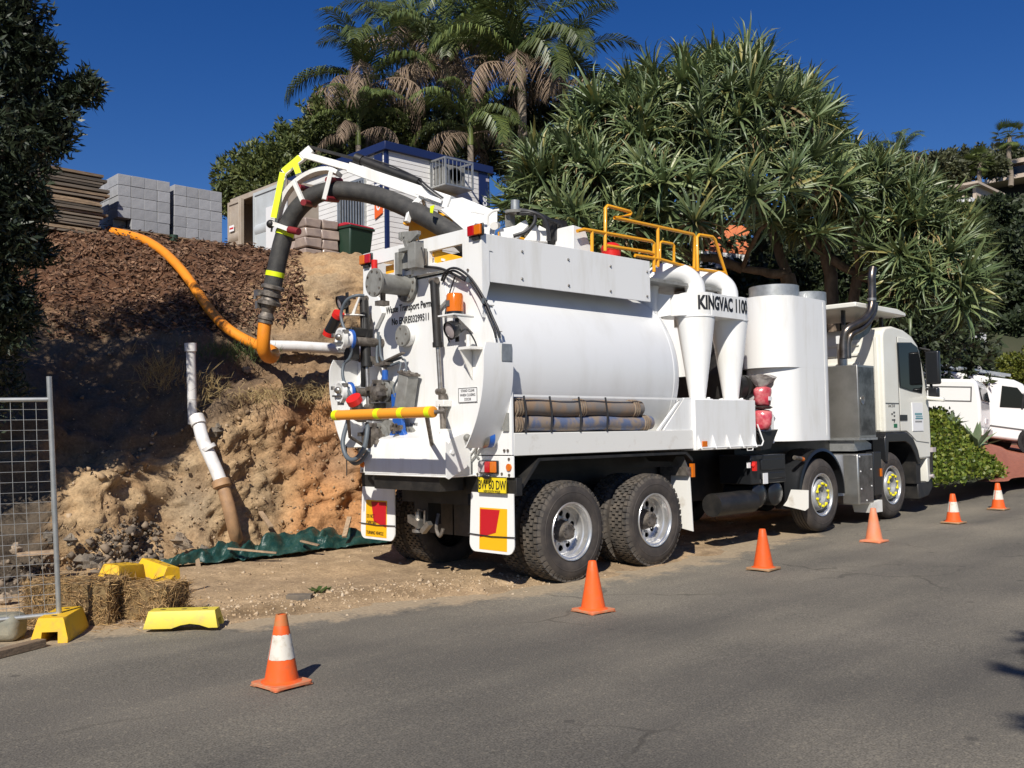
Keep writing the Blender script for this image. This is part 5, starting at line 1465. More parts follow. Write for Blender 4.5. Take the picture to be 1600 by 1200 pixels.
# tow hitch
b = MB(); b.box(0.02, 0.20, 1.38, 1.62, 0.58, 0.82); b.build('hitch_beam', 'black', T)
b = MB(); b.lathe((-0.02, 1.50, 0.50), (0, 0, 1), [(0, 0.07), (0.03, 0.07), (0.04, 0.04), (0.22, 0.035)], 14); b.obox((-0.02, 1.50, 0.62), (0.08, 0, 0), (0, 0.09, 0.03), (0, 0, 0.04)); b.tube([(-0.05, 1.36, 0.60), (-0.06, 1.34, 0.74), (-0.05, 1.46, 0.75), (-0.04, 1.46, 0.62)], 0.012, 6); b.obox((-0.03, 1.35, 0.56), (0.03, 0, 0), (0, 0.06, -0.05), (0, 0.02, 0.02))
b.build('tow_hitch', 'steel', T)
b = MB(); b.tube(smooth_path([(0.1, 1.3, 0.70), (0.05, 1.28, 0.55), (0.05, 1.22, 0.47), (0.06, 1.18, 0.55)], 4), 0.02, 8); b.build('air_line', 'dirty_steel', T)
# mid mud flap
b = MB(); b.prism([(2.92, 0.03, 1.02), (2.92, 0.30, 1.02), (2.92, 0.36, 0.42), (2.92, 0.0, 0.36)], (0.012, 0, 0)); mf = b.build('mud_flap', 'white_dirty', T)
b = MB(); b.prism([(2.88, 0.12, 1.33), (2.88, 0.30, 1.12), (2.88, 0.03, 1.12)], (0.01, 0, 0)); b.build('flap_stay', 'steel', T)
b = MB(); b.box(2.86, 2.94, 0.02, 0.42, 1.02, 1.12); b.build('flap_bracket', 'dirty_steel', T)
b = MB(); b.box(2.95, 2.99, 0.0, 0.05, 1.0, 1.16); b.build('side_marker', 'amber', T)
# battery box
b = MB(); b.box(4.30, 5.15, 0.06, 0.55, 0.84, 1.22); bt = b.build('battery_box', 'black_gloss', T, bevel=0.012)
b = MB(); b.box(4.52, 5.10, 0.045, 0.06, 0.90, 0.98); b.box(4.52, 5.10, 0.045, 0.06, 1.02, 1.16); b.split('box_panel', 'black_gloss', bt, bevel=0.006)
b = MB(); b.box(4.20, 4.26, 0.04, 0.06, 1.06, 1.13); b.box(4.55, 4.66, 0.036, 0.045, 0.84, 0.98); b.split('white_sticker', 'paper', bt)
b = MB(); b.cyl((4.31, 0.04, 1.10), (4.31, 0.0, 1.08), 0.035, 12); b.box(4.29, 4.33, -0.01, 0.04, 1.02, 1.14); b.build('isolator_switch', 'red', bt)
b = MB(); b.cyl((3.55, 0.16, 0.62), (4.42, 0.16, 0.62), 0.145, 18); b.build('air_tank', 'black', T)
for x in (4.55, 4.95):
    b = MB(); b.lathe((x, 0.06, 0.70), (0, 1, 0), [(0, 0.05), (0.02, 0.14), (0.05, 0.17), (0.5, 0.17)], 20); b.build('air_tank', 'black_gloss', T)
# white flap ahead of the third axle
b = MB(); b.prism([(5.420, 0.147, 0.717), (5.420, -0.114, 0.716), (5.420, -0.106, 0.474), (5.420, -0.057, 0.437), (5.420, 0.273, 0.492), (5.420, 0.211, 0.565)], (0.012, 0, 0)); b.build('mud_flap', 'white_dirty', T)
# curved guard over the third axle
def arc_guard(cx_, cz_, R, a0, a1, y0, y1, name):
    b = MB(); n = 22
    prev = None
    for k in range(n + 1):
        a = math.radians(a0 + (a1 - a0) * k / n)
        ring = []
        for (dr, y) in ((0, y0 + 0.03), (0.012, y0), (-0.03, y0 - 0.012), (-0.03, y0), (-0.012, y0 + 0.04), (-0.012, y1), (0.01, y1), (0.01, y0 + 0.05)):
            ring.append((cx_ + (R + dr) * math.cos(a), y, cz_ + (R + dr) * math.sin(a)))
        m_ = b.addv(ring)
        if prev is not None:
            for q in range(8):
                b.face((prev + q, prev + (q + 1) % 8, m_ + (q + 1) % 8, m_ + q))
        else:
            b.face([m_ + q for q in range(8)])
        prev = m_
    b.face([prev + q for q in range(8)][::-1])
    return b.build(name, 'black_gloss', T, smooth=50)
arc_guard(6.08, 0.62, 0.64, 196, -2, 0.03, 0.42, 'wheel_guard')
b = MB(); b.cyl((5.35, 0.04, 1.16), (5.52, 0.04, 1.14), 0.03, 10); b.build('marker_stalk', 'dirty_steel', T)
b = MB(); b.cyl((5.52, 0.04, 1.14), (5.58, 0.04, 1.13), 0.03, 10); b.build('side_marker', 'amber', T)
# stainless step box, black box and canister between the steering axles
b = MB(); b.box(7.10, 7.58, 0.0, 0.5, 0.40, 1.16); st = b.build('step_box', 'stainless', T, bevel=0.02)
b = MB()
for (x, z) in ((7.16, 0.9), (7.50, 0.92), (7.17, 0.64), (7.50, 0.67), (7.33, 0.46), (7.14, 1.12)): b.cyl((x, 0.0, z), (x, -0.012, z), 0.012, 8)
b.build('bolt', 'paper', st)
b = MB(); b.box(7.13, 7.55, -0.004, 0.0, 0.44, 1.13); b.build('step_plate', 'checker', st)
b = MB(); b.box(7.60, 7.86, 0.0, 0.5, 0.52, 1.18); bb = b.build('tool_box', 'black_gloss', T, bevel=0.01)
b = MB(); b.box(7.80, 7.84, -0.02, 0.0, 0.80, 0.92); b.build('side_marker', 'amber', bb)
b = MB(); b.prism([(7.44, -0.01, 0.40), (7.82, -0.01, 0.44), (7.82, -0.01, 0.26), (7.50, -0.01, 0.26)], (0, 0.3, 0)); b.build('step_flap', 'white_dirty', T)
b = MB(); b.cyl((6.85, 0.35, 0.55), (6.85, 0.35, 1.15), 0.22, 22); b.build('air_canister', 'alu_grey', T)
b = MB(); b.prism([(7.2, 0.1, 1.20), (7.75, 0.1, 1.22), (7.75, 0.1, 1.30), (7.45, 0.1, 1.40), (7.2, 0.1, 1.38)], (0, 0.4, 0)); b.build('step_bracket', 'galv', T)

# --- wheels
def tyre_mesh(treaded):
    b = MB()
    pr = [(0.055, 0.292), (0.020, 0.300), (0.004, 0.335), (0.0, 0.385), (0.004, 0.43), (0.014, 0.465), (0.030, 0.49), (0.048, 0.504)]
    if treaded:
        pr += [(0.245, 0.504)]
    else:
        for g_ in (0.075, 0.125, 0.170, 0.220):
            pr += [(g_ - 0.008, 0.516), (g_ - 0.006, 0.503), (g_ + 0.006, 0.503), (g_ + 0.008, 0.516)]
        pr += [(0.245, 0.512)]
    pr += [(0.262, 0.49), (0.278, 0.465), (0.288, 0.43), (0.292, 0.385), (0.288, 0.335), (0.272, 0.300), (0.237, 0.292)]
    b.lathe((0, 0, 0), (0, 1, 0), pr, 72, False, False)
    # raised rings on the sidewall
    b.lathe((0, -0.001, 0), (0, 1, 0), [(0.004, 0.40), (0.0, 0.404), (0.0, 0.412), (0.006, 0.416)], 72, False, False)
    if treaded:
        b.cur = 1
        n = 46
        for row, (y, w_) in enumerate(((0.052, 0.040), (0.100, 0.042), (0.147, 0.040), (0.194, 0.042), (0.241, 0.040))):
            for k in range(n):
                a = 2 * math.pi * (k + (0.5 if row % 2 else 0.0)) / n
                rr = 0.512 if row not in (0, 4) else 0.507
                c = V((math.cos(a) * rr, y, math.sin(a) * rr))
                t_ = V((-math.sin(a), 0, math.cos(a))); o_ = V((math.cos(a), 0, math.sin(a)))
                sk_ = 0.004 * (1 if row % 2 else -1)
                b.obox(c, t_ * 0.0262 + V((0, sk_, 0)), (0, w_ / 2, 0), o_ * 0.014)
                if row in (0, 4):     # shoulder lug running down the sidewall
                    yy = 0.028 if row == 0 else 0.264
                    b.obox(V((math.cos(a) * 0.489, yy, math.sin(a) * 0.489)), t_ * 0.024, V((0, 0.010, 0)) + o_ * 0.010 * (1 if row == 0 else -1), o_ * 0.012 + V((0, 0.006 if row == 0 else -0.006, 0)))
    return b

def holed_disc(b, y, r0, r1, rc, n, hr, th=0.012, dish=0.0):
    """annular plate facing -y with n round holes"""
    dirs = [(1, 0), (1, .5), (1, 1), (.5, 1), (0, 1), (-.5, 1), (-1, 1), (-1, .5), (-1, 0), (-1, -.5), (-1, -1), (-.5, -1), (0, -1), (.5, -1), (1, -1), (1, -.5)]
    for s in range(n):
        th0 = 2 * math.pi * (s + 0.5) / n; half = math.pi / n
        outer, inner, back = [], [], []
        for (dx, dy) in dirs:
            r = rc + (r1 - rc) * dx if dx > 0 else rc + (rc - r0) * dx
            a = th0 + half * dy
            outer.append((r * math.cos(a), y + dish * (r1 - r), r * math.sin(a)))
            l = math.hypot(dx, dy)
            r2 = rc + hr * dx / l; a2 = th0 + hr / rc * dy / l
            inner.append((r2 * math.cos(a2), y + dish * (r1 - r2), r2 * math.sin(a2)))
            back.append((r2 * math.cos(a2), y + dish * (r1 - r2) + th, r2 * math.sin(a2)))
        o_ = b.addv(outer); i_ = b.addv(inner); k_ = b.addv(back)
        for q in range(16):
            q2 = (q + 1) % 16
            b.face((o_ + q, i_ + q, i_ + q2, o_ + q2)); b.face((i_ + q, k_ + q, k_ + q2, i_ + q2))

WT = tyre_mesh(True).build('tyre', ['rubber', 'tread'], None, smooth=30)
WF = tyre_mesh(False).build('tyre', 'rubber', None, smooth=30)
b = MB()
b.lathe((0, 0, 0), (0, 1, 0), [(0.045, 0.300), (0.010, 0.304), (0.004, 0.300), (0.006, 0.290), (0.024, 0.282), (0.030, 0.268), (0.085, 0.262), (0.095, 0.250), (0.175, 0.246), (0.182, 0.236)], 56, False, False)
holed_disc(b, 0.178, 0.12, 0.238, 0.184, 10, 0.035)
b.bolts((0, 0.177, 0), (0, -1, 0), 0.140, 10, 0.014, 0.03)
RR = b.build('rim', 'alu', None, smooth=35)
b = MB(); b.lathe((0, 0, 0), (0, 1, 0), [(0.18, 0.12), (0.17, 0.118), (0.11, 0.095), (0.06, 0.088), (0.055, 0.07)], 32, False, True); b.bolts((0, 0.057, 0), (0, -1, 0), 0.072, 8, 0.010, 0.012); RH = b.build('hub', 'dirty_steel', None)
b = MB(); b.lathe((0, 0.27, 0), (0, 1, 0), [(0, 0.29), (0.01, 0.29)], 40); RD = b.build('brake_drum', 'black', None)
b = MB()
b.lathe((0, 0, 0), (0, 1, 0), [(0.050, 0.300), (0.010, 0.305), (0.004, 0.300), (0.008, 0.288), (0.030, 0.280), (0.040, 0.264), (0.12, 0.258)], 56, False, False)
RL = b.build('rim', 'alu', None, smooth=35)
b = MB()
b.lathe((0, 0, 0), (0, 1, 0), [(0.11, 0.235), (0.060, 0.222), (0.025, 0.205), (0.016, 0.195)], 48, False, False)
holed_disc(b, 0.016, 0.118, 0.197, 0.180, 10, 0.012)
b.lathe((0, 0, 0), (0, 1, 0), [(0.016, 0.118), (0.02, 0.112), (0.075, 0.106), (0.078, 0.03)], 36, False, True)
b.lathe((0, 0, 0), (0, 1, 0), [(0.05, 0.0), (0.05, 0.055), (0.078, 0.060)], 24, False, False)
RC = b.build('wheel_centre', 'alu_grey', None, smooth=35)
b = MB(); b.lathe((0, 0, 0), (0, -1, 0), [(0, 0.020), (0.026, 0.019), (0.030, 0.012)], 10); b.prism([(0.012, -0.010, 0.016), (0.056, -0.006, 0.003), (0.056, -0.006, -0.003), (0.012, -0.010, -0.016)], (0, -0.010, 0))
NT = b.build('nut_indicator', 'nut_yellow', None)
for o in (WT, WF, RR, RD, RL, RC, NT, RH):
    COL.objects.unlink(o)

def rear_wheel(x, z, left):
    w_ = empty('wheel', T, V((x, 2.55 if left else 0.0, z)) - T.location)
    if left: w_.rotation_euler = (0, 0, math.pi)
    put('tyre', WT.data, w_, (0, 0, 0), (0, random.random() * 6, 0)); put('tyre', WT.data, w_, (0, 0.33, 0), (0, random.random() * 6, 0))
    put('rim', RR.data, w_, (0, 0, 0), (0, random.random(), 0)); put('hub', RH.data, w_, (0, 0, 0)); put('brake_drum', RD.data, w_, (0, 0, 0))
def front_wheel(x, z, left):
    w_ = empty('wheel', T, V((x, 2.53 if left else 0.03, z)) - T.location)
    if left: w_.rotation_euler = (0, 0, math.pi)
    put('tyre', WF.data, w_, (0, 0, 0)); put('rim', RL.data, w_, (0, 0, 0)); put('wheel_centre', RC.data, w_, (0, 0, 0)); put('brake_drum', RD.data, w_, (0, -0.12, 0))
    for k in range(10):
        a = math.radians(18 + 36 * k)
        put('nut_indicator', NT.data, w_, (0.158 * math.cos(a), 0.014, 0.158 * math.sin(a)), (0, -(a + math.pi / 2 * (1 if k % 2 else -1)), 0))
for left in (False, True):
    rear_wheel(0.83, 0.530, left); rear_wheel(2.22, 0.545, left)
    front_wheel(6.08, 0.612, left); front_wheel(8.30, 0.640, left)
bpy.data.objects.remove(WT); bpy.data.objects.remove(WF); bpy.data.objects.remove(RR); bpy.data.objects.remove(RD); bpy.data.objects.remove(RL); bpy.data.objects.remove(RC); bpy.data.objects.remove(NT); bpy.data.objects.remove(RH)

# --- yellow handrails on top
hr = empty('handrail', T, V((2.4, 0.35, 3.6)) - T.location)
def rail(pts, r=0.021, sm=0):
    b = MB(); b.tube(smooth_path(pts, 5) if sm else pts, r, 10); b.build('rail_tube', 'rail_yellow', hr, smooth=60)
yR = 0.35
A_ = (1.841, 0.350, 3.636); B_ = (1.863, 0.350, 4.139)
rail([A_, B_, (1.898, 0.350, 4.170), (2.304, 0.350, 4.163), (2.328, 0.350, 4.148), (2.303, 0.350, 4.121), (2.019, 0.350, 4.049), (3.570, 0.350, 4.058), (3.597, 0.350, 4.037), (3.570, 0.350, 3.580)])
rail([(1.371, 0.350, 3.804), (1.479, 0.350, 3.837), (1.620, 0.350, 3.841), (2.708, 0.350, 3.858), (2.758, 0.350, 3.841), (2.744, 0.350, 3.486)])
rail([(1.620, 0.350, 3.837), (1.612, 0.350, 3.587)])
rail([(1.860, 0.350, 3.698), (2.653, 0.350, 3.718), (2.752, 0.350, 3.706)])
rail([(2.841, 0.350, 4.049), (2.822, 0.350, 3.557)], 0.021)
rail([(2.863, 0.350, 3.632), (2.872, 0.350, 3.855), (2.911, 0.350, 3.876), (3.132, 0.350, 3.879), (3.157, 0.350, 3.858), (3.148, 0.350, 3.632)], 0.018)
rail([(2.382, 0.350, 3.647), (2.852, 0.350, 3.655), (3.565, 0.350, 3.612)])
rail([(3.647, 0.350, 3.588), (3.652, 0.350, 4.027), (3.696, 0.350, 4.066), (3.995, 0.350, 4.080), (4.052, 0.350, 4.054), (4.407, 0.350, 3.392)])
rail([(3.648, 0.350, 3.613), (4.238, 0.350, 3.633)])
rail([(1.9, 2.2, 3.6), (1.9, 2.2, 4.15), (3.6, 2.2, 4.07), (3.6, 2.2, 3.6)])
b = MB(); b.box(2.56, 4.1, 0.3, 2.25, 3.36, 3.40); b.build('walkway', 'grey_paint', T)
b = MB(); b.sphere((2.48, 0.8, 3.80), (0.13, 0.13, 0.085)); b.cyl((2.48, 0.8, 3.55), (2.48, 0.8, 3.80), 0.12, 18); b.build('red_dome', 'red', T)
b = MB(); b.box(1.3, 1.62, 0.45, 0.75, 3.3, 3.56); b.prism([(1.38, 0.42, 3.50), (1.38, 0.42, 3.885), (1.58, 0.42, 3.87), (1.75, 0.42, 3.50)], (0, 0.32, 0)); b.build('deck_gusset', 'white', T, bevel=0.006)

# --- boom: white beam, cylinder on top, yellow base, guide arc with red rollers, hose hooks
bo = empty('boom', T, V((0.865, 1.032, 3.928)) - T.location)
b = MB(); b.beam((-0.019, 3.736, 5.148), (0.299, 3.035, 4.866), 0.085, 0.085); tip = b.build('inner_boom', 'white_dirty', bo, bevel=0.006)
b = MB(); b.beam((0.257, 3.141, 4.909), (0.734, 1.757, 4.277), 0.13, 0.13, w1=0.15, h1=0.16); b.build('outer_boom', 'white', bo, bevel=0.008)
b = MB()
b.prism([(0.689, 1.797, 4.323), (0.722, 1.558, 4.314), (0.786, 1.029, 4.063), (0.790, 1.037, 3.904), (0.707, 1.324, 3.904), (0.682, 1.744, 4.175)], V((0.14, 0.15, 0)))
b.build('boom_head', 'white', bo, bevel=0.01)
b = MB(); b.prism([(0.606, 1.816, 4.200), (0.633, 1.650, 4.212), (0.745, 1.010, 3.894), (0.732, 1.031, 3.779), (0.639, 1.326, 3.814)], V((0.03, 0.03, 0))); b.beam((0.609, 1.049, 4.015), (0.565, 1.226, 4.065), 0.01, 0.03)
b.build('boom_side_plate', 'white', bo, bevel=0.006)
b = MB(); b.beam((0.002, 3.708, 5.262), (0.308, 3.018, 4.993), 0.035, 0.035); b.build('boom_rod', 'black', bo)
b = MB(); b.cyl((0.296, 3.028, 5.002), (0.573, 2.167, 4.585), 0.055, 14); b.cyl((0.272, 3.050, 5.018), (0.314, 2.971, 4.976), 0.068, 14); b.build('boom_cylinder', 'black', bo)
for dv_, dd_ in ((0, 0), (3, 0.03), (-4, 0.05)):
    b = MB(); b.tube(smooth_path([(0.296, 2.959, 5.003), (0.438, 2.558, 4.822), (0.534, 2.203, 4.624), (0.554, 1.986, 4.460), (0.614, 1.800, 4.312)], 4), 0.012, 6)
    for v_ in range(len(b.v)): b.v[v_] = (b.v[v_][0] + dd_, b.v[v_][1], b.v[v_][2] + dv_ * 0.008)
    b.build('boom_hose', 'hose_thin', bo)
b = MB(); b.beam((-0.054, 3.771, 5.124), (0.032, 3.681, 5.228), 0.09, 0.10); b.beam((-0.170, 3.891, 4.996), (-0.008, 3.724, 5.164), 0.07, 0.09); b.build('boom_tip', 'white_dirty', bo, bevel=0.008)
b = MB()
for (p_, q_) in (((-0.060, 3.777, 5.116), (-0.221, 3.945, 4.931)), ((-0.221, 3.945, 4.931), (-0.296, 4.058, 4.345)), ((-0.118, 3.837, 5.060), (-0.073, 3.805, 4.895))): b.beam(p_, q_, 0.085, 0.06, up=(0.69, 0.72, 0.05))
b.split('boom_hanger', 'white_dirty', bo)
b = MB()
off_ = V((-0.10, -0.12, 0)) * 0.45
for (p_, q_) in (((-0.092, 3.740, 5.093), (-0.241, 3.895, 4.918)), ((-0.247, 3.902, 4.901), (-0.316, 4.008, 4.333)), ((-0.141, 3.791, 5.029), (-0.102, 3.764, 4.890))): b.beam(V(p_) + off_, V(q_) + off_, 0.074, 0.012, up=(0.69, 0.72, 0.05))
b.split('fluoro_tape', 'neon', bo)
b = MB(); q = smooth_path([(-0.240, 4.076, 4.306), (-0.230, 3.981, 4.539), (-0.189, 3.860, 4.705), (-0.112, 3.710, 4.819), (-0.028, 3.514, 4.884), (0.061, 3.331, 4.886), (0.127, 3.203, 4.822)], 5)
for i in range(len(q) - 1): b.beam(q[i], q[i + 1], 0.16, 0.05, up=(q[i + 1] - q[i]).cross(V((0.69, 0.72, 0))))
b.build('hose_guide_arc', 'white_dirty', bo, smooth=60)
def clamp(p0, p1, r1a, r1b, r2a, r2b, d):
    b = MB(); b.beam(p0, p1, 0.05, 0.05); o = b.build('roller_bracket', 'white_dirty', bo, bevel=0.004)
    for a_, c_ in ((r1a, r1b), (r2a, r2b)):
        b = MB(); b.cyl(a_, c_, 0.040, 12); b.build('roller', 'red_roller', bo)
clamp((-0.229, 3.686, 4.770), (-0.188, 3.529, 4.478), (-0.186, 3.650, 4.697), (0.080, 3.809, 4.731), (-0.215, 3.486, 4.466), (0.078, 3.687, 4.516), 0)
clamp((-0.004, 3.189, 4.828), (-0.086, 3.223, 4.469), (-0.030, 3.221, 4.726), (0.252, 3.363, 4.787), (-0.075, 3.212, 4.485), (0.173, 3.318, 4.528), 0)
b = MB(); b.beam((-0.364, 3.989, 4.266), (-0.232, 3.732, 4.151), 0.06, 0.055); o = b.build('roller_bracket', 'white_dirty', bo)
b = MB(); b.cyl((-0.255, 3.754, 4.160), (-0.220, 3.585, 4.112), 0.045, 12); b.build('roller', 'red_roller', bo)
b = MB(); b.sphere((-0.375, 4.001, 4.258), 0.055, 12, 8); b.tube([(-0.362, 3.991, 4.217), (-0.367, 4.000, 4.160)], 0.012, 6); b.build('end_knob', 'black', bo)
b = MB(); b.beam((0.543, 2.071, 4.390), (0.422, 2.127, 4.266), 0.05, 0.06); b.beam((0.422, 2.127, 4.266), (0.357, 2.133, 4.067), 0.05, 0.06); b.beam((0.574, 2.110, 4.395), (0.736, 2.241, 4.272), 0.03, 0.06); b.beam((0.615, 1.801, 4.290), (0.456, 2.082, 4.432), 0.02, 0.05); b.build('hose_hook', 'white', bo, bevel=0.004)
# yellow base of the boom, seen behind the header frame
b = MB()
b.beam((0.499, 2.343, 4.084), (0.533, 2.296, 4.291), 0.10, 0.05)
b.prism([(0.621, 2.422, 4.248), (0.688, 2.161, 4.095), (0.751, 1.975, 3.902), (0.757, 1.986, 3.673), (0.609, 2.465, 3.803)], (0.08, 0.08, 0))
b.prism([(0.679, 1.952, 4.228), (0.712, 1.723, 4.077), (0.699, 1.747, 3.912), (0.678, 1.966, 4.045)], (0.15, 0.15, 0))
b.box(-0.06, 1.0, 0.58, 0.66, 3.30, 3.54); b.box(-0.06, 1.0, 1.78, 2.0, 3.30, 3.48)
b.prism([(-0.09, 1.09, 3.34), (-0.09, 0.60, 3.34), (-0.09, 0.66, 3.39), (-0.09, 0.96, 3.49), (-0.09, 1.09, 3.50)], (0.03, 0, 0))
b.split('boom_base', 'yellow_steel', bo, bevel=0.006)
b = MB(); b.box(0.25, 1.2, 0.75, 1.75, 3.30, 3.48); b.box(0.06, 0.2, 0.5, 1.1, 3.40, 3.48); b.split('slew_gear', 'black', bo)
b = MB(); b.prism([(0.362, 1.705, 4.180), (0.367, 1.630, 4.182), (0.353, 1.650, 4.087), (0.363, 1.708, 4.107)], (0.02, 0.02, 0)); b.build('fluoro_corner', 'neon', bo)
# pivot ears, greaser, hydraulic lines behind the boom
b = MB(); b.cyl((0.696, 0.989, 3.876), (0.886, 1.150, 3.936), 0.045, 16); b.tube(smooth_path([(0.616, 0.997, 3.873), (0.609, 0.997, 3.973), (0.649, 0.955, 4.029), (0.700, 0.905, 4.042)], 4), 0.014, 6); b.build('boom_pivot', 'white_dirty', bo)
b = MB(); b.box(0.75, 1.35, 0.7, 1.3, 3.3, 3.62)
b.prism([(0.840, 1.060, 3.871), (0.842, 1.065, 3.770), (0.989, 0.924, 3.766), (1.080, 0.827, 3.909), (1.058, 0.844, 3.975), (1.022, 0.880, 3.954), (0.975, 0.927, 3.911)], (0.1, 0.1, 0)); b.prism([(1.077, 0.910, 3.753), (1.178, 0.801, 3.933), (1.201, 0.784, 3.860), (1.278, 0.720, 3.727)], (0.3, 0.3, 0)); b.prism([(1.306, 0.885, 3.950), (1.414, 0.787, 3.874), (1.439, 0.773, 3.741), (1.278, 0.925, 3.759)], (0.04, 0.04, 0)); b.split('pivot_cover', 'white', bo, bevel=0.008)
b = MB(); b.box(*[c for pr_ in zip(V((0.928, 0.973, 3.905)) , V((0.928, 0.973, 3.905)) + V((0.08, 0.08, 0.14))) for c in pr_]); b.cyl((0.962, 0.931, 4.049), (0.961, 0.929, 4.078), 0.11, 16); b.build('reel_post', 'grey_paint', bo)
b = MB(); b.cyl((0.966, 0.924, 4.078), (0.964, 0.919, 4.194), 0.05, 16); b.build('grease_pot', 'galv', bo)
for pts in ([(0.948, 0.875, 4.052), (1.017, 0.740, 4.038), (1.123, 0.643, 3.971), (1.167, 0.610, 3.841), (1.175, 0.611, 3.712)], [(0.948, 0.876, 4.030), (1.039, 0.721, 4.016), (1.268, 0.644, 3.956), (1.415, 0.644, 3.925), (1.418, 0.651, 3.778)], [(0.854, 0.846, 3.758), (0.956, 0.745, 3.806), (1.016, 0.681, 3.890), (1.060, 0.702, 3.987), (1.063, 0.764, 4.057)], [(0.982, 0.909, 4.092), (1.151, 0.750, 4.038), (1.362, 0.694, 3.940), (1.377, 0.693, 3.750)]):
    b = MB(); b.tube(smooth_path(pts, 5), 0.022, 8); b.build('boom_hose', 'hose_thin', bo)
b = MB(); b.cyl((1.477, 0.722, 3.946), (1.481, 0.732, 3.740), 0.07, 14); b.box(*[c for pr_ in zip(V((1.378, 0.695, 3.706)), V((1.378, 0.695, 3.706)) + V((0.2, 0.2, 0.30))) for c in pr_]); b.build('valve_block', 'black', bo)

# --- the big black suction hose and its couplings
path = smooth_path([(0.697, 1.287, 3.580), (0.637, 1.469, 3.777), (0.591, 1.710, 3.945), (0.509, 1.984, 4.124), (0.426, 2.394, 4.347), (0.334, 2.817, 4.523), (0.189, 3.157, 4.613), (0.060, 3.419, 4.631), (-0.036, 3.654, 4.566), (-0.129, 3.824, 4.410), (-0.181, 3.957, 4.195), (-0.233, 4.027, 3.910), (-0.268, 4.080, 3.641), (-0.286, 4.107, 3.494)], 6)
b = MB(); b.tube(path, 0.116, 24); sh = b.build('suction_hose', 'hose_black', T, smooth=60)
def band(p, q, r, m, name, par):
    b = MB(); p, q = V(p), V(q); b.lathe(p, q - p, [(0, r), ((q - p).length, r)], 24); return b.build(name, m, par)
band((-0.266, 4.076, 3.665), (-0.273, 4.087, 3.604), 0.120, 'neon', 'fluoro_band', sh)
band((-0.186, 3.964, 4.179), (-0.197, 3.977, 4.130), 0.120, 'neon', 'fluoro_band', sh)
p0, p1 = V((-0.283, 4.104, 3.494)), V((-0.348, 4.201, 3.005)); dd_ = p1 - p0
prof_ = [(0, 0.125), (0.02, 0.15), (0.05, 0.15), (0.06, 0.115), (0.10, 0.115), (0.11, 0.14), (0.15, 0.14), (0.16, 0.11), (0.20, 0.12), (0.22, 0.15), (0.26, 0.15), (0.27, 0.10), (0.36, 0.075), (0.40, 0.09), (0.42, 0.105), (0.45, 0.105), (0.46, 0.085), (0.47, 0.10), (0.50, 0.10), (0.51, 0.07)]
k_ = dd_.length / 0.51
b = MB(); b.lathe(p0, dd_, [(h_ * k_, r_) for h_, r_ in prof_], 22); cpl = b.build('hose_coupling', 'dirty_steel', sh)
b = MB(); b.obox(p0 + dd_ * 0.2 + V((-0.12, 0.10, 0)), (0.05, 0, 0), (0, 0.05, 0), (0, 0, 0.04)); b.tube([p0 + dd_ * 0.15 + V((-0.14, 0.12, 0)), p0 + dd_ * 0.35 + V((-0.15, 0.13, 0))], 0.02, 8); b.obox(p0 + dd_ * 0.5 + V((-0.1, 0.1, 0)), (0.03, 0, 0), (0, 0.03, 0), (0, 0, 0.05)); b.build('coupling_lever', 'steel', sh)

# --- hoses stowed in the side cage, and the red bagged fittings
def stowed(name, label, x0, x1, y, z, r, m, rings, ring_m):
    t = thing(name, label, 'hose', (x0, y, z))
    b = MB(); n = 12
    b.tube([(x0 + (x1 - x0) * k / n, y + 0.006 * math.sin(k * 1.7), z + 0.008 * math.sin(k * 1.1)) for k in range(n + 1)], r, 20); b.build('hose_body', m, t, smooth=60)
    for x in rings:
        b = MB()
        for i in range(3): b.lathe((x + 0.035 * i, y, z), (1, 0, 0), [(0, r), (0.004, r + 0.014), (0.022, r + 0.014), (0.026, r)], 20, False, False)
        b.build('hose_ring', ring_m, t)
    return t
stowed('stowed_hose', 'dirty grey suction hose on top of the pair in the truck side cage', 0.06, 2.10, 0.115, 1.812, 0.090, 'canvas_grey', (0.08, 1.02, 1.92), 'brass')
stowed('stowed_hose', 'muddy blue hose lying lowest in the truck side cage', 0.06, 2.28, 0.110, 1.650, 0.080, 'canvas_blue', (0.07, 2.10), 'brass')
t = thing('bagged_fitting', 'two red fittings in clear plastic bags hung beside the white box on the truck', 'fitting', (4.62, 0.08, 1.55))
def crumple(b, k, f):
    for i_, v_ in enumerate(b.v):
        q = V(v_); b.v[i_] = tuple(q + V((noise.noise(q * f), noise.noise(q * f + V((9, 0, 0))), 0.6 * noise.noise(q * f + V((0, 9, 0))))) * k)
for z0, z1 in ((1.86, 2.12), (1.55, 1.82)):
    h_ = z1 - z0
    b = MB(); b.lathe((4.60, 0.05, z0), (0, 0, 1), [(0, 0.07), (0.02, 0.105), (0.07, 0.120), (0.12, 0.118), (0.17, 0.128), (h_ - 0.04, 0.115), (h_ - 0.01, 0.08), (h_, 0.04)], 22); crumple(b, 0.028, 9); b.build('red_fitting', 'bag_plastic', t, smooth=60)
b = MB(); b.lathe((4.60, 0.05, 2.09), (0.15, 0, 1), [(0, 0.06), (0.03, 0.10), (0.09, 0.14), (0.15, 0.16), (0.16, 0.10), (0.10, 0.03)], 20); crumple(b, 0.07, 13); b.build('bag_neck', 'clear_bag', t, smooth=60)
b = MB(); b.box(4.54, 4.62, -0.085, -0.078, 1.93, 1.98); b.build('label_sticker', 'paper', t)
b = MB(); b.lathe((4.60, 0.05, 1.82), (0, 0, 1), [(0, 0.10), (0.02, 0.135), (0.04, 0.10)], 16); b.build('strap', 'black', t)
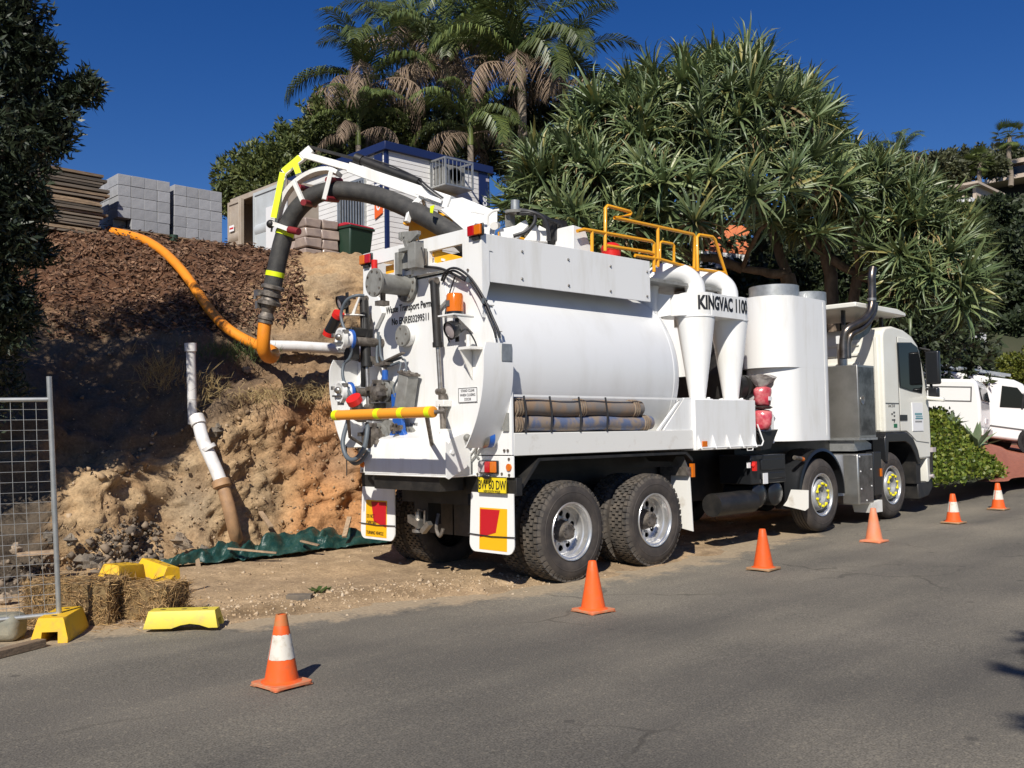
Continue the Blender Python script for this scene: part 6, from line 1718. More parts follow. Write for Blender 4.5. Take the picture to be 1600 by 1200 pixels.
# ------------------------------------------------------------------ things along the road edge
# --- traffic cones
def cone_parts():
    b = MB()
    s, r = 0.143, 0.032
    o_ = rbox_outline(-s, s, -s, s, r, 4)
    b.prism([(x, y, 0.006) for x, y in o_], (0, 0, 0.020))
    for (x, y) in ((-.11, -.11), (.11, -.11), (.11, .11), (-.11, .11)): b.box(x - .03, x + .03, y - .03, y + .03, 0, 0.006)
    base = b
    def rr(h): return 0.108 - (0.108 - 0.034) * (h - 0.026) / (0.437 - 0.026)
    lo = MB(); lo.lathe((0, 0, 0), (0, 0, 1), [(0.024, 0.135), (0.030, 0.116), (0.040, rr(0.04)), (0.18, rr(0.18)), (0.335, rr(0.335)), (0.43, rr(0.43)), (0.437, rr(0.437) - 0.004), (0.435, 0.026), (0.35, 0.036)], 32, False, True)
    ba = MB()
    n = 32
    ring0, ring1 = [], []
    for k in range(n):
        a = 2 * math.pi * k / n
        h0 = 0.168 + 0.006 * noise.noise((k * 0.9, 1, 0)); h1 = 0.318 + 0.008 * noise.noise((k * 0.7, 5, 0))
        ring0.append((math.cos(a) * (rr(h0) + 0.0016), math.sin(a) * (rr(h0) + 0.0016), h0)); ring1.append((math.cos(a) * (rr(h1) + 0.0016), math.sin(a) * (rr(h1) + 0.0016), h1))
    a_ = ba.addv(ring0); c_ = ba.addv(ring1)
    gap = 14
    for k in range(n):
        if k == gap: continue
        ba.face((a_ + k, a_ + (k + 1) % n, c_ + (k + 1) % n, c_ + k))
    tp = MB(); tp.lathe((0, 0, 0), (0, 0, 1), [(0.372, rr(0.372) + 0.0008), (0.44, rr(0.437) + 0.0008), (0.4405, 0.024)], 32, False, False)
    return base, lo, ba, tp
cb_, cl_, cba_, ct_ = cone_parts()
CONES = [
 ((-3.370, -1.361, 0.000), 0.08, 'dusty orange traffic cone with torn white band and muddy tip, nearest the camera', 'cone', 'cone_dirty', True, True),
 ((-0.226, -1.194, -0.000), -0.10, 'plain bright orange traffic cone standing before the rearmost truck wheel', 'cone', 'cone_dirty', False, False),
 ((2.683, -1.084, 0.035), 0.06, 'plain orange traffic cone with a brown muddy base beside the truck battery box', 'cone', 'clay', False, False),
 ((5.508, -0.978, 0.070), 0.02, 'faded pinkish orange traffic cone in front of the stainless step box', 'cone_faded', 'cone_faded', False, False),
 ((8.186, -0.926, 0.110), -0.05, 'orange traffic cone with white band just past the truck cab', 'cone', 'clay', True, False),
 ((10.360, -0.795, 0.190), 0.0, 'farthest orange traffic cone with white band near the ivy mound', 'cone', 'clay', True, False),
]
for p, rz, lab, mb, mbase, band_, tip_ in CONES:
    z = max(zr(p[0]), 0) + 0.004
    t = thing('traffic_cone', lab, 'traffic cone', (p[0], p[1], z), rz, 'traffic cones set out along the truck')
    def local(bm, nm, m, bev=0):
        o = bm.build(nm, m, None, bevel=bev); o.parent = t; return o
    local(cb_, 'base', mbase, 0.004); local(cl_, 'body', mb)
    if band_: local(cba_, 'band', 'cone_band')
    if tip_: local(ct_, 'tip', 'cone_tip')

# --- temporary fence panel
F0 = V((-3.819, 1.277, 0.149)); F1 = V((-4.901, 1.616, 0.219)); F1.z = F0.z - 0.0
ft = V((-3.934, 1.212, 2.071))
t = thing('temporary_fence', 'galvanised temporary fence panel of wire mesh standing in a yellow block', 'fence', (F0.x, F0.y, 0.0))
b = MB(); b.tube([F0 - V((0, 0, 0.05)), ft], 0.021, 12); post = b.build('post', 'galv', t)
hd = (F1 - F0); hd.z = 0; hd_len = hd.length; hd.normalize()
up = (ft - F0).normalized()
hb, htp = 0.035, (V((-3.914, 1.219, 1.888)) - F0).length
def fp(s, h): return F0 + hd * s + up * h + V((0, 0, -0.010 * s))
for h in (hb, htp):
    b = MB(); b.tube([fp(0, h), fp(hd_len, h)], 0.0185, 10); b.build('rail', 'galv', t)
b = MB(); b.tube([fp(hd_len, hb - 0.05), fp(hd_len, htp + 0.19)], 0.021, 10); b.build('post', 'galv', t)
s = 0.012
while s < hd_len:
    b = MB(); b.tube([fp(s, hb), fp(s + 0.01, (hb + htp) / 2), fp(s, htp)], 0.0021, 4, cap=False); b.build('wire', 'galv', t); s += 0.0895
h = hb + 0.08
while h < htp - 0.02:
    b = MB(); b.tube([fp(0, h), fp(hd_len / 2, h + 0.004), fp(hd_len, h)], 0.0021, 4, cap=False); b.build('wire', 'galv', t); h += 0.0815

# --- yellow plastic fence feet
def foot_bm(L=0.56, w0=0.27, w1=0.20, hgt=0.19, dent=False):
    b = MB()
    sec = [(-w0 / 2, 0), (-0.062, 0), (-0.058, 0.085), (0.058, 0.085), (0.062, 0), (w0 / 2, 0), (w0 / 2, 0.035), (w1 / 2 + 0.01, hgt - 0.02), (w1 / 2, hgt), (-w1 / 2, hgt), (-w1 / 2 - 0.01, hgt - 0.02), (-w0 / 2, 0.035)]
    ns = 8
    rings = []
    for i in range(ns + 1):
        y = -L / 2 + L * i / ns
        tp = 0.03 if i in (0, ns) else 0.0
        ring = []
        for (x, z) in sec:
            k = 1 - (0.10 if i in (0, ns) and z > 0.1 else 0)
            yy = y + (0.03 * (1 if i == 0 else -1) * (z / hgt) if i in (0, ns) else 0)
            dz = 0
            if dent and 1 < i < 5 and z < 0.09 and x < 0: dz = 0.05 * math.sin((i - 1) * math.pi / 4)
            ring.append((x * k, yy, z + dz))
        rings.append(b.addv(ring))
    m = len(sec)
    for i in range(ns):
        for q in range(m):
            q2 = (q + 1) % m
            b.face((rings[i] + q, rings[i + 1] + q, rings[i + 1] + q2, rings[i] + q2))
    b.face([rings[0] + q for q in range(m)]); b.face([rings[-1] + q for q in range(m)][::-1])
    b.cur = 0
    for y in (-0.16, 0.0, 0.16): b.lathe((0, y, hgt - 0.0005), (0, 0, 1), [(0.0, 0.028), (0.0015, 0.027)], 12, False)
    return b
def foot(p, rz, lab, m='foot_yellow', tilt=(0, 0), dent=False, sc=1.0):
    t = thing('barrier_block', lab, 'fence block', p, 0, 'yellow plastic fence blocks')
    o = foot_bm(dent=dent).build('block', m, None, bevel=0.006); o.parent = t
    q = None
    for y in (-0.16, 0.0, 0.16):
        b = MB(); b.lathe((0, y, 0.1905), (0, 0, 1), [(0, 0.024), (0.0012, 0.023)], 12, False)
        q = b.build('socket', 'ink', None); q.parent = t
    t.rotation_euler = (tilt[0], tilt[1], rz); t.scale = sc if isinstance(sc, tuple) else (sc, sc, sc)
    return t
fp0 = F0 + V((0.06, 0.07, 0))
foot((F0.x + 0.02, F0.y + 0.03, 0.0), -0.62, 'yellow fence foot holding the fence post at the road edge', 'foot_yellow', sc=1.0)
p = (-3.005, 0.799, 0.030); foot((p[0], p[1], 0.03), 0.86, 'faded split yellow fence foot lying alone before the straw bales', 'foot_faded', (0, 0), True, (0.80, 1.06, 0.72))
p = (-3.027, 2.033, 0.296); foot((p[0], p[1], p[2] - 0.02), -0.95, 'yellow fence foot resting on top of the straw bale', 'foot_yellow', (-0.10, 0.10), False, 0.80)
p = (-2.367, 2.797, 0.171); foot((p[0], p[1], p[2] - 0.02), 0.25, 'yellow fence foot farthest back, behind another on the dirt', 'foot_yellow', (0.16, 0.18), False, 0.82)
p = (-2.689, 1.930, 0.114); foot((p[0], p[1], p[2] - 0.02), -0.62, 'yellow fence foot tipped on the dirt against the end of the straw', 'foot_yellow', (0.05, -0.08), False, 0.84)

# --- straw bales
def bale(p, rz, L, W, H, lab, seed):
    rng = np.random.default_rng(seed)
    t = thing('straw_bale', lab, 'straw bale', p, rz, 'straw bales by the fence')
    b = MB(); nx, ny, nz_ = 14, 7, 6
    def face_grid(o, a, c, na, nc):
        o, a, c = V(o), V(a), V(c)
        n0 = len(b.v)
        for i in range(na + 1):
            for j in range(nc + 1):
                q = o + a * (i / na) + c * (j / nc)
                k = 0.03
                d = V((noise.noise(q * 6 + V((seed, 0, 0))), noise.noise(q * 6 + V((0, seed, 0))), noise.noise(q * 6 + V((0, 0, seed))))) * k
                b.v.append(tuple(q + d))
        for i in range(na):
            for j in range(nc):
                b.face((n0 + i * (nc + 1) + j, n0 + (i + 1) * (nc + 1) + j, n0 + (i + 1) * (nc + 1) + j + 1, n0 + i * (nc + 1) + j + 1))
    face_grid((-L/2, -W/2, 0), (L, 0, 0), (0, 0, H), nx, nz_); face_grid((L/2, W/2, 0), (-L, 0, 0), (0, 0, H), nx, nz_)
    face_grid((L/2, -W/2, 0), (0, W, 0), (0, 0, H), ny, nz_); face_grid((-L/2, W/2, 0), (0, -W, 0), (0, 0, H), ny, nz_)
    face_grid((-L/2, -W/2, H), (L, 0, 0), (0, W, 0), nx, ny)
    o = b.build('bale_core', 'straw_core', None, smooth=80); o.parent = t
    n = 3600
    C0 = rng.uniform(-0.5, 0.5, size=(n, 3)) * np.array([L, W, H]) + np.array([0, 0, H / 2])
    side = rng.integers(0, 5, n)
    C0[side == 0, 1] = -W / 2; C0[side == 1, 1] = W / 2; C0[side == 2, 0] = L / 2; C0[side == 3, 0] = -L / 2; C0[side == 4, 2] = H
    C0 += rng.normal(scale=0.012, size=C0.shape)
    nrm = np.zeros((n, 3)); nrm[side == 0, 1] = -1; nrm[side == 1, 1] = 1; nrm[side == 2, 0] = 1; nrm[side == 3, 0] = -1; nrm[side == 4, 2] = 1
    D = rng.normal(size=(n, 3)); D -= nrm * np.sum(D * nrm, axis=1, keepdims=True); D = unit(D) + nrm * rng.uniform(0.0, 0.5, size=(n, 1)); D[:, 2] -= 0.25
    o = quads_object('straw_strands', *leaves(C0, D, rng.uniform(0.05, 0.13, n), 0.006, rng), 'straw'); o.parent = t; o['kind'] = 'stuff'
p = (-3.623, 1.485, 0.000); bale((p[0] + 0.12, p[1] + 0.30, 0.0), -0.76, 0.70, 0.42, 0.36, 'long straw bale directly behind the fence post', 3)
p = (-3.177, 1.300, 0.000); bale((p[0] + 0.16, p[1] + 0.22, 0.0), 0.55, 0.34, 0.60, 0.30, 'short loose straw bale at the right end beside the yellow blocks', 5)
rng_ = np.random.default_rng(91)
n_ = 900
sx = rng_.uniform(-0.9, 1.0, n_); sy = rng_.normal(0.05, 0.30, n_); p = V((-3.248, 1.544, 0.000))
LP = np.array([(p.x + a_ * 0.62 + b_ * 0.5, p.y - a_ * 0.35 + b_ * 0.8 + 0.12, 0) for a_, b_ in zip(sx, sy)])
LP[:, 2] = [max(zr(a_) + 0.006, verge_z(a_, b_) + 0.006) for a_, b_ in LP[:, :2]]
dd = rng_.normal(size=(n_, 3)); dd[:, 2] = np.abs(dd[:, 2]) * 0.15
o = quads_object('loose_straw', *leaves(LP, dd, rng_.uniform(0.05, 0.14, n_), 0.006, rng_), 'straw'); tag(o, None, None, None, 'stuff')
# grey bag, sleepers and planks low on the left
b = MB(); q = V((-4.136, 1.334, -0.000)); b.box(-0.34, 0.16, -0.10, 0.14, 0.0, 0.21)
t = b.build('gravel_bag', 'sack', None, bevel=0.06, seg=3); t.location = (q.x - 0.05, q.y + 0.16, 0.0); t.rotation_euler = (0, 0, -0.7); tag(t, 'grey green filled sack behind the bottom rail of the fence', 'sack')
b = MB(); b.beam((-4.651, 0.729, 0.030), (-4.033, 1.012, 0.030), 0.09, 0.06); o = b.build('timber_sleeper', 'timber', None, bevel=0.006); tag(o, 'weathered timber board on the ground below the fence', 'board')
b = MB(); b.beam((-3.341, 3.923, 0.396), (-3.011, 3.745, 0.404), 0.12, 0.04); o = b.build('timber_plank', 'timber', None, bevel=0.004); tag(o, 'short grey plank lying among dark rocks behind the fence', 'plank')

# --- rocks
def rock_bm(seed, flat=0.7):
    b = MB(); b.sphere((0, 0, 0), 1.0, 10, 7)
    for i, v in enumerate(b.v):
        q = V(v); k = 1 + 0.45 * noise.noise(q * 1.2 + V((seed, 0, 0))) + 0.35 * (noise.fractal(q * 1.1 + V((0, seed, 0)), 1.0, 2.0, 2, noise_basis='VORONOI_F2F1') - 0.4)
        k = min(k, 1.0)
        b.v[i] = (q.x * k, q.y * k * 0.85, q.z * k * flat)
    return b
ROCKS = [
 (285, 846, 11.3, 0.20, 'rock', 'pale angular rock beside the green tarp end'),
 (318, 858, 11.3, 0.13, 'rock_dark', 'rounded brown rock just right of the pale rock by the tarp'),
 (110, 912, 9.5, 0.13, 'rock_dark', 'grey rounded rock above the straw bales'),
 (75, 920, 9.2, 0.12, 'rock', 'tan rock close behind the left of the fence post'),
 (40, 902, 9.2, 0.10, 'rock_dark', 'small muddy rock seen through the mesh low down'),
 (25, 858, 9.9, 0.12, 'rock', 'ochre rock left of the grey plank behind the mesh'),
 (78, 838, 10.2, 0.14, 'rock_dark', 'sandy rock above the grey plank behind the mesh'),
 (135, 878, 10.2, 0.20, 'rock_dark', 'big dark soil lump right of the fence post'),
 (112, 845, 10.5, 0.15, 'rock_dark', 'dark lump below the overhanging earth block'),
 (8, 935, 8.9, 0.11, 'rock', 'pale rock at the far left edge above the sack'),
 (55, 880, 9.6, 0.09, 'rock_dark', 'brown stone just below the grey plank'),
 (338, 672, 12.35, 0.17, 'rock_dark', 'grey brown rock beside the white pipe elbow on the bank'),
 (385, 578, 13.4, 0.10, 'rock', 'small tan rock below the green grass tuft'),
 (462, 550, 13.9, 0.09, 'rock', 'small rock beside the white pipe on the bench'),
]
for i, (u, v, d, r, m, lab) in enumerate(ROCKS):
    o = rock_bm(i * 3.7).build('rock', m, None, smooth=12)
    p = {0: (-1.495, 4.098, 0.350), 1: (-1.313, 3.930, 0.255), 2: (-3.090, 3.144, 0.145), 3: (-3.352, 2.980, 0.144), 4: (-3.510, 3.123, 0.258), 5: (-3.357, 3.934, 0.449), 6: (-3.003, 4.004, 0.545), 7: (-2.717, 3.750, 0.268), 8: (-2.726, 4.161, 0.463), 9: (-3.741, 2.939, 0.108), 10: (-3.312, 3.482, 0.340), 11: (-0.743, 4.743, 1.658), 12: (0.034, 5.396, 2.497), 13: (0.788, 5.346, 2.778)}[i]
    o.location = p; o.scale = (r, r, r); o.rotation_euler = (0, 0, i * 1.3); tag(o, lab, 'rock', 'rocks on the bank')
# grey brick and a green scrap on the verge
p = (-1.745, 1.100, 0.020)
b = MB(); b.box(-0.115, 0.115, -0.06, 0.06, 0, 0.075); o = b.build('paver_brick', 'rock_dark', None, bevel=0.004); o.location = (p[0], p[1], 0.02); o.rotation_euler = (0, 0, -0.75); tag(o, 'single grey brick lying on the dirt near the road', 'brick')
p = (-1.386, 1.317, 0.040)
b = MB()
for k in range(9):
    a = k * 0.7; b.poly([(0, 0, 0.02), (0.09 * math.cos(a), 0.09 * math.sin(a), 0.02 + 0.03 * math.sin(k * 2)), (0.12 * math.cos(a + 0.4), 0.12 * math.sin(a + 0.4), 0.05), (0.08 * math.cos(a + 0.8), 0.08 * math.sin(a + 0.8), 0.02)])
o = b.build('green_scrap', 'grass', None); o.location = (p[0], p[1], verge_z(p[0], p[1])); tag(o, 'small scrap of green foliage on the dirt beyond the grey brick', 'foliage')

# --- green tarp crumpled along the foot of the bank
line = [((-1.744, 3.938, 0.107), 0.08, 0.10), ((-1.601, 3.868, 0.127), 0.22, 0.2), ((-1.373, 3.856, 0.148), 0.28, 0.3), ((-1.141, 3.840, 0.171), 0.34, 0.45), ((-0.922, 3.835, 0.210), 0.36, 0.5), ((-0.763, 3.818, 0.265), 0.22, 0.4), ((-0.612, 3.811, 0.291), 0.40, 0.5), ((-0.283, 3.772, 0.295), 0.46, 0.6), ((0.082, 3.769, 0.296), 0.46, 0.6), ((0.368, 3.771, 0.320), 0.40, 0.55), ((0.778, 3.792, 0.335), 0.34, 0.5), ((1.293, 3.785, 0.328), 0.30, 0.5), ((2.048, 3.755, 0.324), 0.25, 0.4)]
NS, NT_ = 150, 34
pts3 = smooth_path([l[0] for l in line], 13)
vv, qq = [], []
for i in range(NS):
    f = i / (NS - 1) * (len(pts3) - 1); a = pts3[int(f)]; c = pts3[min(int(f) + 1, len(pts3) - 1)]; p = a.lerp(c, f - int(f))
    g_ = i / (NS - 1) * (len(line) - 1); k0 = int(g_); k1 = min(k0 + 1, len(line) - 1); w_ = g_ - k0
    hh = 0.60 * (line[k0][1] * (1 - w_) + line[k1][1] * w_); bk = line[k0][2] * (1 - w_) + line[k1][2] * w_
    for j in range(NT_):
        t_ = j / (NT_ - 1)
        prof_h = max(math.sin(math.pi * (0.04 + 0.92 * t_)), 0) ** 0.8
        wob = 0.75 + 0.6 * noise.noise((i * 0.09, 8, t_ * 1.5))
        q = p + V((-0.69, -0.72, 0)) * (0.30 - 1.25 * bk * t_ + 0.12 * noise.noise((i * 0.10, 3, t_ * 2))) + V((0, 0, 0.012 + hh * prof_h * wob))
        s_ = i / NS * 26; fold = abs(noise.noise((s_ * 0.45 + t_ * 1.3, t_ * 1.8 - s_ * 0.3, 1))) + 0.5 * abs(noise.noise((s_ * 1.1 - t_ * 2.5, t_ * 2.5 + s_ * 0.5, 5)))
        q += V((-0.30, -0.30, 0.80)) * (0.16 * (fold - 0.30)) * min(1, t_ * 5, (1 - t_) * 5)
        vz = verge_z(q.x, q.y); gz = max(vz, min(bank_z(q.x, q.y), vz + 0.30))
        q.z = max(gz + 0.012, gz + (q.z - p.z))
        q.z += 0.02 * noise.noise((s_ * 3, t_ * 9, 2))
        vv.append(tuple(q))
qq = [(i * NT_ + j, (i + 1) * NT_ + j, (i + 1) * NT_ + j + 1, i * NT_ + j + 1) for i in range(NS - 1) for j in range(NT_ - 1)]
tp = quads_object('tarp', vv, qq, 'tarp', smooth=True)
sol = tp.modifiers.new('thickness', 'SOLIDIFY'); sol.thickness = 0.004
tag(tp, 'crumpled dark green tarpaulin along the foot of the cut bank', 'tarpaulin')
def stick(p0, p1, w, h, lab, m='timber'):
    b = MB(); b.beam(p0, p1, w, h); o = b.build('timber_stake', m, None, bevel=0.003); tag(o, lab, 'stake', 'timber stakes about the tarp')
stick((-0.385, 4.264, 0.610), (-0.435, 3.908, 0.441), 0.06, 0.03, 'timber stake leaning behind the middle of the green tarp')
stick((0.575, 3.698, 0.505), (0.391, 3.544, 0.276), 0.06, 0.03, 'timber stake standing across the tarp near the truck')
stick((-1.155, 3.639, 0.270), (-0.718, 3.295, 0.203), 0.05, 0.02, 'long timber stake lying flat before the tarp')
stick((-1.509, 3.704, 0.218), (-1.530, 3.596, 0.071), 0.05, 0.025, 'short grey stake at the ragged left end of the tarp')
stick((-0.248, 3.531, 0.285), (-0.116, 3.339, 0.233), 0.06, 0.02, 'short wooden offcut under the front edge of the tarp')

# --- pipes in the bank
t = thing('riser_pipe', 'grey plastic pipe with a cap standing upright out of the bank', 'pipe', (-1.041, 4.806, 1.857))
b = MB(); b.tube([(-1.010, 4.854, 1.744), (-1.095, 4.730, 2.688)], 0.058, 18); b.build('pipe', 'pvc', t, smooth=60)
b = MB(); b.tube([(-1.094, 4.732, 2.656), (-1.099, 4.729, 2.761)], 0.074, 18); b.build('cap', 'pvc', t)
t = thing('drain_pipe', 'white plastic drain pipe with an elbow running down to a brown clay pipe', 'pipe', (-0.801, 4.257, 0.465))
b = MB(); b.tube(smooth_path([(-1.039, 4.668, 1.821), (-1.036, 4.604, 1.691), (-1.043, 4.485, 1.515), (-1.005, 4.391, 1.340), (-0.973, 4.303, 1.182), (-0.948, 4.220, 1.026)], 5), 0.080, 18); b.build('pipe', 'pvc', t, smooth=60)
b = MB(); b.tube([(-1.045, 4.673, 1.829), (-1.042, 4.608, 1.724)], 0.094, 18); b.tube([(-1.025, 4.402, 1.459), (-1.006, 4.387, 1.419)], 0.087, 18); b.build('pipe_collar', 'pvc', t)
b = MB(); b.lathe((-0.954, 4.224, 1.049), V((-0.938, 4.189, 0.940)) - V((-0.954, 4.224, 1.049)), [(0, 0.09), (0.02, 0.112), (0.09, 0.112), (0.11, 0.08)], 20); b.build('clay_collar', 'clay', t)
b = MB(); b.tube([(-0.923, 4.202, 0.947), (-0.897, 4.122, 0.730), (-0.839, 4.088, 0.432), (-0.741, 4.210, 0.306)], 0.078, 18); b.build('clay_pipe', 'clay', t, smooth=60)
b = MB(); b.tube([(0.255, 5.436, 2.851), (0.720, 5.268, 2.853), (2.067, 4.950, 2.819)], 0.078, 18); o = b.build('white_pipe', 'pvc', None, smooth=60); tag(o, 'long white plastic pipe lying on the bench towards the truck', 'pipe')
# orange flexible duct down the slope, looping up into the truck hose
duct = smooth_path([(-0.273, 9.395, 5.054), (-0.165, 9.021, 4.954), (-0.071, 8.526, 4.791), (-0.004, 7.995, 4.531), (-0.004, 7.394, 4.182), (-0.027, 6.886, 3.839), (-0.072, 6.397, 3.511), (-0.076, 6.069, 3.290), (-0.058, 5.720, 3.084), (0.029, 5.439, 2.930), (0.112, 5.160, 2.814), (0.113, 4.886, 2.741), (0.024, 4.629, 2.675), (-0.127, 4.432, 2.603), (-0.251, 4.343, 2.617), (-0.328, 4.272, 2.691), (-0.356, 4.221, 2.826), (-0.349, 4.200, 3.022)], 6)
b = MB()
nd = len(duct)
b.tube(duct, [0.073 + 0.012 * clamp01((i - nd * 0.55) / 20) for i in range(nd)], 18)
dt = b.build('orange_duct', 'orange_hose', None, smooth=60)
tag(dt, 'orange flexible duct snaking down the mulch slope and up to the truck hose', 'hose')

# ------------------------------------------------------------------ the building site on top of the bank
# --- two packs of concrete blocks
BL, BW, BH = 0.232, 0.215, 0.19
b = MB(); b.box(0.003, BL - 0.003, 0.003, BW - 0.003, 0.002, BH - 0.003); blk = b.build('block', 'concrete', None, bevel=0.004, seg=1, smooth=0)
def block_pack(p, lab, skip):
    t = thing('block_pack', lab, 'concrete blocks', p, 0, 'packs of concrete blocks at the top of the slope')
    b = MB()
    for y in (0.05, 0.40, 0.78): b.box(0.0, 0.93, y, y + 0.09, -0.11, -0.02)
    b.box(0.0, 0.93, 0.0, 0.88, -0.02, 0.0)
    o = b.build('pallet', 'timber', None); o.parent = t
    first = True
    for k in range(5):
        for i in range(4):
            for j in range(4):
                if k < 4 and 0 < i < 3 and 0 < j < 3: continue
                if (i, j, k) in skip: continue
                jig = V((random.uniform(-1, 1), random.uniform(-1, 1), 0)) * 0.004
                o = put('block', blk.data, t, V((i * BL, j * BW, k * BH)) + jig)
                m_ = o.modifiers.new('bevel', 'BEVEL'); m_.width = 0.004; m_.segments = 1; m_.limit_method = 'ANGLE'
    return t
QP = V((-0.095, 9.631, 5.183))
block_pack((QP.x, QP.y, QP.z), 'left pack of grey concrete blocks with a block missing low at the near corner', {(0, 0, 0)})
block_pack((QP.x + 1.02, QP.y + 0.04, QP.z - 0.01), 'right pack of grey concrete blocks next to the shipping container', set())
bpy.data.objects.remove(blk)
p = V((0.515, 9.196, 5.027)); b = MB(); b.lathe((0, 0, 0), (0, 0, 1), [(0, 0.07), (0.12, 0.075)], 14); o = b.build('green_tin', 'bin_green', None); o.location = (QP.x + 0.97, QP.y - 0.06, QP.z - 0.13); tag(o, 'small green tin between the two block packs', 'tin')
# --- stack of formwork boards
t = thing('board_stack', 'tall stack of weathered timber boards beside the concrete block packs', 'timber', (QP.x - 1.6, QP.y + 0.1, QP.z - 0.3))
z = QP.z - 0.22
k = 0
while z < QP.z + 0.86:
    th = random.choice((0.032, 0.04, 0.045))
    for y in (0.0, 0.45):
        b = MB(); x1 = QP.x - 0.30 + random.uniform(-0.10, 0.06) - (0.12 if k < 5 else 0); x0 = x1 - 2.5 + random.uniform(-0.3, 0.2)
        b.beam((x0, QP.y - 0.05 + y + random.uniform(-0.05, 0.05), z + 0.26 * 0.12), (x1, QP.y - 0.05 + y + random.uniform(-0.03, 0.03), z), 0.42, th)
        b.build('board', random.choice(('timber_dark', 'timber_dark', 'timber')), t)
    z += th + random.choice((0.012, 0.02, 0.035)); k += 1
# --- shipping container, one door ajar
K = V((4.048, 11.078, 7.050)); kz = K.z - 2.59
t = thing('shipping_container', 'shipping container with beige door, dark opening and a pale grey door', 'container', (K.x, K.y, kz))
b = MB(); b.box(K.x + 0.02, K.x + 0.8, K.y + 0.02, K.y + 0.06, kz, K.z - 0.02); b.box(K.x + 0.02, K.x + 0.8, K.y + 2.38, K.y + 2.42, kz, K.z - 0.02); b.box(K.x + 0.02, K.x + 0.8, K.y + 0.06, K.y + 2.38, K.z - 0.06, K.z - 0.02); b.box(K.x + 0.72, K.x + 0.8, K.y + 0.06, K.y + 2.38, kz, K.z - 0.06)
b.build('shell', 'cont_beige', t)
b = MB(); b.box(K.x - 0.04, K.x + 0.02, K.y, K.y + 0.10, kz, K.z); b.box(K.x - 0.04, K.x + 0.02, K.y + 2.34, K.y + 2.44, kz, K.z); b.box(K.x - 0.04, K.x + 0.02, K.y + 0.10, K.y + 2.34, K.z - 0.12, K.z); b.build('door_frame', 'cont_beige', t, bevel=0.008)
def cdoor(y0, y1, m, name):
    b = MB(); b.box(K.x - 0.09, K.x - 0.045, y0, y1, kz + 0.1, K.z - 0.1)
    for zz in (0.35, 0.95, 1.55): b.prism([(K.x - 0.09, y0 + 0.08, kz + zz), (K.x - 0.13, y0 + 0.08, kz + zz + 0.06), (K.x - 0.13, y0 + 0.08, kz + zz + 0.16), (K.x - 0.09, y0 + 0.08, kz + zz + 0.22)], (0, y1 - y0 - 0.16, 0))
    for (a_, c_) in ((y0, y0 + 0.06), (y1 - 0.06, y1)): b.box(K.x - 0.115, K.x - 0.09, a_, c_, kz + 0.1, K.z - 0.1)
    b.box(K.x - 0.115, K.x - 0.09, y0 + 0.06, y1 - 0.06, K.z - 0.17, K.z - 0.1)
    return b.build(name, m, t)
cdoor(1.78 + K.y, 2.42 + K.y, 'cont_beige', 'door')
cdoor(0.0 + K.y, 1.24 + K.y, 'cont_grey', 'door')
b = MB(); b.tube([(K.x - 0.12, K.y + 1.86, kz + 0.1), (K.x - 0.12, K.y + 1.86, K.z - 0.1)], 0.02, 8); b.build('lock_bar', 'cont_beige', t)
b = MB(); b.box(K.x - 0.136, K.x - 0.13, K.y + 2.08, K.y + 2.30, K.z - 0.80, K.z - 0.66); b.build('notice', 'paper', t)
b = MB(); b.box(K.x - 0.138, K.x - 0.136, K.y + 2.10, K.y + 2.28, K.z - 0.75, K.z - 0.71); b.build('notice_stripe', 'red', t)
b = MB(); b.box(K.x - 0.17, K.x - 0.132, K.y - 0.25, K.y + 0.58, kz + 0.1, K.z - 0.55); b.build('access_door', 'wall_white', t)
b = MB(); b.box(K.x - 0.20, K.x - 0.17, K.y + 0.48, K.y + 0.52, kz + 0.9, kz + 1.1); b.build('handle', 'ink', t)
# --- site office
O = V((7.035, 11.578, 8.552)); oz = 4.9
OX, OY = O.x + 3.3, O.y + 6.2
t = thing('site_office', 'white site office cabin with navy roof edge and barred window', 'cabin', (O.x, O.y, oz))
b = MB()
zz = oz
while zz < O.z - 0.2:                                    # lapped cladding boards
    h_ = min(0.125, O.z - 0.2 - zz)
    b.prism([(O.x, O.y, zz), (O.x - 0.012, O.y - 0.0, zz), (O.x - 0.004, O.y, zz + h_), (O.x, O.y, zz + h_)], (0, OY - O.y, 0))
    b.prism([(O.x, O.y, zz), (O.x, O.y - 0.012, zz), (O.x, O.y - 0.004, zz + h_), (O.x, O.y, zz + h_)], (OX - O.x, 0, 0))
    zz += 0.125
cl = b.build('cladding', 'clad', t, smooth=0); cl['kind'] = 'stuff'
b = MB(); b.box(O.x + 0.002, OX, O.y + 0.002, OY, oz, O.z - 0.2); b.build('wall', 'clad', t)
b = MB(); b.box(O.x - 0.10, OX + 0.10, O.y - 0.10, OY + 0.1, O.z - 0.2, O.z); b.build('roof_edge', 'navy', t, bevel=0.01)
b = MB(); b.box(O.x - 0.03, O.x + 0.05, O.y - 0.03, O.y + 0.05, oz, O.z - 0.2); b.build('corner_post', 'navy', t)
def yz(u, v): pass
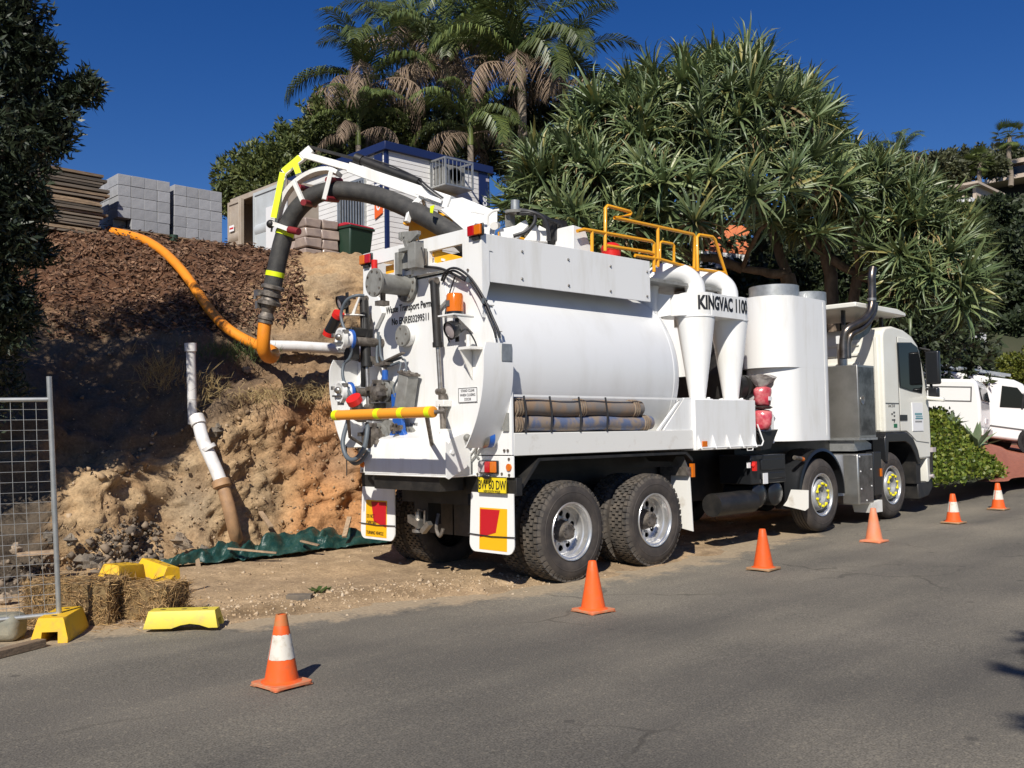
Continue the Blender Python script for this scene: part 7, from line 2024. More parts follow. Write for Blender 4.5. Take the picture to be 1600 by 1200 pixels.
# left wall: sign beside the corner and barred window
b = MB(); b.box(O.x - 0.05, O.x - 0.02, O.y + 0.12, O.y + 0.42, O.z - 1.34, O.z - 0.24); sgn = b.build('sign_board', 'navy', t)
b = MB(); b.prism([(O.x - 0.02, O.y + 0.12, O.z - 1.34), (O.x - 0.02, O.y + 0.42, O.z - 1.34), (O.x - 0.02, O.y + 0.42, O.z - 1.80), (O.x - 0.02, O.y + 0.12, O.z - 1.70)], (-0.03, 0, 0)); b.build('sign_board', 'sign_orange', t)
text('sign_lettering', 'onsite', (O.x - 0.052, O.y + 0.19, O.z - 1.62), (0, 0, 1), (0, 1, 0), 0.22, 'paper', t, bold=0.02, squeeze=1.35)
wx = O.x - 0.03
wy0, wy1, wz0, wz1 = O.y + 0.86, O.y + 1.92, O.z - 2.35, O.z - 0.75
b = MB(); b.box(wx, O.x, wy0, wy1, wz0, wz1); b.build('window_glass', 'glass', t)
b = MB()
for (a_, c_, e_, f_) in ((wy0 - .06, wy1 + .06, wz0 - .06, wz0), (wy0 - .06, wy1 + .06, wz1, wz1 + .06), (wy0 - .06, wy0, wz0, wz1), (wy1, wy1 + .06, wz0, wz1)): b.box(wx - 0.05, O.x, a_, c_, e_, f_)
wf = b.build('window_frame', 'galv', t)
for k in range(9):
    y = wy0 + (k + 0.5) * (wy1 - wy0) / 9
    b = MB(); b.box(wx - 0.05, wx - 0.03, y - 0.022, y + 0.022, wz0, wz1); b.build('window_bar', 'galv', wf)
# right wall: air conditioner in a cage, sign at the far end
ax0, ax1 = O.x + 1.32, O.x + 2.24
az0, az1 = O.z - 0.88, O.z - 0.22
b = MB(); b.box(ax0 + 0.15, ax1 - 0.10, O.y - 0.42, O.y, az0 + 0.06, az1 - 0.12); ac_ = b.build('air_conditioner', 'grey_paint', t, bevel=0.02)
b = MB(); b.lathe((ax0 + 0.5, O.y - 0.421, (az0 + az1) / 2 - 0.03), (0, -1, 0), [(0, 0.20), (0.01, 0.20), (0.012, 0.17), (0.0, 0.16)], 20); b.build('fan_grille', 'dark_inside', ac_)
b = MB(); b.box(ax0, ax1, O.y - 0.62, O.y, az0 - 0.04, az0)
for (x, y) in ((ax0, O.y - 0.62), (ax1 - 0.04, O.y - 0.62), (ax0, O.y - 0.04), (ax1 - 0.04, O.y - 0.04)): b.box(x, x + 0.04, y, y + 0.04, az0, az1)
b.box(ax0 + 0.04, ax1 - 0.04, O.y - 0.62, O.y - 0.58, az1 - 0.04, az1); b.box(ax0, ax0 + 0.04, O.y - 0.58, O.y - 0.04, az1 - 0.04, az1); b.box(ax1 - 0.04, ax1, O.y - 0.58, O.y - 0.04, az1 - 0.04, az1)
cage = b.build('cage_frame', 'galv', t)
for k in range(6):
    x = ax0 + 0.04 + (k + 0.7) * (ax1 - ax0 - 0.08) / 6.6
    b = MB(); b.box(x - 0.008, x + 0.008, O.y - 0.61, O.y - 0.595, az0, az1 - 0.04); b.build('cage_bar', 'galv', cage)
for k in range(4):
    y = O.y - 0.5 + k * 0.13
    b = MB(); b.box(ax0 + 0.012, ax0 + 0.028, y - 0.01, y + 0.01, az0, az1 - 0.04); b.build('cage_bar', 'galv', cage)
b = MB(); b.box(OX - 0.36, OX - 0.06, O.y - 0.05, O.y - 0.02, O.z - 1.40, O.z - 0.22); b.build('sign_board', 'navy', t)
b = MB(); b.prism([(OX - 0.36, O.y - 0.02, O.z - 1.40), (OX - 0.06, O.y - 0.02, O.z - 1.40), (OX - 0.02, O.y - 0.02, O.z - 1.85), (OX - 0.36, O.y - 0.02, O.z - 1.78)], (0, -0.03, 0)); b.build('sign_board', 'sign_orange', t)
text('sign_lettering', 'onsite', (OX - 0.11, O.y - 0.052, O.z - 1.70), (0, 0, 1), (-1, 0, 0), 0.20, 'paper', t, bold=0.02, squeeze=1.3)
b = MB(); b.box(OX - 0.12, OX - 0.02, O.y - 0.06, O.y - 0.02, O.z - 0.42, O.z - 0.34); b.build('wall_lamp', 'clear_lens', t)
# --- wheelie bin and a wrapped pallet of stone
p = V((3.972, 8.667, 4.878))
bz = p.z - 0.12
t = thing('wheelie_bin', 'dark green wheelie bin with a red lid at the top of the bank', 'bin', (p.x, p.y, bz))
b = MB(); n0 = b.addv([(-0.24, -0.28, 0.0), (0.24, -0.28, 0.0), (0.24, 0.28, 0.0), (-0.24, 0.28, 0.0), (-0.29, -0.36, 0.82), (0.29, -0.36, 0.82), (0.29, 0.36, 0.82), (-0.29, 0.36, 0.82)])
for q in ((0, 3, 2, 1), (4, 5, 6, 7), (0, 1, 5, 4), (1, 2, 6, 5), (2, 3, 7, 6), (3, 0, 4, 7)): b.face([n0 + i for i in q])
o = b.build('tub', 'bin_green', None, bevel=0.03); o.parent = t
b = MB(); b.box(-0.31, 0.31, -0.38, 0.38, 0.80, 0.85); o = b.build('rim', 'bin_green', None, bevel=0.01); o.parent = t
b = MB(); b.prism([(-0.31, -0.37, 0.852), (-0.31, 0.38, 0.852), (-0.31, 0.34, 0.90), (-0.31, -0.22, 0.92), (-0.31, -0.34, 0.89)], (0.62, 0, 0)); o = b.build('lid', 'bin_red', None, bevel=0.015); o.parent = t
b = MB(); b.cyl((-0.26, 0.33, 0.10), (-0.32, 0.33, 0.10), 0.10, 16); o = b.build('wheel', 'black', None); o.parent = t
b = MB(); b.cyl((0.26, 0.33, 0.10), (0.32, 0.33, 0.10), 0.10, 16); o = b.build('wheel', 'black', None); o.parent = t
t.rotation_euler = (0, 0, 0.15); t.scale = (1.05, 1.05, 0.92)
p = V((3.291, 8.904, 4.885))
t = thing('stone_pallet', 'plastic wrapped pallet of brown stone blocks beside the green bin', 'stone pallet', (p.x, p.y, p.z))
for k in range(4):
    for i in range(2):
        for j in range(2):
            b = MB(); b.box(-0.36 + i * 0.37, 0.0 + i * 0.37, -0.36 + j * 0.37, 0.0 + j * 0.37, k * 0.19, k * 0.19 + 0.18)
            for v_ in range(8): b.v[v_] = tuple(V(b.v[v_]) + V((random.uniform(-.03, .03), random.uniform(-.03, .03), random.uniform(-.02, .01))))
            o = b.build('stone_block', 'wrap', None, bevel=0.025); o.parent = t
b = MB(); b.tube([(-0.38, -0.20, 0.06), (-0.62, -0.30, 0.06)], 0.06, 14); o = b.build('clay_pipe', 'clay', None); o.parent = t
# ------------------------------------------------------------------ vegetation
def blob_leaves(blobs, n_per, L, Wd, rng, shell=0.55, up=0.25, clump=14, spread=0.10):
    """leaf clusters through the outer volume of several ellipsoids -> P, Q"""
    parts = []
    for (c, r, wgt) in blobs:
        r = np.array(r if isinstance(r, (tuple, list)) else (r, r, r), dtype=float)
        k = max(1, int(n_per * wgt / clump))
        d = unit(rng.normal(size=(k, 3)))
        rad = 1 - shell * rng.random((k, 1)) ** 1.6
        wob = 1 + 0.22 * np.sin(d[:, :1] * 5 + c[0]) * np.cos(d[:, 1:2] * 6 + c[1]) + np.clip(rng.normal(scale=0.07, size=(k, 1)), -0.12, 0.10)
        cc = np.array(c) + d * rad * r * wob
        C0 = np.repeat(cc, clump, axis=0); dd = np.repeat(d, clump, axis=0)
        D = unit(dd * 0.8 + rng.normal(scale=0.75, size=C0.shape) + np.array([0, 0, up]))
        C0 = C0 + np.clip(rng.normal(scale=spread, size=C0.shape), -1.3 * spread, 1.3 * spread) * 0.5
        parts.append(leaves(C0, D, rng.uniform(0.6, 1.1, len(C0)) * L, rng.uniform(0.7, 1.2, len(C0)) * Wd, rng, 0.15))
    return merge(parts)

def limb(b, p0, p1, r0, r1, bow=0.15, n=7, rng=random):
    p0, p1 = V(p0), V(p1)
    L = (p1 - p0).length
    o_ = V((rng.uniform(-1, 1), rng.uniform(-1, 1), rng.uniform(-0.3, 1.0))) * bow * L
    pts = [p0.lerp(p1, k / n) + o_ * math.sin(math.pi * k / n) + V((rng.uniform(-1, 1), rng.uniform(-1, 1), rng.uniform(-1, 1))) * 0.02 * L * (0 < k < n) for k in range(n + 1)]
    b.tube(pts, [r0 + (r1 - r0) * k / n for k in range(n + 1)], 8)

def tree(name, label, cat, base, blobs, m, n_per, L, Wd, seed, trunk_r=0.15, group=None, clump=14, spread=0.12, shell=0.55, bark='bark', up=0.25):
    rng = np.random.default_rng(seed); rr = random.Random(seed)
    t = thing(name, label, cat, base, 0, group)
    o = quads_object('crown', *blob_leaves(blobs, n_per, L, Wd, rng, shell, up, clump, spread), m, t)
    b = MB()
    cen = sum((V(c) for c, _, _ in blobs), V()) / len(blobs)
    fork = V(base).lerp(V((cen.x, cen.y, cen.z)), 0.55)
    limb(b, base, fork, trunk_r, trunk_r * 0.7, 0.06, rng=rr)
    for (c, r, w_) in blobs: limb(b, fork, c, trunk_r * 0.5, trunk_r * 0.12, 0.1, rng=rr)
    b.build('trunk', bark, t, smooth=60)
    return t

# --- dark banksia at the left, leaning over the slope
BK = [((-3.564, 3.608, 5.987), .36, 1), ((-3.531, 3.604, 5.596), .34, 1), ((-3.269, 3.497, 5.513), .16, .35), ((-3.443, 3.683, 5.241), .34, 1), ((-3.384, 3.661, 4.746), .36, 1), ((-3.163, 3.576, 4.907), .24, .6), ((-2.979, 3.520, 5.172), .17, .45), ((-2.837, 3.446, 5.268), .13, .35), ((-3.119, 3.551, 4.660), .15, .4),
      ((-3.474, 3.649, 4.162), .36, 1), ((-3.533, 3.742, 3.642), .36, 1), ((-3.539, 3.917, 3.203), .36, 1), ((-3.294, 3.632, 3.922), .16, .4), ((-3.452, 3.998, 2.820), .32, .9), ((-3.161, 3.946, 3.552), .14, .3),
      ((-3.936, 3.851, 5.627), .7, 2), ((-3.943, 3.784, 4.692), .8, 2.5), ((-3.967, 3.874, 3.736), .7, 2), ((-4.014, 4.114, 2.922), .6, 1.5), ((-4.513, 4.070, 6.439), 1.1, 3), ((-4.841, 4.200, 5.107), 1.2, 3.5), ((-4.856, 4.304, 3.810), 1.0, 2.5), ((-4.131, 4.074, 7.107), .8, 2), ((-3.683, 3.956, 6.613), .5, 1.2), ((-5.291, 3.924, 3.325), .8, 2), ((-4.804, 3.902, 2.898), .6, 1.5), ((-4.775, 4.201, 4.179), .8, 2), ((-5.697, 3.797, 2.756), .8, 2), ((-5.507, 4.514, 5.771), 1.3, 3.5), ((-5.660, 4.621, 4.352), 1.2, 3)]
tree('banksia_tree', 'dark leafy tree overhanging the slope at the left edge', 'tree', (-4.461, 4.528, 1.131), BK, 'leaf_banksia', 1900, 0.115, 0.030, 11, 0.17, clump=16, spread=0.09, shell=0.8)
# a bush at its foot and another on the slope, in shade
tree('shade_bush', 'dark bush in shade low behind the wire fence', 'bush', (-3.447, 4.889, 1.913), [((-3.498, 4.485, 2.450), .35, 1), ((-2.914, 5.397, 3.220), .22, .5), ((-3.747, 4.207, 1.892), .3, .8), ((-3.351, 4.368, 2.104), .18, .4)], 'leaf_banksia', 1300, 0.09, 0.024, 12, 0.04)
# trees behind the photographer that shade the left and the near right corner of the road
tree('street_tree', 'broad tree behind the camera shading the road corner', 'tree', (-8.4, -13.0, 0), [((-6.7, -10.55, 7.6), (1.3, 0.9, 0.9), .6), ((-4.7, -10.5, 7.9), (1.4, 1.1, 1.0), .8), ((-8.2, -11.9, 8.3), (1.6, 1.4, 1.1), 1)], 'leaf_dark', 4000, 0.28, 0.13, 13, 0.2)

# --- pandanus: rosettes of long strap leaves on a branching frame
def rosette_bm(seed, n=34, L=0.95, dead=0):
    rr = random.Random(seed)
    b = MB()
    for k in range(n):
        az = k * 2.39996 + rr.uniform(-0.2, 0.2)
        el = math.radians(rr.uniform(8, 82)) if k < n - dead else math.radians(rr.uniform(-55, -5))
        droop = rr.uniform(0.5, 1.35)
        l = L * rr.uniform(0.65, 1.1); w_ = 0.056 * rr.uniform(0.8, 1.2)
        h = V((math.cos(az), math.sin(az), 0)); side = V((-math.sin(az), math.cos(az), 0))
        pts = []
        p = V((0, 0, 0)) + h * 0.03; e = el
        ns = 5
        for s in range(ns + 1):
            pts.append(p.copy())
            d = h * math.cos(e) + V((0, 0, math.sin(e)))
            p = p + d * l / ns
            e -= droop * (0.10 + 0.28 * (s / ns)) * (1.7 if s > 2 else 0.8)
        prev = None
        for s in range(ns + 1):
            f = s / ns
            ww = w_ * (1.0 - f ** 2.2) + 0.002
            dn = V((0, 0, -1)) * ww * 0.30
            ring = b.addv([pts[s] - side * ww / 2, pts[s] + dn, pts[s] + side * ww / 2])
            if prev is not None:
                b.face((prev, prev + 1, ring + 1, ring)); b.face((prev + 1, prev + 2, ring + 2, ring + 1))
            prev = ring
    return b
ROS = []
for k in range(7):
    o = rosette_bm(k, 42 if k % 2 else 36, 0.72, dead=5 + 3 * (k % 3)).build('leaf_rosette', 'pandanus', None, smooth=60)
    ROS.append(o.data); bpy.data.objects.remove(o)
pbase = V((11.639, 3.390, 3.005)); pbase.z = 0.9
t = thing('pandanus_tree', 'huge pandanus tree with strap leaf rosettes spreading behind the truck', 'tree', (pbase.x, pbase.y, pbase.z))
rr = random.Random(5)
camR = Matrix(((0.72240241, -0.02300645, -0.69109005), (-0.69128177, -0.04752562, -0.72102068), (-0.01625636, 0.99860504, -0.05023656)))
# lobes of the crown: centre, (across, up, deep) radii, how many rosettes
LOBES = [
 ((10.006, 4.466, 6.050), (2.75, 2.95, 2.9), 215), ((11.126, 3.986, 7.496), (1.55, 1.35, 1.6), 58), ((7.466, 5.806, 5.848), (1.15, 1.35, 1.5), 70), ((8.681, 5.378, 7.203), (1.5, 1.25, 1.7), 58), ((6.708, 6.244, 6.004), (0.55, 0.9, 0.9), 26),
 ((11.725, 2.273, 5.913), (1.15, 1.1, 1.5), 58), ((12.005, 1.510, 5.051), (1.05, 1.3, 1.3), 62), ((11.923, 0.816, 4.196), (0.75, 1.2, 0.9), 58), ((12.642, 0.892, 5.163), (0.5, 0.5, 0.7), 12), ((7.371, 4.842, 5.052), (1.1, 0.5, 0.9), 24)]
axu = V((0.722, -0.691, 0)); axd = V((0.691, 0.721, 0.0))
tips = []
for c, (ra, rb, rc_), n in LOBES:
    c = V(c)
    k = 0
    while k < n:
        d = V((rr.gauss(0, 1), rr.gauss(0, 1), rr.gauss(0, 1))).normalized()
        if d.z < -0.35 or d.y > 0.45: continue            # d: across, toward-away, up  (few on the hidden far side)
        f = rr.uniform(0.82, 1.04) if rr.random() < 0.8 else rr.uniform(0.55, 0.8)
        p = c + axu * d.x * ra * f + axd * d.y * rc_ * f + V((0, 0, 1)) * d.z * rb * f
        nrm = (axu * d.x / ra + axd * d.y / rc_ + V((0, 0, 1)) * d.z / rb).normalized()
        u_ = 800 + 1502 * ((p - cam.location).dot(V((0.7224, -0.6913, -0.0163)))) / ((p - cam.location).dot(V((0.6911, 0.7210, 0.0502))))
        # the hollow under the crown, where only limbs show
        zlim = 5.55 if 1150 < u_ < 1385 else 4.9 if 1110 < u_ <= 1150 else -9
        if p.z < zlim and rr.random() < 0.93: continue
        tips.append((p, nrm)); k += 1
order = sorted(range(len(tips)), key=lambda i_: (tips[i_][0] - cam.location).length)
rest_P, rest_Q = [], []
for i, (p, nrm) in enumerate([tips[i_] for i_ in order]):
    up_ = (nrm * 0.9 + V((0, 0, 0.55)) + V((rr.uniform(-.6, .6), rr.uniform(-.6, .6), rr.uniform(-.45, .3)))).normalized()
    q = up_.to_track_quat('Z', 'Y')
    rot = q.to_matrix() @ Matrix.Rotation(rr.uniform(0, 6.28), 3, 'Z'); s_ = rr.uniform(0.72, 1.25)
    if i < 300:
        o = put('leaf_rosette', ROS[i % len(ROS)], t, p - t.location)
        o.rotation_euler = rot.to_euler(); o.scale = (s_, s_, s_)
    else:                                                  # the farthest rosettes, joined
        me = ROS[i % len(ROS)]
        co = np.empty(len(me.vertices) * 3, dtype=np.float32); me.vertices.foreach_get('co', co)
        vi = np.empty(len(me.loops), dtype=np.int32); me.loops.foreach_get('vertex_index', vi)
        rest_Q.append(vi.reshape(-1, 4) + sum(len(x) for x in rest_P)); rest_P.append(co.reshape(-1, 3) @ np.array(rot).T * s_ + np.array(p))
if rest_P:
    o = quads_object('far_rosettes', np.concatenate(rest_P), np.concatenate(rest_Q), 'pandanus', t, smooth=True); o['kind'] = 'stuff'
# dry brown leaves hanging under some of the heads
DR = []
for k in range(3):
    o = rosette_bm(50 + k, 16, 0.72, dead=16).build('dead_leaf_skirt', 'pandanus_dead', None, smooth=60); DR.append(o.data); bpy.data.objects.remove(o)
for i in range(0, 300, 6):
    p, nrm = tips[order[i]]
    o = put('dead_leaf_skirt', DR[i % 3], t, p - nrm * 0.10 - t.location, (rr.uniform(-.4, .4), rr.uniform(-.4, .4), rr.uniform(0, 6.28)), rr.uniform(0.7, 1.1))
forks = [V((11.359, 3.538, 4.739)), V((11.742, 2.869, 5.090)), V((10.855, 4.286, 4.921)), V((11.848, 2.246, 4.621)), V((9.907, 4.900, 5.171)), V((8.666, 5.263, 5.080)), V((12.020, 1.540, 4.420)), V((11.394, 3.969, 6.030)), V((10.234, 4.767, 6.546)), V((11.810, 2.722, 6.272))]
b = MB(); limb(b, pbase, forks[0], 0.22, 0.16, 0.03); limb(b, pbase + V((0.6, -0.2, 0)), forks[1], 0.18, 0.13, 0.06); limb(b, pbase + V((1.0, -0.5, 0)), forks[3], 0.15, 0.11, 0.05)
b.build('trunk', 'bark', t, smooth=60)
for a_, c_ in ((0, 2), (1, 3), (2, 4), (4, 5), (3, 6), (0, 7), (7, 8), (1, 9)):
    b = MB(); limb(b, forks[a_], forks[c_], 0.11, 0.075, 0.10); b.build('branch', 'bark', t, smooth=60)
for i, (p, nrm) in enumerate(tips):
    if i % 2 == 0 or p.z < 5.6:
        f = min(forks, key=lambda q: (q - p).length)
        b = MB(); limb(b, f, p - nrm * 0.05, 0.055, 0.035, 0.14, 5); b.build('branch', 'bark', t, smooth=60)

# --- palms behind the site office
def frond_bm(seed, L=3.3, dead=False):
    rr = random.Random(seed)
    b = MB()
    n = 58
    pts = []
    e = math.radians(rr.uniform(38, 60)); p = V((0, 0, 0))
    for s in range(n + 1):
        pts.append(p.copy())
        p = p + V((math.cos(e), 0, math.sin(e))) * L / n
        e -= (1.9 if not dead else 2.5) / n * (0.5 + 1.0 * s / n)
    b.tube(pts[::5] + [pts[-1]], [0.030 * (1 - 0.9 * k / (len(pts[::5]))) for k in range(len(pts[::5]) + 1)], 5, cap=False)
    for s in range(7, n + 1):
        f = s / n
        l = 1.0 * math.sin(math.pi * (0.16 + 0.78 * f)) ** 0.7 * rr.uniform(0.8, 1.1)
        tan_ = (pts[s] - pts[s - 1]).normalized()
        for sd in (-1, 1):
            if dead and rr.random() < 0.18: continue
            out = V((0, sd, 0)) * rr.uniform(0.55, 0.9) + tan_ * rr.uniform(0.45, 0.75)
            dr = rr.uniform(0.45, 0.9) if not dead else rr.uniform(0.9, 1.6)
            p0 = pts[s]; w_ = 0.036 if not dead else 0.024
            d1 = (out + V((0, 0, 0.10 if not dead else -0.5))).normalized(); d2 = (out - V((0, 0, dr * 1.6))).normalized()
            p1 = p0 + d1 * l * 0.45; p2 = p1 + d2 * l * 0.55
            sv = tan_.cross(d1).cross(d1).normalized()
            a0 = b.addv([p0 - sv * w_ * 0.4, p0 + sv * w_ * 0.4, p1 + sv * w_ * 0.6, p1 - sv * w_ * 0.6, p2])
            b.face((a0, a0 + 1, a0 + 2, a0 + 3)); b.face((a0 + 3, a0 + 2, a0 + 4))
    return b
FG, FD = [], []
for k in range(4):
    o = frond_bm(k, 3.3).build('frond', 'frond', None, smooth=0); FG.append(o.data); bpy.data.objects.remove(o)
    o = frond_bm(20 + k, 3.0, True).build('frond', 'frond_dead', None, smooth=0); FD.append(o.data); bpy.data.objects.remove(o)
def palm(p, lab, n_green, n_dead, seed, sc=1.0, ground=5.0, lean=0.0, spear=True, low=-0.5):
    rr = random.Random(seed)
    p = V(p)
    t = thing('palm_tree', lab, 'palm', (p.x + lean, p.y, ground), 0, 'palms behind the site office')
    b = MB(); k = 12
    b.tube([V((p.x + lean, p.y, ground)).lerp(p, s / k) for s in range(k + 1)], [0.16 * (1 - 0.25 * s / k) * (1 + 0.04 * (s % 2)) * sc for s in range(k + 1)], 12); b.build('trunk', 'palm_bark', t, smooth=60)
    b = MB(); b.tube([p - V((0, 0, 0.1)), p + V((0, 0, 0.45)), p + V((0, 0, 0.9))], [0.14 * sc, 0.12 * sc, 0.05 * sc], 10); b.build('crownshaft', 'frond', t, smooth=60)
    for i in range(n_green):
        az = i * 2.39996 + rr.uniform(-0.25, 0.25); tilt = rr.uniform(low, 0.55) if not (spear and i == 0) else 0.9
        o = put('frond', FG[i % 4], t, p + V((0, 0, 0.45)) - t.location, (0, -tilt, az)); s_ = sc * rr.uniform(0.8, 1.1); o.scale = (s_, s_, s_)
    for i in range(n_dead):
        az = i * 2.39996 * 1.1 + seed + rr.uniform(-0.3, 0.3)
        o = put('frond', FD[i % 4], t, p + V((0, 0, 0.2)) - t.location, (0, rr.uniform(0.2, 0.75), az)); s_ = sc * rr.uniform(0.8, 1.05); o.scale = (s_, s_, s_)
palm((10.114, 16.724, 11.772), 'palm with green crown and grey drooping fronds farthest left of the clump', 13, 11, 1, 0.92)
palm((13.157, 16.491, 13.051), 'palm in the middle of the clump with mostly dead brown fronds', 9, 18, 2, 1.0, low=-0.3)
palm((13.541, 18.799, 14.470), 'rear palm with upright green fronds between the left and middle palms', 13, 9, 5, 0.95)
palm((13.147, 13.108, 11.995), 'tall dark green palm right of the middle one with long arching fronds', 20, 6, 3, 1.05)
palm((15.133, 13.283, 12.024), 'brown fringed palm nearest the pandanus', 10, 12, 4, 0.9)
palm((14.617, 16.388, 14.360), 'green palm whose crown is highest at the top of the picture', 17, 7, 8, 1.0)
palm((9.409, 16.130, 10.084), 'small low palm tucked left behind the navy roof', 11, 5, 6, 0.62, 5.0)
palm((11.766, 13.875, 10.031), 'small low palm right behind the office roof', 13, 4, 7, 0.72, 5.0)

# --- bushes behind the container and office
tree('bushy_tree', 'rounded olive bush behind the shipping container', 'tree', (8.074, 18.918, 8.349), [((7.281, 18.248, 8.959), (1.1, 1.1, 1.0), 1), ((8.336, 17.879, 9.698), (1.2, 1.2, 1.0), 1.2), ((6.820, 18.721, 8.504), (0.5, 0.5, 0.5), .4), ((7.437, 17.434, 8.544), (1.2, 1.2, 1.0), 1)], 'leaf_bush', 5200, 0.20, 0.07, 21, 0.12)
tree('bushy_tree', 'taller leafy bush left of the palms above the office', 'tree', (10.007, 18.396, 9.149), [((9.553, 17.335, 10.725), (1.3, 1.2, 1.1), 1.2), ((10.978, 17.348, 10.822), (1.5, 1.3, 1.2), 1.2), ((8.938, 17.963, 10.161), (0.8, 0.8, 0.7), .7)], 'leaf_bush', 5200, 0.20, 0.075, 22, 0.12)
tree('bushy_tree', 'dense green bush between the office roof and the tall palms', 'tree', (12.945, 16.953, 9.348), [((13.049, 16.717, 11.303), (1.6, 1.4, 1.2), 1.4), ((14.395, 15.443, 11.067), (1.6, 1.4, 1.3), 1.4), ((15.290, 14.587, 11.046), (1.4, 1.4, 1.6), 1.2), ((12.608, 18.518, 11.428), (1.2, 1.2, 1.0), 1)], 'leaf_dark', 5200, 0.20, 0.075, 23, 0.12)
# --- trees filling the shade under and behind the pandanus
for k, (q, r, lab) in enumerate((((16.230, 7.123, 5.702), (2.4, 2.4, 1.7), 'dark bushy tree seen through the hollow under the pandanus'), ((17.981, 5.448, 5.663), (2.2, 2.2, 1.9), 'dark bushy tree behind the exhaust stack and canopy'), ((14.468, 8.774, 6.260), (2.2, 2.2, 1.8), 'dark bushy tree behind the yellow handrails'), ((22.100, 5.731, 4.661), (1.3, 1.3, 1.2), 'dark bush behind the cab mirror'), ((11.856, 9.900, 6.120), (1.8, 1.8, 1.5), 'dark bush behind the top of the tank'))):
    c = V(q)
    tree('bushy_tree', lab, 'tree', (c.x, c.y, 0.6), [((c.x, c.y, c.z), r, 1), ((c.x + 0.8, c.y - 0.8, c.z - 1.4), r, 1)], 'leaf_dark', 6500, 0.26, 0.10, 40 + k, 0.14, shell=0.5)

# --- the wooded hillside on the right
HT = [((57.735, 19.157, 18.451), (1.6, 1.6, 1.1), 'leaf_olive', 'thin crowned gum tree against the sky left of the houses'), ((63.148, 19.413, 19.927), (1.9, 1.9, 1.1), 'leaf_olive', 'spreading gum tree on the ridge between the two houses'), ((52.512, 18.706, 17.144), (1.3, 1.3, 1.2), 'leaf_olive', 'small tree at the left end of the ridge'), ((81.557, 23.630, 24.648), (3.0, 3.0, 0.9), 'leaf_olive', 'tree behind the balcony house'), ((83.577, 21.697, 24.602), (3.0, 3.0, 0.9), 'leaf_dark', 'tree at the right edge behind the balcony house'),
      ((54.573, 14.206, 13.566), (2.6, 2.6, 1.5), 'leaf_dark', 'dark tree just below the balcony house'), ((53.812, 12.193, 13.122), (2.4, 2.4, 1.6), 'leaf_dark', 'dark tree at the right edge below the balcony house'), ((50.807, 15.104, 12.669), (1.8, 1.8, 1.2), 'leaf_dark', 'dark tree below the pink house'), ((45.410, 12.119, 10.333), (2.4, 2.4, 1.8), 'leaf_dark', 'dark tree halfway down the hillside'), ((44.947, 9.815, 9.946), (2.4, 2.4, 1.9), 'leaf_dark', 'dark tree halfway down at the right edge'),
      ((41.961, 12.717, 9.375), (1.8, 1.8, 1.5), 'leaf_dark', 'dark tree beside the right lobe of the pandanus'), ((42.908, 10.546, 7.607), (2.0, 2.0, 1.4), 'leaf_dark', 'dark tree low on the hillside above the white wall'), ((44.200, 9.321, 7.421), (1.9, 1.9, 1.6), 'leaf_dark', 'dark tree low on the hillside at the right edge'), ((41.491, 11.924, 7.326), (1.4, 1.4, 1.3), 'leaf_dark', 'dark bush left of the white wall'), ((40.317, 9.008, 5.600), (1.6, 1.6, 0.9), 'leaf_dark', 'shaded bush right of the white wall'), ((43.701, 8.304, 8.965), (2.4, 2.4, 2.4), 'leaf_dark', 'dark tree just outside the right edge'), ((47.200, 15.811, 12.343), (1.6, 1.6, 1.2), 'leaf_dark', 'dark tree left of the pink house')]
for k, (q, r, m, lab) in enumerate(HT):
    c = V(q)
    rg = random.Random(k)
    bl = [((c.x, c.y, c.z), r, 1)] + [((c.x + rg.uniform(-1, 1) * r[0] * 0.9, c.y + rg.uniform(-1, 1) * r[1] * 0.9, c.z + rg.uniform(-0.9, 0.45) * r[2]), tuple(q_ * rg.uniform(0.4, 0.65) for q_ in r), 0.45) for _ in range(3)]
    tree('hillside_tree', lab, 'tree', (c.x, c.y, c.z - r[2] * 2.2), bl, m, 2600, 0.36, 0.17, 60 + k, 0.16, 'trees on the far hillside', spread=0.3, shell=0.6)
# fan palms on the hill
def fan_palm(p, ground, lab, s=1.0, seed=1):
    p = V(p); rr = random.Random(seed)
    t = thing('fan_palm', lab, 'palm', (p.x, p.y, ground), 0, 'fan palms on the hillside')
    b = MB(); b.tube([(p.x + 0.15 * math.sin(k), p.y, ground + (p.z - ground) * k / 8) for k in range(9)], [0.24 * s * (1 - 0.03 * k) for k in range(9)], 10); b.build('trunk', 'palm_bark', t, smooth=60)
    for i in range(30):
        az = i * 2.39996; el = rr.uniform(-0.9, 1.2)
        d = V((math.cos(az) * math.cos(el), math.sin(az) * math.cos(el), math.sin(el)))
        c = p + d * 0.95 * s
        b = MB(); sd = d.cross(V((0, 0, 1))).normalized(); up_ = sd.cross(d)
        b.tube([p, c], 0.02 * s, 4, cap=False)
        for k in range(13):
            a = -1.5 + 3.0 * k / 12
            e_ = (d * math.cos(a) + sd * math.sin(a) - V((0, 0, 0.25))).normalized()
            n0 = b.addv([c, c + e_ * 0.45 * s + up_ * 0.05, c + e_ * 0.8 * s]); w_ = e_.cross(up_).normalized() * 0.05 * s
            n1 = b.addv([c + e_ * 0.4 * s + w_, c + e_ * 0.4 * s - w_])
            b.face((n0, n1, n0 + 2, n1 + 1))
        b.build('fan_leaf', 'frond', t, smooth=0)
    return t
fan_palm((67.539, 17.795, 22.554), V((67.625, 17.972, 18.831)).z, 'tall fan palm in front of the balcony house', 0.80, 1)
fan_palm((61.886, 17.869, 19.632), V((61.950, 18.001, 16.868)).z, 'shorter fan palm with pale trunk left of the balcony house', 0.72, 2)
palm((44.419, 15.457, 15.867), 'palm with upright fronds on the ridge above the pandanus right side', 9, 3, 9, 0.62, 9.0)

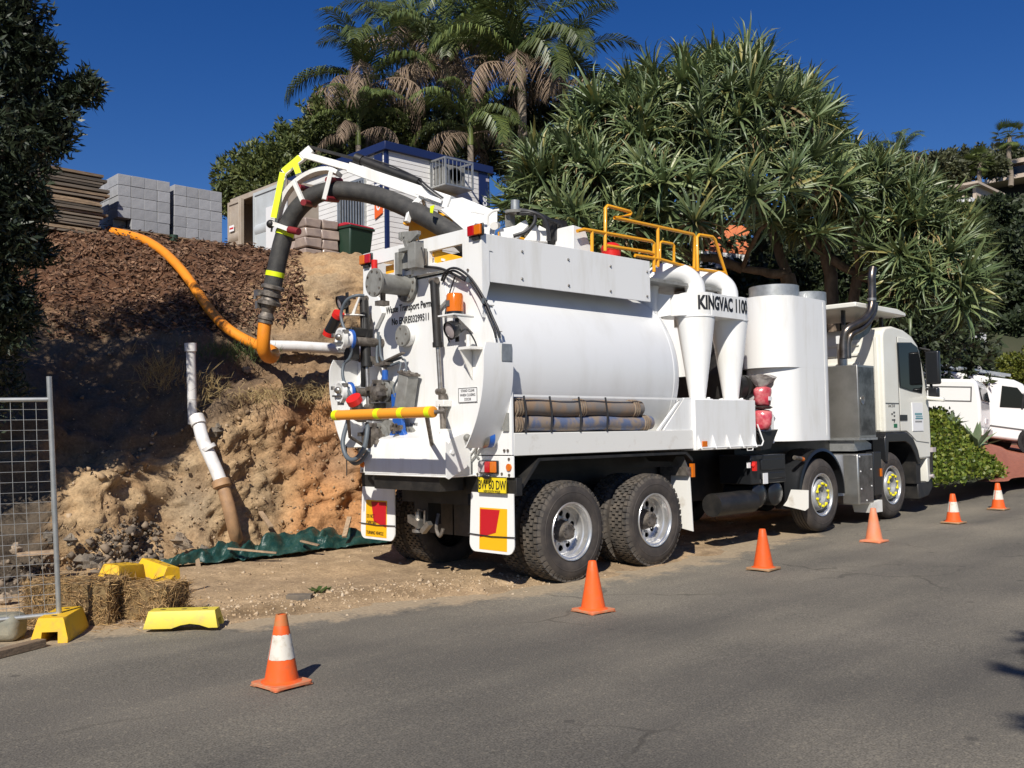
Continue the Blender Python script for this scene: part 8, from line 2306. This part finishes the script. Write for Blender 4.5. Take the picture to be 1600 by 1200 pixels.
# --- houses
def xy(p): return V(p)
h0 = V((70.299, 20.783, 21.327)); h1 = V((70.417, 15.190, 20.349))
t = thing('balcony_house', 'flat roofed beige house with long balconies at the top right', 'house', (h0.x, h0.y, h0.z - 2.5))
dx = (h1 - h0); dx.z = 0; dxn = dx.normalized(); bk = V((-dxn.y, dxn.x, 0))
if bk.dot(V((0.69, 0.72, 0))) < 0: bk = -bk
def hbox(b, s0, s1, d0, d1, z0, z1):
    pts = [h0 + dxn * s0 + bk * d0, h0 + dxn * s1 + bk * d0, h0 + dxn * s1 + bk * d1, h0 + dxn * s0 + bk * d1]
    b.prism([(p.x, p.y, z0) for p in pts], (0, 0, z1 - z0))
W_ = dx.length
b = MB(); hbox(b, -0.3, W_, -0.6, 6, h0.z - 0.32, h0.z); b.build('roof', 'render_beige', t)
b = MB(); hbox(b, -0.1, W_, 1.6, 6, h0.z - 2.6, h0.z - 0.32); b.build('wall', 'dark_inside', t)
b = MB(); hbox(b, 0.4, W_, -0.6, 6, h0.z - 1.45, h0.z - 1.15); b.build('balcony', 'render_beige', t)
b = MB(); hbox(b, 0.6, W_, -0.5, -0.44, h0.z - 1.15, h0.z - 0.55); b.build('balustrade', 'glass', t)
for k in range(5):
    b = MB(); s_ = 0.4 + k * 1.4; hbox(b, s_, s_ + 0.07, -0.5, -0.40, h0.z - 1.15, h0.z - 0.35); b.build('post', 'render_beige', t)
h0 = V((55.870, 18.282, 16.849)); W_ = 2.3
t = thing('pink_house', 'low pink and white house half hidden by trees on the ridge', 'house', (h0.x, h0.y, h0.z - 2))
b = MB(); hbox(b, 0, W_, 0, 4, h0.z - 1.5, h0.z - 0.25); b.build('wall', 'render_beige', t)
b = MB(); hbox(b, -0.3, W_ + 0.3, -0.5, 4.4, h0.z - 0.25, h0.z - 0.1); b.build('roof', 'render_beige', t)
for s_ in (0.25, 0.95, 1.6):
    b = MB(); hbox(b, s_, s_ + 0.5, -0.02, 0.02, h0.z - 1.0, h0.z - 0.4); b.build('window', 'glass', t)
b = MB(); hbox(b, 0.2, W_, -0.8, 0, h0.z - 1.4, h0.z - 1.15); b.build('balcony', 'wall_white', t)
# orange roof glimpsed through the pandanus
h0 = V((14.146, 7.653, 6.866)); dxn = V((0.80, -0.60, 0)); bk = V((0.60, 0.80, 0))
t = thing('orange_roof_house', 'white gabled house with an orange tiled roof glimpsed under the pandanus', 'house', (h0.x, h0.y, h0.z - 2.5))
b = MB(); A0 = h0; b.prism([V((14.218, 7.584, 6.865)), V((15.108, 6.733, 6.845)), V((14.605, 6.443, 5.972)), V((13.805, 7.202, 6.087))], bk * 0.12); b.build('roof', 'terracotta', t)
b = MB(); b.prism([V((13.624, 7.309, 6.049)), V((13.763, 7.173, 6.078)), V((14.562, 6.417, 5.947)), V((14.570, 6.433, 5.607)), V((13.609, 7.350, 5.661))], bk * 0.1); b.build('wall', 'wall_white', t)
b = MB(); b.beam((13.560, 7.304, 6.008), (14.326, 7.342, 6.872), 0.06, 0.16); b.build('barge_board', 'wall_white', t)

# --- ivy mound, driveway, vans, hedge, white wall
MX = [[(9.936, 0.343, 0.506), (10.331, 0.507, 0.671), (10.864, 0.667, 0.990), (11.498, 0.864, 1.388), (12.338, 1.147, 1.692), (14.547, 2.076, 1.776)],
      [(10.250, 0.178, 0.538), (10.650, 0.337, 0.717), (11.274, 0.547, 1.061), (11.999, 0.794, 1.478), (12.923, 1.137, 1.754), (15.764, 2.298, 1.752)],
      [(10.862, 0.006, 0.558), (11.270, 0.160, 0.695), (11.984, 0.429, 0.947), (12.783, 0.753, 1.245), (13.787, 1.164, 1.439), (16.048, 2.053, 1.366)],
      [(11.731, 0.005, 0.563), (12.146, 0.154, 0.683), (12.845, 0.443, 0.847), (13.637, 0.781, 1.023), (14.626, 1.213, 1.131), (16.257, 1.877, 1.010)],
      [(12.548, 0.053, 0.572), (12.951, 0.219, 0.624), (13.649, 0.515, 0.692), (14.450, 0.852, 0.762), (15.249, 1.195, 0.786), (16.464, 1.699, 0.713)],
      [(12.935, 0.099, 0.566), (13.358, 0.247, 0.582), (13.974, 0.489, 0.590), (14.790, 0.817, 0.577), (15.604, 1.146, 0.566), (16.638, 1.546, 0.519)]]
A = np.array(MX)
GM = np.array([[cr1(c, s_) for s_ in np.linspace(0, 5, 40)] for c in (cr1(A, s_) for s_ in np.linspace(0, 5, 50))])
for i in range(50):
    for j in range(40): GM[i, j] += np.array([0, 0, 0.07 * fbm(V(GM[i, j]) * 1.6)])
o = quads_object('ivy_mound', GM.reshape(-1, 3), [(i * 40 + j, (i + 1) * 40 + j, (i + 1) * 40 + j + 1, i * 40 + j + 1) for i in range(49) for j in range(39)], 'hill', smooth=True); tag(o, None, None, None, 'structure')
rng = np.random.default_rng(77)
ia = rng.integers(0, 50, 9000); ja = rng.integers(3, 40, 9000)
C0 = GM[ia, ja] + rng.normal(scale=0.05, size=(9000, 3)) + np.array([-0.03, -0.03, 0.04])
D = rng.normal(size=(9000, 3)) * 0.8 + np.array([-0.4, -0.4, 0.5])
o = quads_object('ivy', *leaves(C0, D, rng.uniform(0.05, 0.10, 9000), rng.uniform(0.04, 0.07, 9000), rng, 0.2), 'leaf_ivy'); tag(o, 'bright green ivy covering the mound by the road', 'ivy', None, 'stuff')
for k, (u, lab) in enumerate(((0, 'pale agave on the ivy mound before the small van'), (1, 'smaller agave at the top of the ivy mound'))):
    c = V(((13.455, 0.672, 1.104), (12.778, 0.874, 1.559))[k]); s_ = (1.0, 0.6)[k]
    t = thing('agave_plant', lab, 'agave', (c.x, c.y, c.z), 0)
    for i in range(14):
        az = i * 2.39996; el = 0.25 + 1.15 * (i / 14)
        d = V((math.cos(az) * math.cos(el), math.sin(az) * math.cos(el), math.sin(el))); sd = V((-math.sin(az), math.cos(az), 0))
        L_ = 0.62 * s_
        b = MB(); n0 = b.addv([V((0, 0, 0)) - sd * 0.03, V((0, 0, 0)) + sd * 0.03, d * L_ * 0.5 + sd * 0.075 * s_, d * L_ - V((0, 0, 0.06)), d * L_ * 0.5 - sd * 0.075 * s_, d * L_ * 0.5 - V((0, 0, 0.03))])
        b.face((n0, n0 + 1, n0 + 2, n0 + 5)); b.face((n0 + 5, n0 + 2, n0 + 3)); b.face((n0, n0 + 5, n0 + 4)); b.face((n0 + 5, n0 + 3, n0 + 4))
        o = b.build('leaf', 'agave', None, smooth=0); o.parent = t
# brick driveway rising behind the mound
def brick_floor():
    m = mat('brick_pavers', (0.36, 0.12, 0.07), 0.85)
    nt = m.node_tree; N, L = nt.nodes, nt.links
    br = N.new('ShaderNodeTexBrick'); br.inputs['Scale'].default_value = 4.4; br.inputs['Color1'].default_value = (0.40, 0.13, 0.075, 1); br.inputs['Color2'].default_value = (0.30, 0.095, 0.055, 1); br.inputs['Mortar'].default_value = (0.20, 0.10, 0.07, 1)
    br.inputs['Mortar Size'].default_value = 0.012
    tc = N.new('ShaderNodeTexCoord'); L.new(tc.outputs['Object'], br.inputs['Vector']); L.new(br.outputs['Color'], N['Principled BSDF'].inputs['Base Color'])
    return m
M['brick_floor'] = brick_floor()
DV = [[(12.107, 0.203, 0.517), (15.375, 1.344, 0.893), (19.482, 2.938, 1.131), (26.380, 6.028, 1.230)], [(12.618, -0.147, 0.502), (15.732, 1.012, 0.745), (19.907, 2.545, 0.922), (29.425, 5.902, 0.961)], [(13.982, -0.069, 0.524), (17.218, 0.984, 0.608), (21.533, 2.390, 0.693), (32.234, 5.988, 0.910)], [(16.937, -1.511, 0.467), (20.456, -0.724, 0.486), (25.146, 0.323, 0.567), (38.049, 3.213, 0.538)]]
A = np.array(DV); GD = np.array([[cr1(c, s_) for s_ in np.linspace(0, 3, 20)] for c in (cr1(A, s_) for s_ in np.linspace(0, 3, 20))])
o = quads_object('brick_driveway', GD.reshape(-1, 3), [(i * 20 + j, (i + 1) * 20 + j, (i + 1) * 20 + j + 1, i * 20 + j + 1) for i in range(19) for j in range(19)], 'brick_floor', smooth=True); tag(o, 'red brick driveway', None, None, 'structure')

def van(p, ux, up_, L, W, H, lab, name, ladder=False, rear=True):
    """p: near lower rear corner on the ground; ux: heading; faces built on local frame then placed"""
    t = thing(name, lab, 'van', p)
    X = V(ux).normalized(); Z = V(up_).normalized(); Y = Z.cross(X).normalized(); Z = X.cross(Y)
    mt_ = Matrix((X, Y, Z)).transposed()
    t.rotation_euler = mt_.to_euler()
    g = 0.28
    lng = not rear
    pr = [(0.02, g), (0.0, 0.75), (0.03, 1.15), (0.12, H - 0.08), (0.22, H), (L * 0.60, H), (L * 0.68, H - 0.10), (L * 0.80, 1.15), (L * 0.96, 0.98), (L, 0.75), (L, g)]
    if lng: pr = pr[:5] + [(L * 0.68, H), (L * 0.74, H - 0.08), (L * 0.87, 1.22), (L * 0.97, 1.02), (L, 0.78), (L, g)]
    def P_(b, nm, m, bev=0.0, sm=35): o = b.build(nm, m, None, bevel=bev, smooth=sm); o.parent = t; return o
    b = MB(); b.prism([(x, -0.0, z) for x, z in pr], (0, W, 0)); P_(b, 'body', 'van_white', 0.07)
    for y0_, sg in ((0.0, -1), (W, 1)):
        wx0 = L * 0.60 if lng else L * 0.56
        wx1, wx2, wp = (L * 0.70, L * 0.83, L * 0.74) if lng else (L * 0.62, L * 0.74, L * 0.575)
        b = MB(); b.prism([(wx0, y0_, 1.18), (wx0, y0_, H - 0.22), (wx1, y0_, H - 0.22), (wx2, y0_, 1.18 if not lng else 1.26)], (0, 0.010 * sg, 0)); P_(b, 'side_window', 'glass')
        b = MB(); b.prism([(wp, y0_, 1.2), (wp, y0_, H - 0.34), (wp + 0.05, y0_, H - 0.40), (wp + 0.05, y0_, 1.2)], (0, 0.014 * sg, 0)); P_(b, 'window_pillar', 'black')
        b = MB(); b.prism([(L * 0.12, y0_, 0.60), (L * 0.92, y0_, 0.60), (L * 0.92, y0_, 0.64), (L * 0.12, y0_, 0.64)], (0, 0.014 * sg, 0)); P_(b, 'side_strip', 'dim_ink')
        for (a_, c_, e_, f_) in ((L * .06, L * .38, 1.14, 1.17), (L * .06, L * .38, H - .22, H - .19), (L * .06, L * .068, 1.17, H - .22), (L * .372, L * .38, 1.17, H - .22)):
            b = MB(); b.prism([(a_, y0_, e_), (c_, y0_, e_), (c_, y0_, f_), (a_, y0_, f_)], (0, 0.008 * sg, 0)); P_(b, 'panel_line', 'dim_ink')
    b = MB(); sx_ = 0.065 * L if lng else 0.0; b.prism([(L * 0.655 + sx_, 0.08, H - 0.10), (L * 0.672 + sx_, 0.08, H - 0.10), (L * 0.808 + sx_, 0.08, 1.16), (L * 0.79 + sx_, 0.08, 1.16)], (0, W - 0.16, 0)); P_(b, 'windscreen', 'glass')
    if rear:
        b = MB(); b.prism([(0.015, 0.16, 1.20), (0.095, 0.16, H - 0.20), (0.095, W - 0.16, H - 0.20), (0.015, W - 0.16, 1.20)], (-0.012, 0, 0)); P_(b, 'rear_window', 'glass')
        b = MB(); b.box(-0.025, 0.0, 0.55, 0.98, 0.62, 0.74); P_(b, 'rear_plate', 'paper')
        b = MB(); b.box(-0.06, 0.0, 0.0, W, 0.30, 0.48); P_(b, 'rear_bumper', 'white_dirty', 0.02)
    for x in (L * 0.17, L * 0.83):
        for y in (-0.01, W - 0.20):
            b = MB(); b.lathe((x, y, 0.33), (0, 1, 0), [(0.0, 0.20), (0.0, 0.30), (0.03, 0.33), (0.19, 0.33), (0.21, 0.30), (0.21, 0.2)], 24); P_(b, 'tyre', 'rubber')
            b = MB(); b.lathe((x, y - 0.002 if y < 0 else y + 0.212, 0.33), (0, -1 if y < 0 else 1, 0), [(-0.02, 0.205), (0.004, 0.20), (0.0, 0.16), (0.012, 0.05)], 20); P_(b, 'rim', 'alu_grey')
        b = MB(); b.lathe((x, -0.004, 0.33), (0, -1, 0), [(0, 0.40), (0.006, 0.40)], 26); P_(b, 'wheel_well', 'black')
    if ladder:
        b = MB()
        for yy in (0.10, 0.40): b.beam((-0.6, yy, H + 0.16), (L * 0.66, yy, H + 0.12), 0.03, 0.08)
        for k in range(11): b.cyl((-0.4 + k * 0.33, 0.10, H + 0.15), (-0.4 + k * 0.33, 0.40, H + 0.15), 0.014, 6)
        o = b.build('ladder', 'alu', None); o.location = t.location; o.rotation_euler = t.rotation_euler; tag(o, 'aluminium ladder strapped on the roof rack of the white van', 'ladder')
        b = MB(); b.box(0.5, 0.54, 0, W, H + 0.02, H + 0.09); b.box(L * 0.5, L * 0.5 + 0.04, 0, W, H + 0.02, H + 0.09); P_(b, 'roof_rack', 'black')
    return t
van((20.586, 5.336, 1.286), V((23.084, 2.978, 0.773)) - V((20.586, 5.336, 1.286)), (0.10, -0.10, 1), 4.4, 1.85, 2.02, 'larger white van with dark side windows and ladder on its roof', 'white_van', True, False)
e0 = V((18.735, 2.557, 0.950)); e1 = V((17.905, 6.389, 1.175)); ex_ = (e1 - e0).normalized(); ey_ = V((0, 0, 1)).cross(ex_)
van(e0 - ey_ * 1.6, ex_, (0.04, -0.04, 1), 3.9, 1.60, 1.72, 'small white van with its dark rear window showing, parked before the larger van', 'small_van', False, True)
c = V((29.694, 5.469, 3.486)); tree('hedge', 'sunlit yellow green hedge behind the white vans', 'hedge', (c.x, c.y, 0.8), [((29.125, 6.024, 3.340), (1.2, 1.2, 0.6), 1), ((29.776, 5.393, 3.439), (1.3, 1.3, 0.7), 1), ((30.512, 4.688, 3.422), (1.3, 1.3, 0.7), 1), ((28.389, 6.728, 3.357), (1.0, 1.0, 0.6), .8)], 'leaf_hedge', 3600, 0.14, 0.08, 90, 0.05)
w0 = V((27.457, 6.143, 4.684)); w1 = V((27.144, 5.341, 4.554))
b = MB(); d_ = (w1 - w0); d_.z = 0; b.prism([(w0.x, w0.y, w0.z - 2.2), (w1.x, w1.y, w0.z - 2.2), (w1.x, w1.y, w0.z), (w0.x, w0.y, w0.z)], V((0.69, 0.72, 0)) * 0.25)
t = b.build('white_wall', 'wall_white', None, bevel=0.01); tag(t, 'white rendered wall pillar above the hedge at right', 'wall')
